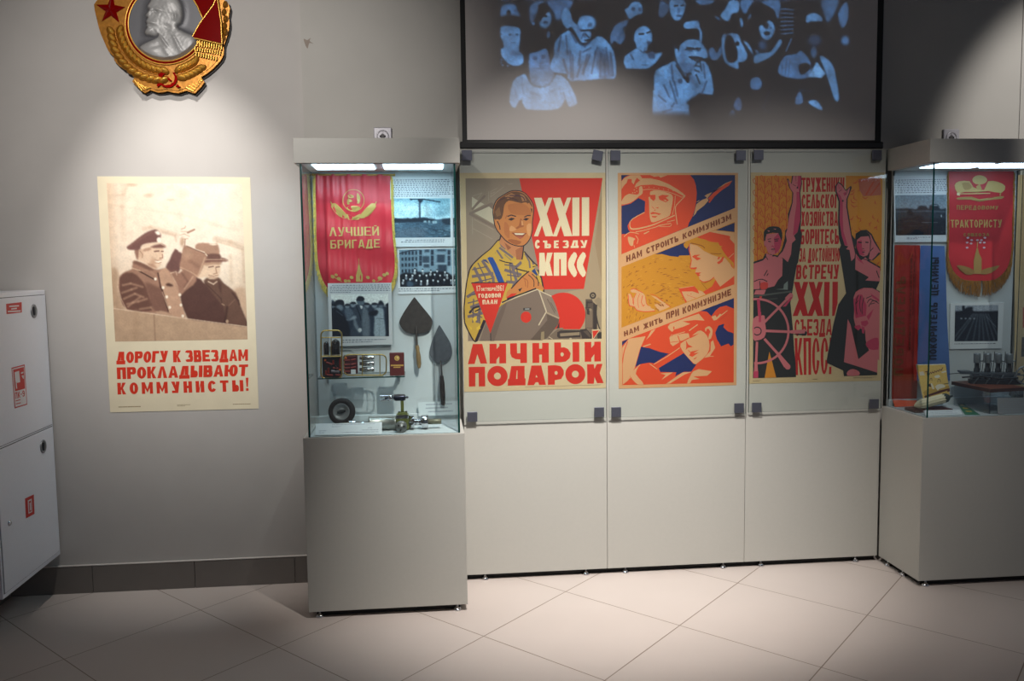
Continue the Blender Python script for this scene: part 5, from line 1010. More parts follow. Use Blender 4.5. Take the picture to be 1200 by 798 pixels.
def dome(mb, cx, cy, rx, ry, rot, h, m, y=None):      # a raised grain
    t = math.radians(rot); V = []; F = []; nu, nv = 10, 4; y = Yg if y is None else y
    for j in range(nv+1):
        f = j/nv; r = math.cos(f*math.pi/2) if j < nv else 0.01
        for i in range(nu):
            a = 2*math.pi*i/nu; u, v = rx*r*math.cos(a), ry*r*math.sin(a)
            p = w2((cx+u*math.cos(t)-v*math.sin(t), cy+u*math.sin(t)+v*math.cos(t)), 0); V.append((p[0], y-h*math.sin(f*math.pi/2), p[1]))
    for j in range(nv):
        for i in range(nu): F.append((j*nu+i, j*nu+(i+1) % nu, (j+1)*nu+(i+1) % nu, (j+1)*nu+i))
    mb.mesh(V, F, m, True)
def ribbon(mb, pts, w, h, m, y=None):
    y = Yg if y is None else y
    q = [on_y(p[0], p[1], YW) for p in pts]; mb.tube([(v.x, y, v.z) for v in q], w*.00402/2, m, 8)
for side in (0, 1):
    b = MB()
    for row, rad in ((0, 54.5), (1, 65.0)):
        n = 13
        for k in range(n):
            a = (172-k*6.6) if side == 0 else (52+k*4.4 if k < 6 else None)
            if a is None: continue
            t = math.radians(a); rr_ = rad+(2.5 if row else 0)*math.sin((172-a)/80*3) if side == 0 else rad
            cx, cy = 197.5+rr_*math.cos(t), 30.5+rr_*math.sin(t)
            rot = a+90+(28 if (row == 0) == (side == 0) else -28)
            dome(b, cx, cy, 7.2, 4.4, rot, .012, gold); dome(b, cx+1.0, cy-.8, 5.2, 2.4, rot, .019, goldb)
    if side == 0: ribbon(b, [(197.5+60*math.cos(math.radians(a)), 30.5+60*math.sin(math.radians(a))) for a in range(170, 96, -6)], 1.5, .01, gold)
    part('wheat_ear', b, med)
b = MB()
for cx, cy in ((266,8),(264.8,17),(266.5,25),(265,33),(266,40),(263.5,47)): dome(b, cx, cy, 4.6, 3., 100, .014, gold)
part('wheat_ear', b, med)
b = MB()
for k in range(5): ribbon(b, [(160.5+k*3.4, 97.5+k*2.6-2), (169+k*2.6, 108-k*1.1)], 1.8, .01, goldb)
part('sheaf_end', b, med); b = MB()
for k in range(6): ribbon(b, [(220+k*3.6, 104-k*2.0), (229.5+k*1.9, 109-k*2.4)], 1.7, .01, goldb)
part('sheaf_end', b, med)
def torus_px(mb, r, w, m, y, a0=0, a1=360, n=72):
    q = [on_y(197.5+r*math.cos(math.radians(a0+(a1-a0)*i/n)), 30.5+r*math.sin(math.radians(a0+(a1-a0)*i/n)), YW) for i in range(n+1)]
    mb.tube([(v.x, y, v.z) for v in q], w*.00402/2, m, 8)
b = MB(); b.prism([w2((197.5+46.8*math.cos(t), 30.5+46.8*math.sin(t)), 0) for t in [2*math.pi*i/64 for i in range(64)]], Yg-.006, Yg, red_e); part('red_ring', b, med)
b = MB(); torus_px(b, 43.6, 1.5, goldb, Yg-.0075); torus_px(b, 47.2, 1.4, goldb, Yg-.006); part('ring_trim', b, med)
# portrait relief
C = Canvas(152, -14, 243, 76, 2.2, (96,96,100)); C.crop(100,0,6.316)
prof = [(505,40),(482,72),(508,95),(490,112),(468,138),(492,152),(474,178),(484,196),(474,212),(490,225),(470,245),(472,274),(500,282),(545,290),(570,272),(560,300),(470,340),(430,372),(450,420),(520,450),(600,466),(680,464),(760,430),(830,380),(830,300),(770,268),(716,240),(700,214),(728,180),(738,130),(728,60),(690,0),(640,-34),(580,-36),(530,-10)]
P_ = [C.P(p) for p in catmull(prof, 3)]; mk = C.pmask(P_)
Hh = .012*C.blur(mk, 1.0)+.012*C.blur(mk, 4.)
def bump(cx, cy, rx, ry, h, rot=0):
    global Hh
    (cx, cy) = C.P((cx, cy)); rx /= 6.316; ry /= 6.316; t = math.radians(rot); dx, dy = C.X-cx, C.Y-cy
    u = (dx*math.cos(t)+dy*math.sin(t))/rx; v = (-dx*math.sin(t)+dy*math.cos(t))/ry; Hh = Hh+h*np.exp(-(u*u+v*v))
for a in ((640,60,70,70,.006,0),(560,180,60,50,.003,0),(500,120,14,30,.005,20),(515,100,30,9,.005,20),(548,112,20,9,-.006,25),(560,95,40,10,.004,20),(510,190,34,10,.005,15),(500,205,30,5,-.005,15),(490,225,20,8,.004,0),(500,255,28,22,.005,0),(692,150,16,26,.007,0),(684,150,8,16,-.007,0),(640,230,40,20,-.003,30),(610,330,10,70,.006,-35),(640,420,10,60,.005,-35),(700,330,10,60,.005,-30),(740,400,12,60,.004,-40),(560,360,60,20,-.003,-20),(530,400,40,60,.003,0)): bump(*a)
C.put(C.blur(mk, .6), (158,157,156))
rs = np.random.RandomState(2); nz = C.blur(rs.randn(C.h, C.w), .9); Hh = Hh+nz*.0016*mk
b = MB(); n = 92; pts = []; cols = []; SIL = attr_mat('relief_silver', .42)
MATS['relief_silver'].node_tree.nodes['Principled BSDF'].inputs['Metallic'].default_value = .15
V = []; F = []; idx = {}; cl = []
for j in range(n+1):
    r = 43.4*(j/n)
    for i in range(120):
        t = 2*math.pi*i/120; px, py = 197.5+r*math.cos(t), 30.5+r*math.sin(t)
        fx, fy = min(max((px-C.x0)*C.sc, 0), C.w-1.01), min(max((py-C.y0)*C.sc, 0), C.h-1.01); ix, iy = int(fx), int(fy)
        v = on_y(px, py, YW); V.append((v.x, Yg-.0065-float(Hh[iy, ix])*min(1., (43.4-r)/3), v.z)); cl.append(s2l(tuple(np.clip(C.a[iy, ix]/255., 0, 1))))
for j in range(n):
    for i in range(120): F.append((j*120+i, j*120+(i+1) % 120, (j+1)*120+(i+1) % 120, (j+1)*120+i))
b.mesh(V, F, SIL, True); o = part('portrait_relief', b, med, 'grey portrait in relief'); ink(o, 0, np.array(cl))
b = MB(); st = [(135,-6),(149.8,11.2),(143.4,29.4),(123,27.4),(116.4,8.4)]; cen = (133.8,14.4)
ring_ = []
for k in range(5):
    a, c_ = st[k], st[(k+1) % 5]; mx, my = (a[0]+c_[0])/2, (a[1]+c_[1])/2
    ring_ += [a, (cen[0]+(mx-cen[0])*.48, cen[1]+(my-cen[1])*.48)]
ctr = (*w2(cen, 0),); base = [w2(p, 0) for p in ring_]
for k in range(10):
    a, c_ = base[k], base[(k+1) % 10]; b.face([(a[0], Yg-.004, a[1]), (c_[0], Yg-.004, c_[1]), (ctr[0], Yg-.022, ctr[1])], red_e); b.face([(a[0], Yg-.004, a[1]), (c_[0], Yg-.004, c_[1]), (c_[0], Yg+.001, c_[1]), (a[0], Yg+.001, a[1])], gold)
part('star', b, med, 'red five-pointed star')
f8 = lambda x, y: (185+x/13.3, y/13.3)
b = MB(); b.prism([w2(p, 0) for p in (f8(955,30),f8(1022,400),f8(1032,715),f8(590,635),f8(700,420),f8(900,140))], Yg-.02, Yg, red_e); b.prism([w2(p, 0) for p in (f8(570,0),f8(660,160),f8(735,330),f8(950,20),f8(985,-250),f8(380,-330),f8(500,-100))], Yg-.014, Yg, red_e)
for l in ((f8(590,635),f8(820,685),f8(1040,735)),(f8(1040,735),f8(1025,400),f8(965,0)),(f8(575,635),f8(700,410),f8(900,140),f8(960,0)),(f8(570,0),f8(660,150),f8(738,330))): ribbon(b, l, 1.7, .01, goldb, Yg-.018)
part('banner', b, med, 'folded red enamel banner')
b = MB()
for r_, (l0, l1, n_, ln) in enumerate((((228.5,52),(262,57.5),13,6.2),((231.5,59.5),(260.5,64),11,4.6),((233,65.5),(256,70.5),9,4.6))):
    for k in range(n_):
        t = k/(n_-1); x, y = l0[0]*(1-t)+l1[0]*t, l0[1]*(1-t)+l1[1]*t; ribbon(b, [(x,y-ln*.4),(x-.4,y+ln*.6)], 2.0, .01, goldb, Yg-.008)
part('tassel_fringe', b, med)
f9 = lambda x, y: (185+x/13.3, 55+y/13.3)
b = MB()
for pl in ([(45,465),(105,415),(165,415),(185,430),(130,470),(105,505),(75,500)], [(140,478),(170,485),(260,550),(235,570)], [(318,640),(345,610),(395,655),(350,665)], [(262,425),(300,430),(340,490),(345,545),(320,600),(270,645),(210,665),(130,650),(95,620),(65,640),(45,655),(25,630),(40,600),(90,592),(160,625),(230,615),(290,570),(305,510),(290,460)]):
    b.prism([w2(f9(*p), 0) for p in pl], Yg-.009, Yg, red_e)
part('hammer_and_sickle', b, med, 'small red hammer and sickle')
# ------------------------------------------------------------------ contents of the left case
YB = CY1-.0125                       # face of the case's back panel
PRINT = attr_mat('photo_print', .45)
white = mat('photo_board_white', (206,212,214), .5, noise=.01); greyp = mat('photo_board_grey', (186,190,192), .55, noise=.01)
def board(label, quad, y, th, pic, canvas, lines, m=white, group='photo boards in the cases', dim=.98):
    q = [on_y(p[0], p[1], y) for p in quad]; cx = sum(v.x for v in q)/4; cz = sum(v.z for v in q)/4
    a = Art(y, 'ink_board'); a.dim = dim; a.prism([(v.x, v.z) for v in q], y, y+th, m)
    for (qd, rows, sd, last, ind) in lines: a.crop(0,0,1.).squig(qd, rows, (96,104,116), .42, last, 1.0, 3.4, sd, ind)
    o = tag(a.build('photo_board', None, (cx, y, cz)), label, 'photo board', group)
    b = MB(); n0, cols = canvas.lay(b, pic, y-.0006, PRINT, 110, 90); p = part('photograph', b, o); ink(p, n0, cols)
    return o
T = lambda *c: c
# crane photograph
C = Canvas(460, 231, 530, 280, 3, (150,192,204)); C.crop(440,190,11.4)
C.a += (np.clip((C.Y-240)/14, -1, 1)[..., None]*np.array([20,14,12])); C.noise(.10, 5, 2)
C.oval(620,640,160,60,(196,222,226),.8,.7).oval(900,600,120,40,(100,150,170),.8,.5).oval(880,680,110,40,(84,134,156),.8,.5).oval(820,520,160,30,(110,158,176),.8,.6).oval(400,600,140,60,(190,216,222),.8,.6)
DK2 = (22,38,54)
C.line([(590,500),(592,750)], 26, (50,70,90), .9, .4).line([(465,496),(620,492),(780,518),(860,532)], 13, DK2, .95, .3).poly([(565,500),(635,505),(605,545),(580,530)], DK2, .3).line([(470,488),(480,505)], 14, DK2).line([(790,700),(790,770)], 5, (80,110,130), .8).line([(590,480),(780,515)], 5, DK2, .7)
C.poly([(240,790),(250,750),(330,755),(380,775),(430,745),(470,770),(500,745),(560,745),(650,740),(700,750),(720,790)], DK2, .5).poly([(740,790),(780,760),(820,780),(900,760),(1010,760),(1015,800)], DK2, .5)
C.crop(440,255,8.867).poly([(180,20),(800,20),(800,215),(180,215)], (64,92,110), .6, 1., 0).poly([(180,15),(560,12),(570,40),(180,50)], (20,34,48), .6).poly([(690,20),(800,10),(800,70),(720,70)], (30,46,60), .8)
C.rects([(500,30,530,52),(545,32,570,55),(590,35,640,60)], (150,176,184), .4); rs = np.random.RandomState(6)
for i in range(70):
    x, y = rs.uniform(190,790), rs.uniform(60,205); C.line([(x,y),(x+rs.uniform(15,60),y+rs.uniform(-9,9))], rs.uniform(4,9), (24,40,54) if rs.rand() < .55 else (120,150,164), .6, .4)
C.poly([(200,140),(480,100),(520,200),(200,210)], (96,110,124), 2., .6).noise(.10, .8, 5)
board('white photo board with a tower crane picture, upper right in the left case', [(457,207.3),(529.8,206.8),(531.6,288.6),(458.3,289.4)], YB-.009, .0085, [(461.5,232.6),(527.6,232.4),(528,278.2),(462,278.6)], C,
      [([(459.5,210),(527.6,209.4),(528,230.4),(460,231.2)],10,1,.8,.03), ([(470,280.5),(521,280),(521,284.4),(470,284.8)],2,2,1.,.1)])
# families before an apartment block
C = Canvas(466, 289, 534, 338, 3, (120,148,164)); C.crop(440,255,8.867)
C.poly([(245,335),(440,330),(440,560),(250,540)], (104,130,146), .6, 1., 0).poly([(800,320),(810,720),(750,720),(750,320)], (150,176,188), 1., .8, 0)
for x in range(270, 440, 36):
    for y in range(345, 560, 62): C.rects([(x,y+(440-x)*.05,x+20,y+40)], (26,38,54), .3, .95)
for x in (455,575,750):
    for y in (335,395,450): C.rects([(x,y,x+28,y+52)], (30,42,58), .3, .9)
C.rects([(510,330,560,360),(490,400,560,470),(500,480,560,520),(640,330,735,350),(640,380,720,465),(650,490,740,560)], (36,50,66), .5, .85).rects([(625,470,735,482),(490,470,560,480),(630,375,720,383)], (150,172,184), .3)
C.line([(250,375),(350,345),(450,330)], 16, (40,52,66), .8)
C.poly([(255,600),(320,570),(400,580),(420,560),(520,570),(600,560),(720,560),(790,600),(812,640),(812,720),(258,720)], (12,18,28), .8)
rs = np.random.RandomState(9)
for x, y in ((290,650),(320,600),(360,640),(385,600),(410,545),(425,650),(460,600),(475,660),(490,550),(530,600),(540,655),(575,560),(600,650),(615,590),(640,555),(650,660),(672,600),(715,645),(722,565),(745,595),(785,650)):
    C.oval(x, y, 9, 15, (206,216,220), .3).oval(x+rs.uniform(-6,6), y+30, 12, 16, rs.choice([(150,164,174),(40,52,66),(200,208,212)][rs.randint(3)]) if False else ((150,164,174),(40,52,66),(196,206,210))[rs.randint(3)], .4, .8).oval(x, y-13, 9, 6, (16,20,30), .3)
C.poly([(330,660),(400,680),(380,720),(330,720)], (70,96,116), 1., .8).poly([(540,640),(548,660),(530,715)], (220,226,228), .4).noise(.06, .7, 4)
board('white photo board of a crowd before apartment blocks, under the crane board', [(465.4,290.4),(531.4,289.8),(532.4,343.4),(466.6,344.6)], YB-.0035, .003, [(467.6,292.9),(529.3,291.2),(530.3,335.2),(469,336.2)], C,
      [([(467,337.6),(530.6,337),(530.8,341.6),(467,342.2)],2,3,.75,.0)])
# men in hats
C = Canvas(387, 343, 458, 396, 3, (212,218,214)); C.crop(375,325,9.39)
N1, N2, N3, N4 = (16,22,34), (34,46,62), (92,106,120), (168,180,186)
C.poly([(125,270),(170,275),(270,310),(330,290),(400,300),(470,270),(560,300),(640,290),(720,320),(765,290),(765,660),(125,660)], N2, .6)
for x, y, r in ((300,320,24),(365,300,28),(515,310,26),(600,310,28),(150,320,20),(740,320,18)): C.oval(x, y, r, r*1.1, (120,134,144), .3).poly([(x-r*1.2,y-8),(x-r*.7,y-28),(x+r*.7,y-28),(x+r*1.2,y-8)], N1, .4)
C.poly([(165,310),(175,255),(250,250),(262,310)], N1, .4).line([(160,312),(265,318)], 14, N1).oval(215,335,40,34,(110,126,138),.3).poly([(135,350),(200,345),(250,400),(300,480),(330,660),(130,660)], N1, .5).line([(180,370),(250,420)], 10, (60,76,92), .7)
C.poly([(345,380),(420,300),(500,320),(540,400),(550,660),(330,660),(380,480)], (48,60,74), .5).poly([(470,330),(535,400),(545,650),(470,650)], (96,108,118), .6, .9).poly([(380,440),(420,540),(450,590),(430,610),(370,520)], (104,116,126), .6).oval(440,580,20,22,(190,198,200),.3).poly([(440,310),(470,320),(455,350)], (210,214,214), .3).line([(400,320),(440,420),(450,470)], 12, N1, .8)
C.poly([(400,260),(420,215),(470,212),(485,255),(480,300),(430,305)], (84,100,112), .4).poly([(400,255),(415,215),(440,208),(470,215),(490,238),(470,260)], N1, .4)
C.poly([(290,460),(380,420),(400,450),(320,475)], (130,142,150), .5).poly([(270,350),(330,340),(370,400),(320,470),(290,450)], (80,94,108), .7)
C.poly([(600,350),(690,340),(705,450),(720,660),(600,660),(600,470)], (138,154,162), .5).poly([(535,390),(600,360),(640,370),(620,420),(550,420)], N1, .6).oval(670,300,30,36,(90,104,116),.3).poly([(640,310),(650,265),(680,258),(715,320),(680,300)], N1, .5).line([(620,450),(700,455)], 8, (80,96,108), .8).line([(660,470),(650,650)], 6, (96,110,122), .6).poly([(725,330),(765,320),(765,660),(730,660)], N1, .6)
C.noise(.07, .9, 7)
board('grey photo board of men in hats and coats, below the red pennant', [(384,332),(458.6,331.4),(460,403.6),(384.6,406)], YB-.024, .006, [(388,344.8),(455,344.4),(456,394),(389.4,394.2)], C,
      [([(386.5,333.4),(457,332.8),(457,343.4),(386.8,343.8)],5,4,.35,.04), ([(401,397.4),(452,396.4),(452,401.4),(401,402.4)],2,5,.7,.0)], greyp)
# ---- red pennant
def pennant(label, y, prof_l, prof_r, colr, fr_col, emblem, rod=None, fold=(.006, 95), fr=(.015, .03), fo=.012, nb=34, seed=1, tip=True):
    "prof_l / prof_r: (px, py) down each side, closing at the bottom"
    L_ = catmull(prof_l, 6, False); R_ = catmull(prof_r, 6, False)
    zl = [on_y(p[0], p[1], y) for p in L_]; zr = [on_y(p[0], p[1], y) for p in R_]
    ztop = zl[0].z; zbot = min(v.z for v in zl)
    rnd = random.Random(seed); ph = [rnd.uniform(0, 6.28) for _ in range(4)]
    def yf(x, z):
        t = max(0., (ztop-z)/(ztop-zbot)); a = fold[0]*(.35+.65*math.exp(-3.5*t))
        return y - .001 + a*(.6*math.sin(fold[1]*x+ph[0]+2*t)+.4*math.sin(fold[1]*2.1*x+ph[1]-1.5*t)) + fold[0]*.35*math.sin(38*z+9*x+ph[2])
    b = MB(); n = len(L_); V = []; F = []; m = 46
    for j in range(n):
        for i in range(m+1):
            p = zl[j].lerp(zr[j], i/m); V.append((p.x, yf(p.x, p.z), p.z))
    for j in range(n-1):
        for i in range(m): F.append((j*(m+1)+i, (j+1)*(m+1)+i, (j+1)*(m+1)+i+1, j*(m+1)+i+1))
    b.mesh(V, F, mat('pennant_satin_%d' % colr[0], colr, .42, noise=.05, nscale=26, bump=.1, spec=.6), True)
    c0 = zl[0].lerp(zr[0], .5); t = thing('pennant', label, 'pennant', (c0.x, y, c0.z))
    part('cloth', b, t)
    b = MB(); g = mat('gold_fringe_%d' % fr_col[0], fr_col, .5, .1, noise=.25, nscale=160)
    def strands(pts, ln0, ln1, out):
        for k in range(len(pts)-1):
            a, c = pts[k], pts[k+1]; d = (c-a).length; q = max(1, int(d/.0011))
            for s_ in range(q):
                p = a.lerp(c, s_/q); f = (k+s_/q)/(len(pts)-1); ln = (ln0*(1-f)+ln1*f)*rnd.uniform(.85, 1.1)
                o_ = out*(rnd.uniform(.1, 1.)) * fo
                b.tube([(p.x+out*.001, y+rnd.uniform(-.004,.003), p.z), (p.x+o_, y+rnd.uniform(-.006,.002), p.z-ln*.5), (p.x+o_*1.1+rnd.uniform(-.001,.001), y+rnd.uniform(-.006,.004), p.z-ln)], [.0012,.0012,.0009], g, 3, caps=False)
    strands(zl, fr[0], fr[1], -1); strands(zr, fr[0], fr[1], 1)
    part('fringe', b, t, 'golden fringe')
    if rod:
        p0, p1 = on_y(*rod[0], y), on_y(*rod[1], y); b = MB(); b.tube([p0, p1], .0045, mat('rod_brass', (190,160,84), .3, .8, noise=.05)); 
        for p in (p0, p1): b.lathe([(0,-.006),(.006,-.003),(.007,0),(.006,.003),(0,.006)], p, (1,0,0), MATS['rod_brass'], 12)
        part('rod', b, t)
    for nm, fn in emblem:
        A = Art(y, 'ink_pennant_%d' % colr[0], .45); A.dim = 1.; A.yf = lambda x, z: yf(x, z)-.0022
        fn(A); part(nm, A, t, 'gold print')
    return t
GD = (178,152,84)
def emblem_l(A):
    A.crop(345,185,9.975)
    A.line([(692+124*math.cos(t), 498+128*math.sin(t)) for t in [2*math.pi*i/40 for i in range(40)]], 8, GD, 0, True)
    A.poly([(735,410),(765,450),(770,500),(750,540),(730,480)], GD, 2).poly([(625,440),(650,430),(690,440),(690,465),(640,470)], GD, 2).poly([(620,490),(650,480),(680,510),(640,520),(650,540),(620,545)], GD, 2).poly([(610,580),(680,560),(760,570),(760,600),(700,622),(640,612)], GD, 2).poly([(740,470),(760,500),(735,540)], (200,176,110)).line([(640,450),(630,490),(650,500)], 7, GD)
    for sx in (-1, 1):
        f = lambda x, y: (692+sx*(692-x) if sx > 0 else x, y)
        A.poly([f(430,560),f(480,530),f(600,650),f(610,710),f(520,680),f(455,610)], GD, 2).poly([f(610,655),f(690,690),f(710,715),f(630,722)], GD, 2)
        for k in range(7): A.line([f(440+k*20,545+k*20), f(425+k*24,510+k*24)], 10, GD)
def text_l(A):
    A.crop(345,260,9.975)
    GD2 = (190,164,96)
    A.text('ЛУЧШЕЙ', [(408,65),(985,55),(990,158),(412,168)], GD2, .26, .1, .2).text('БРИГАДЕ', [(420,215),(1000,202),(1000,300),(424,314)], GD2, .27, .13, .22)
def tower_l(A):
    A.crop(345,260,9.975)
    A.poly([(752,465),(775,560),(800,620),(798,700),(720,700),(722,620),(738,560)], GD).line([(752,430),(754,480)], 7, GD)
    for x, y, r in ((450,640,26),(490,620,20),(520,665,26),(600,690,24),(670,650,24),(640,690,20),(860,650,24),(930,690,22),(1000,660,28),(1050,620,24),(1085,605,22)): A.oval(x, y, r, r*.8, GD, 9, 30)
    A.line([(430,620),(520,680),(560,700)], 8, GD).line([(1090,600),(1000,680),(960,700)], 8, GD)
pen_l = pennant('red satin pennant with yellow gold fringe and printed wreath, in the left case', YB-.012,
    [(369.8,204),(370.3,240),(371,275),(372,300),(376,322),(384,338),(397,349),(416,353)], [(457.6,204.6),(458.4,240),(460,275),(462.4,300),(461.5,322),(454,338),(440,349),(417,353)],
    (196,40,54), (230,208,104), [('printed_wreath', emblem_l), ('lettering', text_l), ('printed_tower', tower_l)], ((366.6,204.6),(462,205)), (.0085, 88), (.02,.03), seed=4)
# ---- two trowels hanging on the back panel
steel = mat('trowel_steel', (108,112,118), .5, .7, noise=.12, nscale=50); rust = mat('trowel_dark_steel', (62,56,52), .6, .5, noise=.22, nscale=45)
wood = mat('handle_wood', (128,104,66), .6, noise=.18, nscale=40); woodd = mat('handle_dark_wood', (44,34,32), .5, noise=.2, nscale=40)
c1 = lambda x, y: (460+x/5.7, 340+y/5.7)
def trowel(label, outline, m, shank, sh_m, handle, hm, ferrule):
    y = YB-.012; P_ = [on_y(*c1(*p), y) for p in catmull(outline, 4)]; cx = sum(v.x for v in P_)/len(P_); cz = sum(v.z for v in P_)/len(P_)
    t = thing('trowel', label, 'trowel', (cx, y, cz)); b = MB(); b.prism([(v.x, v.z) for v in P_], y-.0014, y, m); part('blade', b, t)
    s_ = [on_y(*c1(*p), y) for p in shank]; b = MB(); b.tube([(s_[0].x, y-.002, s_[0].z), (s_[1].x, y-.014, s_[1].z), (s_[2].x, y-.02, s_[2].z)], [.0045,.0048,.006], sh_m); part('shank', b, t)
    h = [on_y(*c1(*p[:2]), y) for p in handle]; b = MB(); b.tube([(v.x, y-.02, v.z) for v in h], [p[2]*.00063 for p in handle], hm, 14); part('handle', b, t, ferrule)
    return t
trowel('heart-shaped dark trowel with pale wooden handle, hanging in the left case', [(148,48),(152,52),(200,112),(255,180),(268,215),(255,258),(225,280),(195,289),(150,289),(112,285),(72,265),(48,228),(48,200),(80,140),(130,66),(144,49)], rust, [(157,240),(161,310),(162,368)], rust,
    [(163,366,13),(166,382,16),(169,405,13),(173,440,18),(177,490,17),(179,518,8)], wood, 'worn pale wood handle')
trowel('leaf-shaped grey trowel with black handle, right inside the left case', [(313,234),(318,238),(350,290),(385,350),(398,405),(392,445),(365,472),(335,488),(318,491),(285,478),(256,446),(248,405),(262,345),(295,265),(309,236)], steel, [(322,470),(326,530),(328,572)], chrome,
    [(328,566,11),(328,575,14),(330,620,19),(334,700,20),(337,755,16),(337,764,10)], woodd, 'black handle')
# ---- glass shelf with its exhibits
ys = 3.895; zs = on_y(423, 442, ys).z
q0, q1 = on_y(372.4, 443, ys), on_y(474.4, 441, ys)
t = thing('glass_shelf', 'small clear glass shelf on brackets inside the left case', 'shelf', (q0.x, ys, zs))
b = MB(); b.box(q0.x, q1.x, ys, YB-.0005, zs-.005, zs, gl, 0, ge); part('shelf_pane', b, t)
brk = mat('bracket_grey', (150,156,160), .4, .4, noise=.05)
for px in (383, 467.5):
    x = on_y(px, 447, YB-.05).x; b = MB(); b.box(x-.008, x+.008, YB-.06, YB-.0005, zs-.0105, zs-.0055, brk, .001); b.prism([(x-.007, zs-.0105), (x+.007, zs-.0105), (x+.004, zs-.045), (x-.004, zs-.045)], YB-.012, YB-.0005, brk); part('bracket', b, t)
brass = mat('module_brass', (168,146,86), .38, .75, noise=.12, nscale=60); tubeg = mat('valve_glass_dark', (40,36,34), .1, .2, noise=.3, nscale=50, coat=.5); blackp = mat('bakelite_dark', (34,24,22), .4, noise=.2, nscale=60)
redr = mat('resistor_red', (128,38,26), .4, noise=.25, nscale=120); orr = mat('resistor_orange', (196,92,34), .4, noise=.1); silv = mat('module_silver', (190,192,192), .22, .9, noise=.1, nscale=60)
k8 = lambda x, y, yy=ys+.006: on_y(370+x/9.975, 375+y/9.975, yy)
def rect_tube(mb, x0, y0, x1, y1, r, yy, w, m):
    pts = []
    for cx, cy, a in ((x1-r,y0+r,-90),(x1-r,y1-r,0),(x0+r,y1-r,90),(x0+r,y0+r,180)):
        for i in range(6): t_ = math.radians(a+i*18); v = k8(cx+r*math.cos(t_), cy+r*math.sin(t_), yy); pts.append((v.x, yy, v.z))
    mb.tube(pts, w, m, 8, True)
yu = ys+.012
base = k8(185, 688, yu); zoff = zs+.0045-base.z
t = thing('valve_module', 'upright brass framed electronic module with two valves, on the glass shelf', 'radio module', (base.x, yu, zs))
b = MB(); rect_tube(b, 62, 122, 305, 684, 55, yu, .0035, brass)
for y_ in (205, 425): v0, v1 = k8(62, y_, yu), k8(305, y_, yu); b.tube([(v0.x,yu,v0.z),(v1.x,yu,v1.z)], .0026, brass, 8)
v0, v1 = k8(180, 205, yu), k8(178, 425, yu); b.tube([(v0.x,yu,v0.z),(v1.x,yu,v1.z)], .002, brass, 8)
for v in (k8(80,684,yu), k8(290,684,yu)): b.tube([(v.x,yu,v.z),(v.x,yu+.04,v.z)], .003, brass, 8)
part('brass_frame', b, t)
for x0, x1, y0 in ((92,158,240),(180,290,212)):
    c0 = k8((x0+x1)/2, 418, yu+.02); h = (418-y0)/9.975*.0036; r = (x1-x0)/2/9.975*.0036; b = MB()
    b.lathe([(0,0),(r*.9,0),(r,.004),(r,h*.72),(r*.85,h*.86),(r*.4,h*.96),(0,h)], c0, (0,0,1), tubeg, 20); b.lathe([(0,-.004),(r*1.02,-.004),(r*1.02,.006),(r*.9,.008)], c0, (0,0,1), mat('valve_base', (140,132,112), .4, .5, noise=.1), 20); part('valve', b, t)
b = MB(); v0, v1 = k8(78, 435, yu+.03), k8(302, 680, yu+.03); b.box(v0.x, v1.x, yu+.02, yu+.03, v1.z, v0.z, blackp, .001); part('circuit_board', b, t)
rnd = random.Random(2)
for (x0, y0, x1, y1, m, vert) in ((120,495,190,520,redr,0),(205,470,215,520,redr,1),(285,450,292,560,redr,1),(150,560,160,620,redr,1),(180,600,275,606,mat('capacitor_grey', (104,98,104), .4, .3),0),(270,580,295,585,orr,0),(120,590,130,640,redr,1),(230,640,290,646,redr,0),(110,460,120,480,orr,1),(235,540,240,600,blackp,1),(200,560,260,566,redr,0),(130,640,200,645,redr,0)):
    a_, c_ = k8(x0, y0, yu+.012), k8(x1 if not vert else x0, y1, yu+.012); b = MB(); b.tube([(a_.x,yu+.014,a_.z),(c_.x,yu+.014,c_.z)], .0045 if m is not MATS.get('capacitor_grey') else .007, m, 10); part('component', b, t)
base2 = k8(580, 640, ys+.03); t = thing('circuit_module', 'long brass framed module with three silver cylinders, lying on the glass shelf', 'radio module', (base2.x, ys+.03, zs)); y2 = ys+.03
b = MB()
v = [k8(x, y, y2) for x, y in ((325,415),(800,400))]; 
rect_tube(b, 330, 405, 825, 645, 60, y2, .003, brass); 
for x in (545, 750): a_, c_ = k8(x, 405, y2), k8(x, 645, y2); b.tube([(a_.x,y2,a_.z),(c_.x,y2,c_.z)], .0022, brass, 8)
part('brass_frame', b, t)
a_, c_ = k8(322, 418, y2), k8(490, 628, y2); b = MB(); b.box(a_.x, c_.x, y2, y2+.035, c_.z, a_.z, mat('module_maroon', (70,26,28), .45, noise=.3, nscale=90), .003)
for y_ in (470,520,560,600): p0, p1 = k8(330, y_, y2), k8(400, y_, y2); b.tube([(p0.x,y2-.001,p0.z),(p1.x,y2-.001,p1.z)], .003, redr, 8); p0, p1 = k8(415, y_, y2), k8(470, y_-12, y2); b.tube([(p0.x,y2-.001,p0.z),(p1.x,y2-.001,p1.z)], .0035, redr, 8)
p0 = k8(352, 445, y2); b.lathe([(.005,0),(.004,.004),(0,.005)], (p0.x, y2, p0.z), (0,-1,0), orr, 12); part('component_block', b, t)
for y_ in (445, 510, 580):
    a_, c_ = k8(510, y_, y2+.01), k8(685, y_, y2+.01); b = MB(); b.lathe([(0,0),(.0075,.001),(.008,.012),(.0115,.014),(.0118,c_.x-a_.x-.002),(.0105,c_.x-a_.x),(0,c_.x-a_.x)], (a_.x, y2+.012, a_.z), (1,0,0), silv, 18); part('silver_cylinder', b, t)
a_, c_ = k8(412, 580, y2-.004), k8(468, 630, y2-.004); b = MB(); b.box(a_.x, c_.x, y2-.006, y2-.004, c_.z, a_.z, white); part('paper_label', b, t)
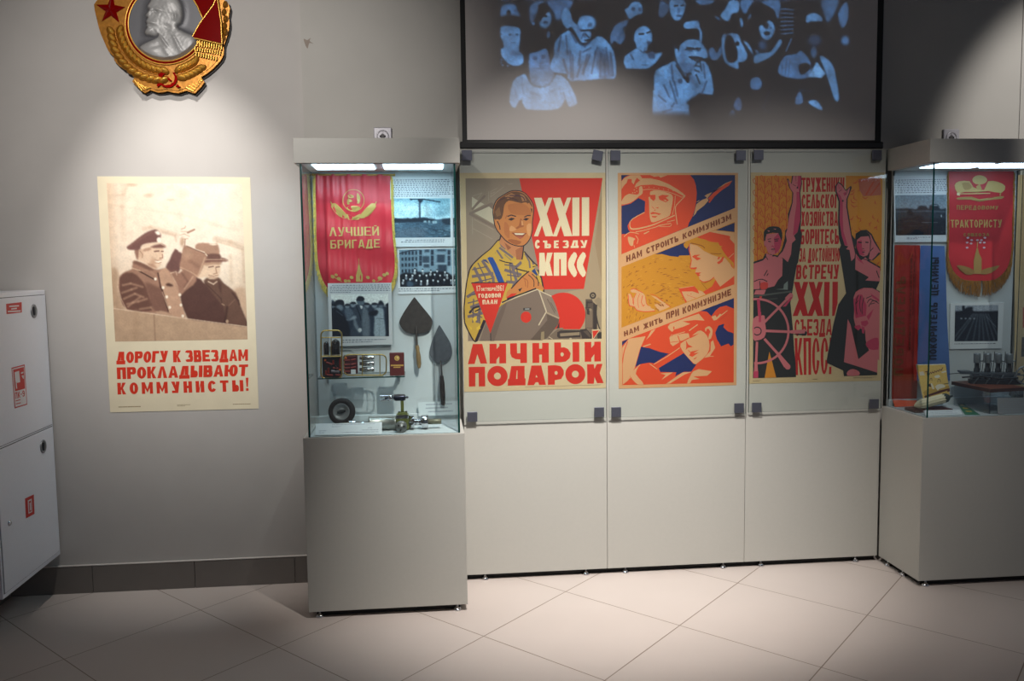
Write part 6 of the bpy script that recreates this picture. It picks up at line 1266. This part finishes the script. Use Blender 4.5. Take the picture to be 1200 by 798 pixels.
a_, c_ = k8(860, 385, ys+.02), k8(1038, 632, ys+.02); ych = ys+.02
t = thing('certificate_box', 'dark red box with gold seal standing on the glass shelf', 'box', ((a_.x+c_.x)/2, ych, zs)); mar = mat('leatherette_maroon', (92,34,30), .5, noise=.06, nscale=120)
b = MB(); b.box(a_.x, c_.x, ych, ych+.02, zs+.0005, a_.z, mar, .002); part('body', b, t)
A = Art(ych-.0004, 'ink_box'); A.dim = 1.; A.crop(370,375,9.975).oval(950,445,30,30,(206,172,92)).oval(950,445,20,20,(176,132,60)).oval(955,440,12,14,(220,190,120)).squig([(876,520),(1028,518),(1028,540),(876,542)], 1, (206,164,84), .8, 1, 3, 9, 3).squig([(908,545),(990,543),(990,560),(908,561)], 1, (206,164,84), .8, 1, 3, 9, 4); part('gold_stamp', A, t)
# ---- on the deck of the left case
DK_ = ZT+.0015
yw_ = 4.0; wc = on_y(400.6, 482.3, yw_); R1 = .0605
wz = DK_+R1+.0016
t = thing('rubber_wheel', 'small black rubber wheel leaning at the back of the left case', 'wheel', (wc.x, yw_, DK_))
rub = mat('rubber', (34,30,32), .7, noise=.1, nscale=50); hub = mat('hub_grey', (128,132,134), .5, .4, noise=.12, nscale=40)
tilt = Vector((-.12,-1,.14)).normalized()
b = MB(); b.lathe([(.037,-.012),(.041,-.016),(.052,-.0165),(.059,-.012),(.0615,0),(.059,.012),(.052,.0165),(.041,.016),(.037,.012)], (wc.x, yw_, wz), tilt, rub, 40); part('tyre', b, t)
b = MB(); b.lathe([(0,.010),(.006,.010),(.008,.0045),(.024,.004),(.028,.010),(.034,.011),(.038,.013),(.038,-.01)], (wc.x, yw_, wz), tilt, hub, 36); part('hub', b, t)
b = MB(); cz_ = Vector((wc.x, yw_, wz))+tilt*.012; b.tube([cz_+Vector((-.018,0,-.004)), cz_, cz_+Vector((.018,0,.006))], [.006,.009,.006], mat('hub_hole', (30,34,36), .6), 10); part('hub_slot', b, t)
dv = lambda x, y, yy: on_y(440+x/12.28, 450+y/12.28, yy)
yd = on_z(498, 502.5, DK_).y; za = DK_+.0312
t = thing('hydraulic_fitting', 'chromed pipe fitting with green post and round knob, on the left case deck', 'machine part', (dv(390,520,yd).x, yd, DK_))
X = lambda x: dv(x, 540, yd).x
dull = mat('steel_dull', (150,152,146), .4, .7, noise=.15, nscale=60); oliv = mat('olive_paint', (92,98,48), .5, noise=.15, nscale=50); olgrey = mat('steel_olive', (112,110,92), .5, .5, noise=.12, nscale=60)
def shaft(profile, name, m, axis_z=za): b = MB(); b.lathe([(r*1.12, X(x)-X(0)) for r, x in profile], (X(0), yd, axis_z), (1,0,0), m, 30); return part(name, b, t)
shaft([(0,-515),(.006,-515),(.006,-385),(0,-385)], 'rod_end', olgrey); shaft([(0,-388),(.0145,-388),(.015,-384),(.015,-290),(.0145,-285),(0,-285)], 'collar', chrome); shaft([(0,-288),(.0075,-288),(.0075,-95),(0,-95)], 'rod', chrome)
shaft([(0,-100),(.024,-100),(.0265,-90),(.0265,-60),(.0255,-55),(.0255,270),(.0265,275),(.0265,300),(0,300)], 'main_cylinder', dull)
shaft([(0,478),(.0265,478),(.0265,540),(.0275,545),(.0275,552),(0,552)], 'flange', chrome); shaft([(0,550),(.0125,550),(.0125,665),(0,665)], 'neck', chrome); shaft([(0,662),(.0255,662),(.027,668),(.027,748),(.0255,755),(0,755)], 'collar', chrome); shaft([(0,753),(.0105,753),(.0105,940),(.009,945),(0,945)], 'rod_end', olgrey)
b = MB(); zt_ = dv(390,435,yd).z; b.box(X(300), X(480), yd-.03, yd+.03, DK_+.004, zt_, oliv, .004); b.box(X(305), X(478), yd-.0312, yd-.02, zt_-.014, zt_+.0012, chrome, .002); part('valve_block', b, t, 'olive green block')
b = MB(); zb2 = dv(390,402,yd).z; b.box(X(325), X(462), yd-.02, yd+.02, zt_, zb2, oliv, .002)
for x in (345, 448): b.lathe([(.004,0),(.004,.006),(0,.007)], (X(x), yd-.012, zb2-.001), (0,0,1), mat('bolt_dark', (40,42,34), .5, .5), 8)
zp = dv(390,238,yd).z; b.box(X(368), X(414), yd-.009, yd+.009, zb2, zp, oliv, .002); part('post', b, t, 'olive green post')
yk = yd-.055; kc = dv(372, 632, yk); b = MB(); rk = .0245
kz = DK_+rk+.0005
b.lathe([(0,.03),(.008,.03),(.009,.026),(.020,.026),(.0235,.024),(rk,.02),(rk,-.004),(.018,-.008),(.018,-.03)], (kc.x, yk, kz), (0,-1,0), mat('knob_grey', (120,122,120), .45, .5, noise=.12, nscale=60), 32)
for a in (20, 140, 260): b.lathe([(.0035,0),(.0035,.003),(0,.003)], (kc.x+.013*math.cos(math.radians(a)), yk-.026, kz+.013*math.sin(math.radians(a))), (0,-1,0), mat('bolt_dark', (40,42,34), .5, .5), 8)
part('knob', b, t)
zsx = (zp+dv(390,150,yd).z)/2
b = MB(); b.lathe([(0,0),(.006,0),(.0085,.003),(.0135,.006),(.0145,.012),(.0145,X(435)-X(265)-.006),(.012,X(435)-X(265))], (X(265), yd, zsx), (1,0,0), mat('scope_dark', (40,44,60), .3, .6, noise=.05), 24)
b.box(X(270), X(432), yd-.012, yd+.012, zsx+.0085, zsx+.0150, chrome, .002); part('head_barrel', b, t)
b = MB(); b.lathe([(0,0),(.0095,.001),(.0095,.004),(.006,.008),(.0065,.014),(0,.016)], (X(432), yd, zsx), (1,0,0), chrome, 18); part('head_tip', b, t)
b = MB()
for dz in (.008, -.009): b.tube([(X(78), yd, zsx+dz), (X(215), yd, zsx+dz*.9)], [.0045,.005], chrome, 12)
b.lathe([(0,0),(.013,0),(.015,.004),(.015,.012),(.008,.016)], (X(205), yd, zsx), (1,0,0), chrome, 20); b.tube([(X(140), yd, zsx),(X(210), yd, zsx)], .004, MATS['scope_dark'], 10); part('fork', b, t)
def card(label, quad_px, y0_, y1_, m=white, rows=5, sd=1, parent=None, ind=.1, last=.9):
    "leaning printed card: quad (tl, tr, br, bl) with its foot at depth y0_ and its head at y1_"
    tl, tr, br, bl = quad_px; P_ = [on_y(*tl, y1_), on_y(*tr, y1_), on_y(*br, y0_), on_y(*bl, y0_)]
    n = (P_[1]-P_[0]).cross(P_[3]-P_[0]).normalized(); n = -n if n.y > 0 else n
    b = MB(); bk = [p-n*.0012 for p in P_]
    b.face(P_[::-1], m); b.face(bk, m)
    for i in range(4): b.face([P_[i], P_[(i+1) % 4], bk[(i+1) % 4], bk[i]], m)
    inkm = mat('card_ink', (150,158,168), .6); r_ = random.Random(sd)
    for k in range(rows):
        v = (k+.7)/(rows+.8); u = r_.uniform(.1, .25) if k < 3 else .05; e = r_.uniform(.75, .9) if k < 3 else .95
        while u < e:
            du = r_.uniform(.02, .06); h = .17/(rows+.8)
            f = lambda uu, vv: (P_[0].lerp(P_[1], uu)).lerp(P_[3].lerp(P_[2], uu), vv)+n*.0003
            b.face([f(u,v-h), f(min(u+du,e),v-h), f(min(u+du,e),v+h), f(u,v+h)], inkm); u += du+.008
    c = (P_[2]+P_[3])/2; o = b.build('caption_card', None, c); return tag(o, label, 'caption card', 'printed caption cards')
yc = on_z(407, 511.8, DK_).y
card('white printed caption card leaning at the front of the left case', [(370.2,496.8),(447.6,494.6),(447.4,508.6),(369.4,509.8)], CY0+.022, CY0+.06, sd=2)
card('small caption card on the back of the left case, beside the pipe fitting', [(490.2,471.5),(536,469.8),(536.2,486),(490.5,487.5)], YB-.0265, YB-.0245, mat('card_grey', (196,206,208), .5), 3, 5)
# ------------------------------------------------------------------ contents of the right case
c6 = lambda x, y: (1040+x/8.867, 200+y/8.867)
C = Canvas(1044, 226, 1111, 278, 3, (138,150,158)); C.crop(1040,200,8.867)
C.a += (np.clip((C.Y-245)/10, -1, 0)[..., None]*np.array([20,16,14]))
C.poly([(50,415),(620,405),(620,680),(50,680)], (44,54,64), 1., 1., 0).poly([(55,400),(200,390),(300,400),(330,365),(400,370),(430,400),(440,360),(520,350),(550,400),(620,390),(620,430),(55,430)], (36,44,54), .8).line([(60,425),(410,420),(600,425)], 12, (110,122,130), .7, 1.).line([(465,362),(515,362)], 8, (160,172,178), .8)
C.poly([(205,430),(230,405),(260,430),(275,465),(210,465)], (22,28,36), .6).poly([(80,560),(130,500),(240,490),(330,460),(420,520),(600,500),(600,670),(80,670)], (26,32,42), 1.2)
rs = np.random.RandomState(12)
for i in range(40):
    x, y = rs.uniform(70,600), rs.uniform(440,660); C.line([(x,y),(x+rs.uniform(10,50),y+rs.uniform(-8,8))], 6, (70,82,92) if rs.rand() < .5 else (16,22,30), .6, .5)
C.line([(360,538),(520,538)], 6, (120,132,138), .7).oval(560,470,6,12,(170,180,184),.4).noise(.08, 1., 3)
board('grey photo board with a field picture, upper left inside the right case', [c6(66,55),c6(632,45),c6(635,740),c6(76,745)], YB-.008, .0075, [c6(80,254),c6(612,250),c6(608,668),c6(88,671)], C,
      [([c6(76,90),c6(620,80),c6(620,235),c6(78,240)],8,21,.8,.02), ([c6(200,688),c6(480,684),c6(480,712),c6(200,714)],2,22,.4,.0)])
c8 = lambda x, y: (1110+x/9.978, 345+y/9.978)
C = Canvas(1117, 356, 1172, 402, 3, (26,34,46)); C.crop(1110,345,9.978)
C.poly([(80,100),(610,100),(610,205),(330,200),(300,205),(80,215)], (150,160,170), .6, 1., 0).poly([(90,200),(170,190),(240,150),(300,150),(320,200),(610,195),(610,220),(90,240)], (22,28,40), .6).oval(190,160,16,34,(22,28,40),.4)
for x0, x1 in ((280,90),(300,210),(320,300),(345,370),(365,430),(385,500),(410,560),(440,620),(260,40)):
    C.line([(x0+40,230),(x1,560)], 16, (84,94,104), .7, .8)
for x in (165,215,265,315): C.oval(x, 282, 12, 10, (120,130,140), .4)
C.line([(460,260),(570,380)], 10, (110,120,130), .7, .6).noise(.10, .9, 6)
board('small white photo board of ploughed furrows, under the pennant in the right case', [c8(38,105),c8(665,93),c8(638,630),c8(30,640)], YB-.006, .0055, [c8(93,130),c8(598,122),c8(590,545),c8(85,548)], C,
      [([c8(85,568),c8(565,562),c8(565,584),c8(85,590)],1,31,1.,.0)])
def emblem_r(A):
    A.crop(1110,190,8.867)
    A.poly([(70,240),(120,200),(230,200),(270,260),(380,290),(420,200),(520,205),(600,250),(560,320),(420,300),(310,315),(180,310),(100,320)], (196,170,108), 2).poly([(140,225),(220,215),(250,270),(180,290)], (170,140,84), 2).oval(335,185,76,48,(200,176,116)).oval(335,185,40,26,(178,150,92)).poly([(300,250),(340,230),(360,280),(310,300)], (188,160,98)).line([(110,330),(190,330),(440,325)], 10, (206,180,120)).poly([(100,370),(250,360),(330,385),(450,365),(580,355),(560,380),(420,395),(330,410),(240,390),(110,390)], (170,142,84), 2).poly([(95,320),(130,320),(125,350),(95,345)], (230,214,170)).line([(550,320),(545,350)], 12, (180,150,90))
def text_r(A):
    A.crop(1110,190,8.867)
    A.text('ПЕРЕДОВОМУ', [(95,448),(525,455),(520,492),(97,495)], (170,138,78), .3, .16, .3).text('ТРАКТОРИСТУ', [(28,600),(565,598),(560,678),(30,680)], (190,160,92), .3, .13, .3).text('СОВХОЗА', [(165,738),(430,738),(430,770),(167,772)], (160,122,66), .34, .2, .3)
def tower_r(A):
    A.crop(1110,260,8.867)
    A.poly([(310,250),(330,330),(355,380),(352,540),(270,540),(270,400),(290,330)], (160,128,74)).line([(310,205),(310,260)], 8, (180,150,90)).poly([(90,455),(180,460),(270,500),(270,540),(190,545)], (150,116,66), 2).poly([(545,455),(470,465),(355,500),(352,545),(450,530)], (150,116,66), 2)
    for x, y in ((210,165),(250,190),(245,225),(205,215),(340,215),(350,190),(385,165),(380,215),(205,268),(380,268),(310,190)): A.oval(x, y, 14, 10, (196,170,180), 8)
pen_r = pennant('red pennant with long brown gold fringe and eroded gold print, in the right case', YB-.010,
    [(1111.7,200.8),(1111.9,225),(1112,255),(1111.8,282),(1111.8,302),(1117,317),(1127,326.5),(1138,328.7),(1150,329)], [(1187.6,200.6),(1187.2,225),(1186.4,255),(1185.6,282),(1183.6,304),(1178,317),(1168,326.2),(1159,328.6),(1151,329)],
    (190,38,46), (168,116,44), [('printed_crest', emblem_r), ('lettering', text_r), ('printed_tower', tower_r)], None, (.0035, 30), (.02,.075), .008, seed=9)
# ---- the two ribbons
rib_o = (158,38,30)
def ribbon_strip(label, quad, y, colr, fn, foot_quad=None, name='sash'):
    b = MB(); n = 30; tl, tr, br, bl = quad; V = []; F = []
    for j in range(n+1):
        for i in range(9):
            u, v = i/8, j/n; p = on_y((tl[0]*(1-u)+tr[0]*u)*(1-v)+(bl[0]*(1-u)+br[0]*u)*v, (tl[1]*(1-u)+tr[1]*u)*(1-v)+(bl[1]*(1-u)+br[1]*u)*v, y); V.append((p.x, y+.0025*math.sin(9*v+3*u)+.0015*math.sin(14*u), p.z))
    for j in range(n):
        for i in range(8): F.append((j*9+i, (j+1)*9+i, (j+1)*9+i+1, j*9+i+1))
    m = mat('ribbon_satin_%d' % colr[0], colr, .4, noise=.05, nscale=20, bump=.05); b.mesh(V, F, m, True)
    b.mesh([(x, yy+.0008, z) for x, yy, z in V], F, m, True)
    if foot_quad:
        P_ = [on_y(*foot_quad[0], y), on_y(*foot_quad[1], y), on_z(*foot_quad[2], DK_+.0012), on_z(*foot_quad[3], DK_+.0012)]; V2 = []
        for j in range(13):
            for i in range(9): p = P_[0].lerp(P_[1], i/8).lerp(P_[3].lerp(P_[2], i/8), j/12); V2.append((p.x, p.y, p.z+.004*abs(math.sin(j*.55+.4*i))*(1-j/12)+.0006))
        F2 = [(j*9+i, (j+1)*9+i, (j+1)*9+i+1, j*9+i+1) for j in range(12) for i in range(8)]; b.mesh(V2, F2, mat('sash_foot_lit', (226,84,32), .4, noise=.05, nscale=20), True)  # same ribbon, brighter: the light on its foot is put into the colour
    c = on_y((quad[0][0]+quad[1][0])/2, quad[0][1], y); t = thing(name, label, 'sash', (c.x, y, c.z)); part('ribbon', b, t)
    for f in fn: A = Art(y-.0042, 'ink_sash_%d' % colr[0]); A.dim = 1.; f(A); part('lettering', A, t)
    return t
def lr(A):
    A.crop(0,0,1.).text('ПОБЕДИТЕЛЬ', [(1046.6,440),(1050.6,324),(1061.6,324),(1058.4,440)], (120,62,34), .3, .2, .34)
    A.squig([(1064.5,410),(1067,297),(1070,297),(1067.5,410)], 1, (112,40,26), .7, 1., 2, 8, 3).squig([(1068.5,370),(1070.5,305),(1072.5,305),(1070.5,370)], 1, (112,40,26), .6, 1., 2, 8, 5)
    A.line([(1050,312),(1056,296),(1063,310),(1070,294)], 1.4, (170,60,36))
def lb(A): A.crop(0,0,1.).text('ПОКОРИТЕЛЬ', [(1089.2,421.4),(1090.6,354.5),(1098.8,354.5),(1097.6,421.4)], (20,24,42), .3, .18, .26)
def lb2(A): A.crop(0,0,1.).text('ЦЕЛИНЫ', [(1091,346),(1091.8,301.6),(1100.4,301.6),(1099.6,346)], (20,24,42), .3, .18, .26)
yfr = YB-.006
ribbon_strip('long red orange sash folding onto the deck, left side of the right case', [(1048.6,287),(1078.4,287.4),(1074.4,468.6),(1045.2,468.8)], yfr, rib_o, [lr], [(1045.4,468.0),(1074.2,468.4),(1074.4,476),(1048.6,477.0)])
ribbon_strip('blue satin sash with black lettering, beside the red sash in the right case', [(1078.8,287.6),(1107,288.2),(1113.4,446),(1074.8,446)], yfr-.004, (72,104,160), [lb, lb2])
# ---- book, corn cob and cards at the front corner
c2 = lambda x, y: (1035+x/10.644, 420+y/10.644)
maroon = mat('stand_maroon', (74,28,24), .5, noise=.12, nscale=60)
ybk = 3.888; zb_top = on_y(*c2(600,638), ybk-.03).z
sl0, sl1 = on_y(*c2(397,640), ybk-.03), on_y(*c2(872,640), ybk-.03)
o = MB(); o.box(sl0.x, sl1.x, ybk-.03, ybk+.06, DK_+.0002, zb_top, maroon, .002); tag(o.build('red_book', None, (sl0.x, ybk, DK_)), 'closed dark red book lying under the corn cob, in the right case', 'book')
bk = [c2(418,85), c2(780,78), c2(832,470), c2(500,505)]
y_hi, y_lo = ybk+.075, ybk+.035
def tilt_plane(px, py):      # the leaning cover: depth grows with height
    z_lo = on_y(*c2(600,490), y_lo).z; z_hi = on_y(*c2(600,80), y_hi).z
    d = CF + CR*((px-600)/FPX) - CU*((py-399)/FPX); k = (y_hi-y_lo)/(z_hi-z_lo)      # y = y_lo + k (z - z_lo)
    s_ = (y_lo+k*(CC.z-z_lo))/(d.y-k*d.z); return CC+d*s_
class TiltArt(Art):
    def raw(s, pts, c):
        xs = [p[0] for p in pts]; ys_ = [p[1] for p in pts]; x0, x1, y0, y1 = min(xs), max(xs), min(ys_), max(ys_)
        B = s.bb; hit = (B[:,0] < x1) & (B[:,1] > x0) & (B[:,2] < y1) & (B[:,3] > y0) & (B[:,5] != s.k)
        lay = 1+(B[hit,4].max() if hit.any() else 0); s.bb = np.vstack([B, [x0,x1,y0,y1,lay,s.k]])
        q = [tilt_plane(*p) for p in pts]
        for v in q: v.y -= lay*4e-5
        s.face(q, s.m(c))
A = TiltArt(0, 'ink_booklet'); A.dim = .95
P_ = [tilt_plane(*p) for p in bk]; bkp = [p+Vector((0,.008,.003)) for p in P_]; pm = mat('booklet_cover', (206,172,92), .5, noise=.08, nscale=60); pw = mat('booklet_pages', (196,186,160), .7)
A.face(P_[::-1], pm); A.face(bkp, pm)
for i in range(4): A.face([P_[i], P_[(i+1) % 4], bkp[(i+1) % 4], bkp[i]], pw)
A.crop(1035,420,10.644)
YO = (200,166,84)
A.poly([(500,420),(560,380),(640,370),(820,340),(830,380),(640,430),(520,470)], (186,150,70)).poly([(540,340),(590,310),(600,360)], (70,46,40)).poly([(590,310),(610,310),(640,380),(615,385)], (224,214,190)).poly([(650,350),(700,320),(760,330),(770,360),(700,380),(680,400)], (226,216,192), 2).poly([(635,225),(690,205),(710,230),(670,245)], (224,218,200), 2).poly([(720,170),(780,150),(790,170),(740,182)], (220,212,190)).poly([(450,170),(500,160),(520,210),(460,215)], (216,206,186))
A.line([(580,280),(590,250),(605,250),(608,280)], 7, (110,92,64), 2).line([(680,300),(685,262),(705,262),(715,300)], 7, (110,92,64), 2).line([(755,320),(815,312)], 9, (60,70,60)).poly([(510,470),(700,400),(828,370),(832,410),(620,470),(520,498)], (84,36,34)).poly([(560,475),(700,435),(800,400),(800,420),(640,470)], (206,168,84))
A.line([(520,170),(560,160)], 10, (96,44,56)).line([(550,215),(565,180),(575,200),(590,170),(600,190),(615,165),(630,182),(645,155),(660,172),(675,148),(690,162),(705,135),(720,150),(745,112)], 8, (96,44,56), 2).line([(545,165),(552,220)], 9, (96,44,56))
tag(A.build('booklet', None, sum(P_, Vector())/4), 'leaning yellow illustrated booklet behind the corn cob, in the right case', 'book')
# corn cob resting on the red book
yc_ = ybk-.008; e0, e1 = on_y(*c2(388,592), yc_), on_y(*c2(752,498), yc_); e2 = on_y(*c2(842,490), yc_)
pass
t = thing('corn_cob', 'pale dried corn cob with dark husk end, lying on the dark red book', 'corn cob', (e0.x, yc_, zb_top))
corn = mat('corn_pale', (206,196,164), .6, noise=.08, nscale=120); husk = mat('husk_dark', (32,44,40), .6, noise=.2, nscale=60)
dzc = max(0., zb_top+.021-min(e0.z+.006, e1.z)); e0 = e0+Vector((0,0,dzc)); e1 = e1+Vector((0,0,dzc)); ax = (e1-e0); ln = ax.length; b = MB(); V = []; F = []; nseg, nr = 54, 40
u_ = ax.normalized(); w_ = u_.orthogonal().normalized(); x_ = u_.cross(w_)
for j in range(nseg+1):
    f = j/nseg; r = .0205*math.sin(min(1, f*3.2+.12)*math.pi/2)*(1.05-.05*f)
    for i in range(nr):
        a = 2*math.pi*i/nr; rr2 = r*(1+(.09*math.cos(i*math.pi*2/4))+.05*math.cos(j*2.1+(i//4 % 2)*3.1)); V.append(e0+u_*(f*ln)+(w_*math.cos(a)+x_*math.sin(a))*rr2)
for j in range(nseg):
    for i in range(nr): F.append((j*nr+i, j*nr+(i+1) % nr, (j+1)*nr+(i+1) % nr, (j+1)*nr+i))
b.mesh(V, F, corn, True); b.face(V[:nr][::-1], corn); part('kernels', b, t)
b = MB(); b.lathe([(.020,-.004),(.022,.004),(.021,.016),(.0135,.026),(.006,.032),(.004,.046),(0,.047)], e1, u_, husk, 20); part('husk', b, t, 'dark husk end')
cy0 = on_z(1105, 487, DK_).y
card('white caption card in front of the corn cob, in the right case', [c2(497,648), c2(955,638), c2(990,698), c2(528,714)], cy0, cy0+.03, rows=3, sd=8)
g0 = [on_z(p[0], p[1], DK_+.0006) for p in ((1120,470.5),(1128,472),(1149,486.2),(1131,486.2))]
b = MB(); b.prism([(0,0),(1,0),(1,1)], 0, .001, white); b = MB(); gm = mat('leaflet_green', (46,112,80), .5, noise=.35, nscale=60); b.face(g0[::-1], gm); b.face([p-Vector((0,0,.0005)) for p in g0], gm)
for i in range(4): b.face([g0[i], g0[(i+1) % 4], g0[(i+1) % 4]-Vector((0,0,.0005)), g0[i]-Vector((0,0,.0005))], gm)
lf = tag(b.build('leaflet', None, g0[0]), 'green printed leaflet lying flat beside the front caption card, in the right case', 'leaflet')
ym = mat('leaflet_yellow', (200,170,60), .5)
for f0, f1 in ((.2,.3),(.45,.55),(.7,.78)): b = MB(); b.face([p+Vector((0,0,.0004)) for p in (g0[0].lerp(g0[3], f1).lerp(g0[1].lerp(g0[2], f1), .25), g0[0].lerp(g0[3], f1).lerp(g0[1].lerp(g0[2], f1), .7), g0[0].lerp(g0[3], f0).lerp(g0[1].lerp(g0[2], f0), .7), g0[0].lerp(g0[3], f0).lerp(g0[1].lerp(g0[2], f0), .25))], ym); part('printed_spot', b, lf)
# ---- model engine on its board
ca = lambda x, y: (1110+x/8.867, 400+y/8.867)
yfb = 3.763; fl = on_y(*ca(450,497), yfb); zbt = fl.z; bl_ = on_z(*ca(45,416), zbt); fr_ = on_z(*ca(798,478), zbt)
ed = (fl-bl_); fd = (fr_-fl).normalized(); fr2 = fl+fd*.20; br2 = bl_+fd*.20
th = .016; b = MB(); bw = mat('base_board_wood', (112,58,36), .45, noise=.18, nscale=14)
P_ = [bl_, fl, fr2, br2]; Q_ = [p-Vector((0,0,th)) for p in P_]
b.face(P_, bw); b.face(Q_[::-1], bw)
for i in range(4): b.face([P_[i], Q_[i], Q_[(i+1) % 4], P_[(i+1) % 4]], mat('base_board_edge', (62,28,20), .5, noise=.15))
eng = thing('model_engine', 'grey four cylinder model engine on a brown wooden base, in the right case', 'model engine', (fl.x, fl.y, zbt-th)); part('wooden_base', b, eng)
acr = glass_mat('acrylic', (.9,.93,.95), 1.6)
st_ = thing('acrylic_stand', 'clear acrylic stand under the model engine in the right case', 'stand', (fl.x, fl.y, DK_))
inset = (br2+bl_+fl+fr2)/4
b = MB(); S_ = [p.lerp(inset, .08) for p in (bl_, fl, fr2, br2)]
for i in (0, 1, 2):
    p, q = S_[i], S_[(i+1) % 4]; n_ = (q-p).cross(Vector((0,0,1))).normalized()*.004
    V = [Vector((v.x, v.y, z)) for z in (DK_+.0003, zbt-th-.0003) for v in (p, q, q-n_, p-n_)]
    b2 = MB(); b2.mesh(V, [(0,1,2,3),(7,6,5,4),(0,4,5,1),(1,5,6,2),(2,6,7,3),(3,7,4,0)], acr); part('acrylic_side', b2, st_)
eg = mat('engine_iron', (96,106,114), .42, .6, noise=.2, nscale=60); ed_ = mat('engine_dark', (44,48,54), .5, .5, noise=.25, nscale=60); el = mat('engine_head', (132,140,144), .4, .5, noise=.12, nscale=60)
dirv = Vector((.36, -.13, 0)).normalized(); perp = Vector((-dirv.y, dirv.x, 0))
o0 = on_z(*ca(262,436), zbt)+perp*.005
EZ = 1.55
loc = lambda u, v, w: o0+dirv*(u-.012)+perp*v+Vector((0,0,w*EZ))
def obox(mb, u0, u1, v0, v1, w0, w1, m):
    V = [loc(u, v, w) for w in (w0, w1) for u, v in ((u0,v0),(u1,v0),(u1,v1),(u0,v1))]; mb.mesh(V, [(3,2,1,0),(4,5,6,7),(0,1,5,4),(1,2,6,5),(2,3,7,6),(3,0,4,7)], m)
b = MB(); obox(b, 0, .215, -.028, .03, .0, .012, ed_); obox(b, .008, .20, -.022, .024, .012, .036, eg); obox(b, -.05, .21, -.032, -.026, .030, .036, eg); obox(b, -.05, .0, -.034, .02, .034, .039, eg)
for k in range(8): p = loc(.012+k*.025, -.030, .02); b.lathe([(.006,0),(.006,.006),(0,.007)], p, -perp, ed_, 12)
b.tube([loc(-.04,-.03,.02), loc(.04,-.036,.026), loc(.12,-.034,.018), loc(.2,-.036,.022)], .004, ed_, 10)
for k in range(4): b.tube([loc(.012+k*.05,-.026,.0), loc(.03+k*.05,-.034,.02), loc(.045+k*.05,-.026,.034)], .0035, eg, 8)
b.tube([loc(-.05,-.03,.033), loc(-.10,-.034,.030)], .0018, ed_, 8); part('crankcase', b, eng)
for k in range(4):
    u = .03+k*.046; b = MB(); b.lathe([(.013,0),(.013,.018),(.0105,.021),(.0105,.045),(.015,.049)], loc(u,0,.034), (0,0,1), ed_, 18)
    b.lathe([(.0148,0),(.0155,.003),(.0155,.040),(.0145,.045),(0,.045)], loc(u,0,.064), (0,0,1), el, 24)
    for s_ in (-1, 1): b.tube([loc(u+s_*.009,-.014,.03), loc(u+s_*.012,-.016,.066)], .0022, eg, 8)
    b.tube([loc(u+.016,.0,.07), loc(u+.028,.0,.07)], .004, el, 8); b.tube([loc(u+.02,-.012,.036), loc(u+.024,-.016,.075), loc(u+.026,-.012,.10)], .0014, ed_, 6)
    part('cylinder', b, eng)
fwc = loc(.224, -.012, .030); b = MB()
pts = [fwc+(dirv*math.cos(a)+Vector((0,0,1))*math.sin(a))*.042+dirv*.01 for a in [2*math.pi*i/40 for i in range(40)]]
fc = fwc+dirv*.01-perp*.02; pts = [p-perp*.02 for p in pts]
b.tube(pts, .0042, el, 10, True)
for k in range(6): a = k*math.pi/3; b.tube([fc, fc+(dirv*math.cos(a)+Vector((0,0,1))*math.sin(a))*.042], .0026, eg, 8)
b.lathe([(.010,-.008),(.012,0),(.010,.008),(0,.009)], fc, -perp, eg, 18); part('flywheel', b, eng)
cr0 = on_z(1200, 485.2, DK_).y
card('upright grey caption card under the model engine, at the right edge', [ca(520,590), ca(980,578), ca(980,748), ca(528,756)], cr0+.004, cr0+.012, mat('card_grey2', (150,152,154), .6), 8, 11)
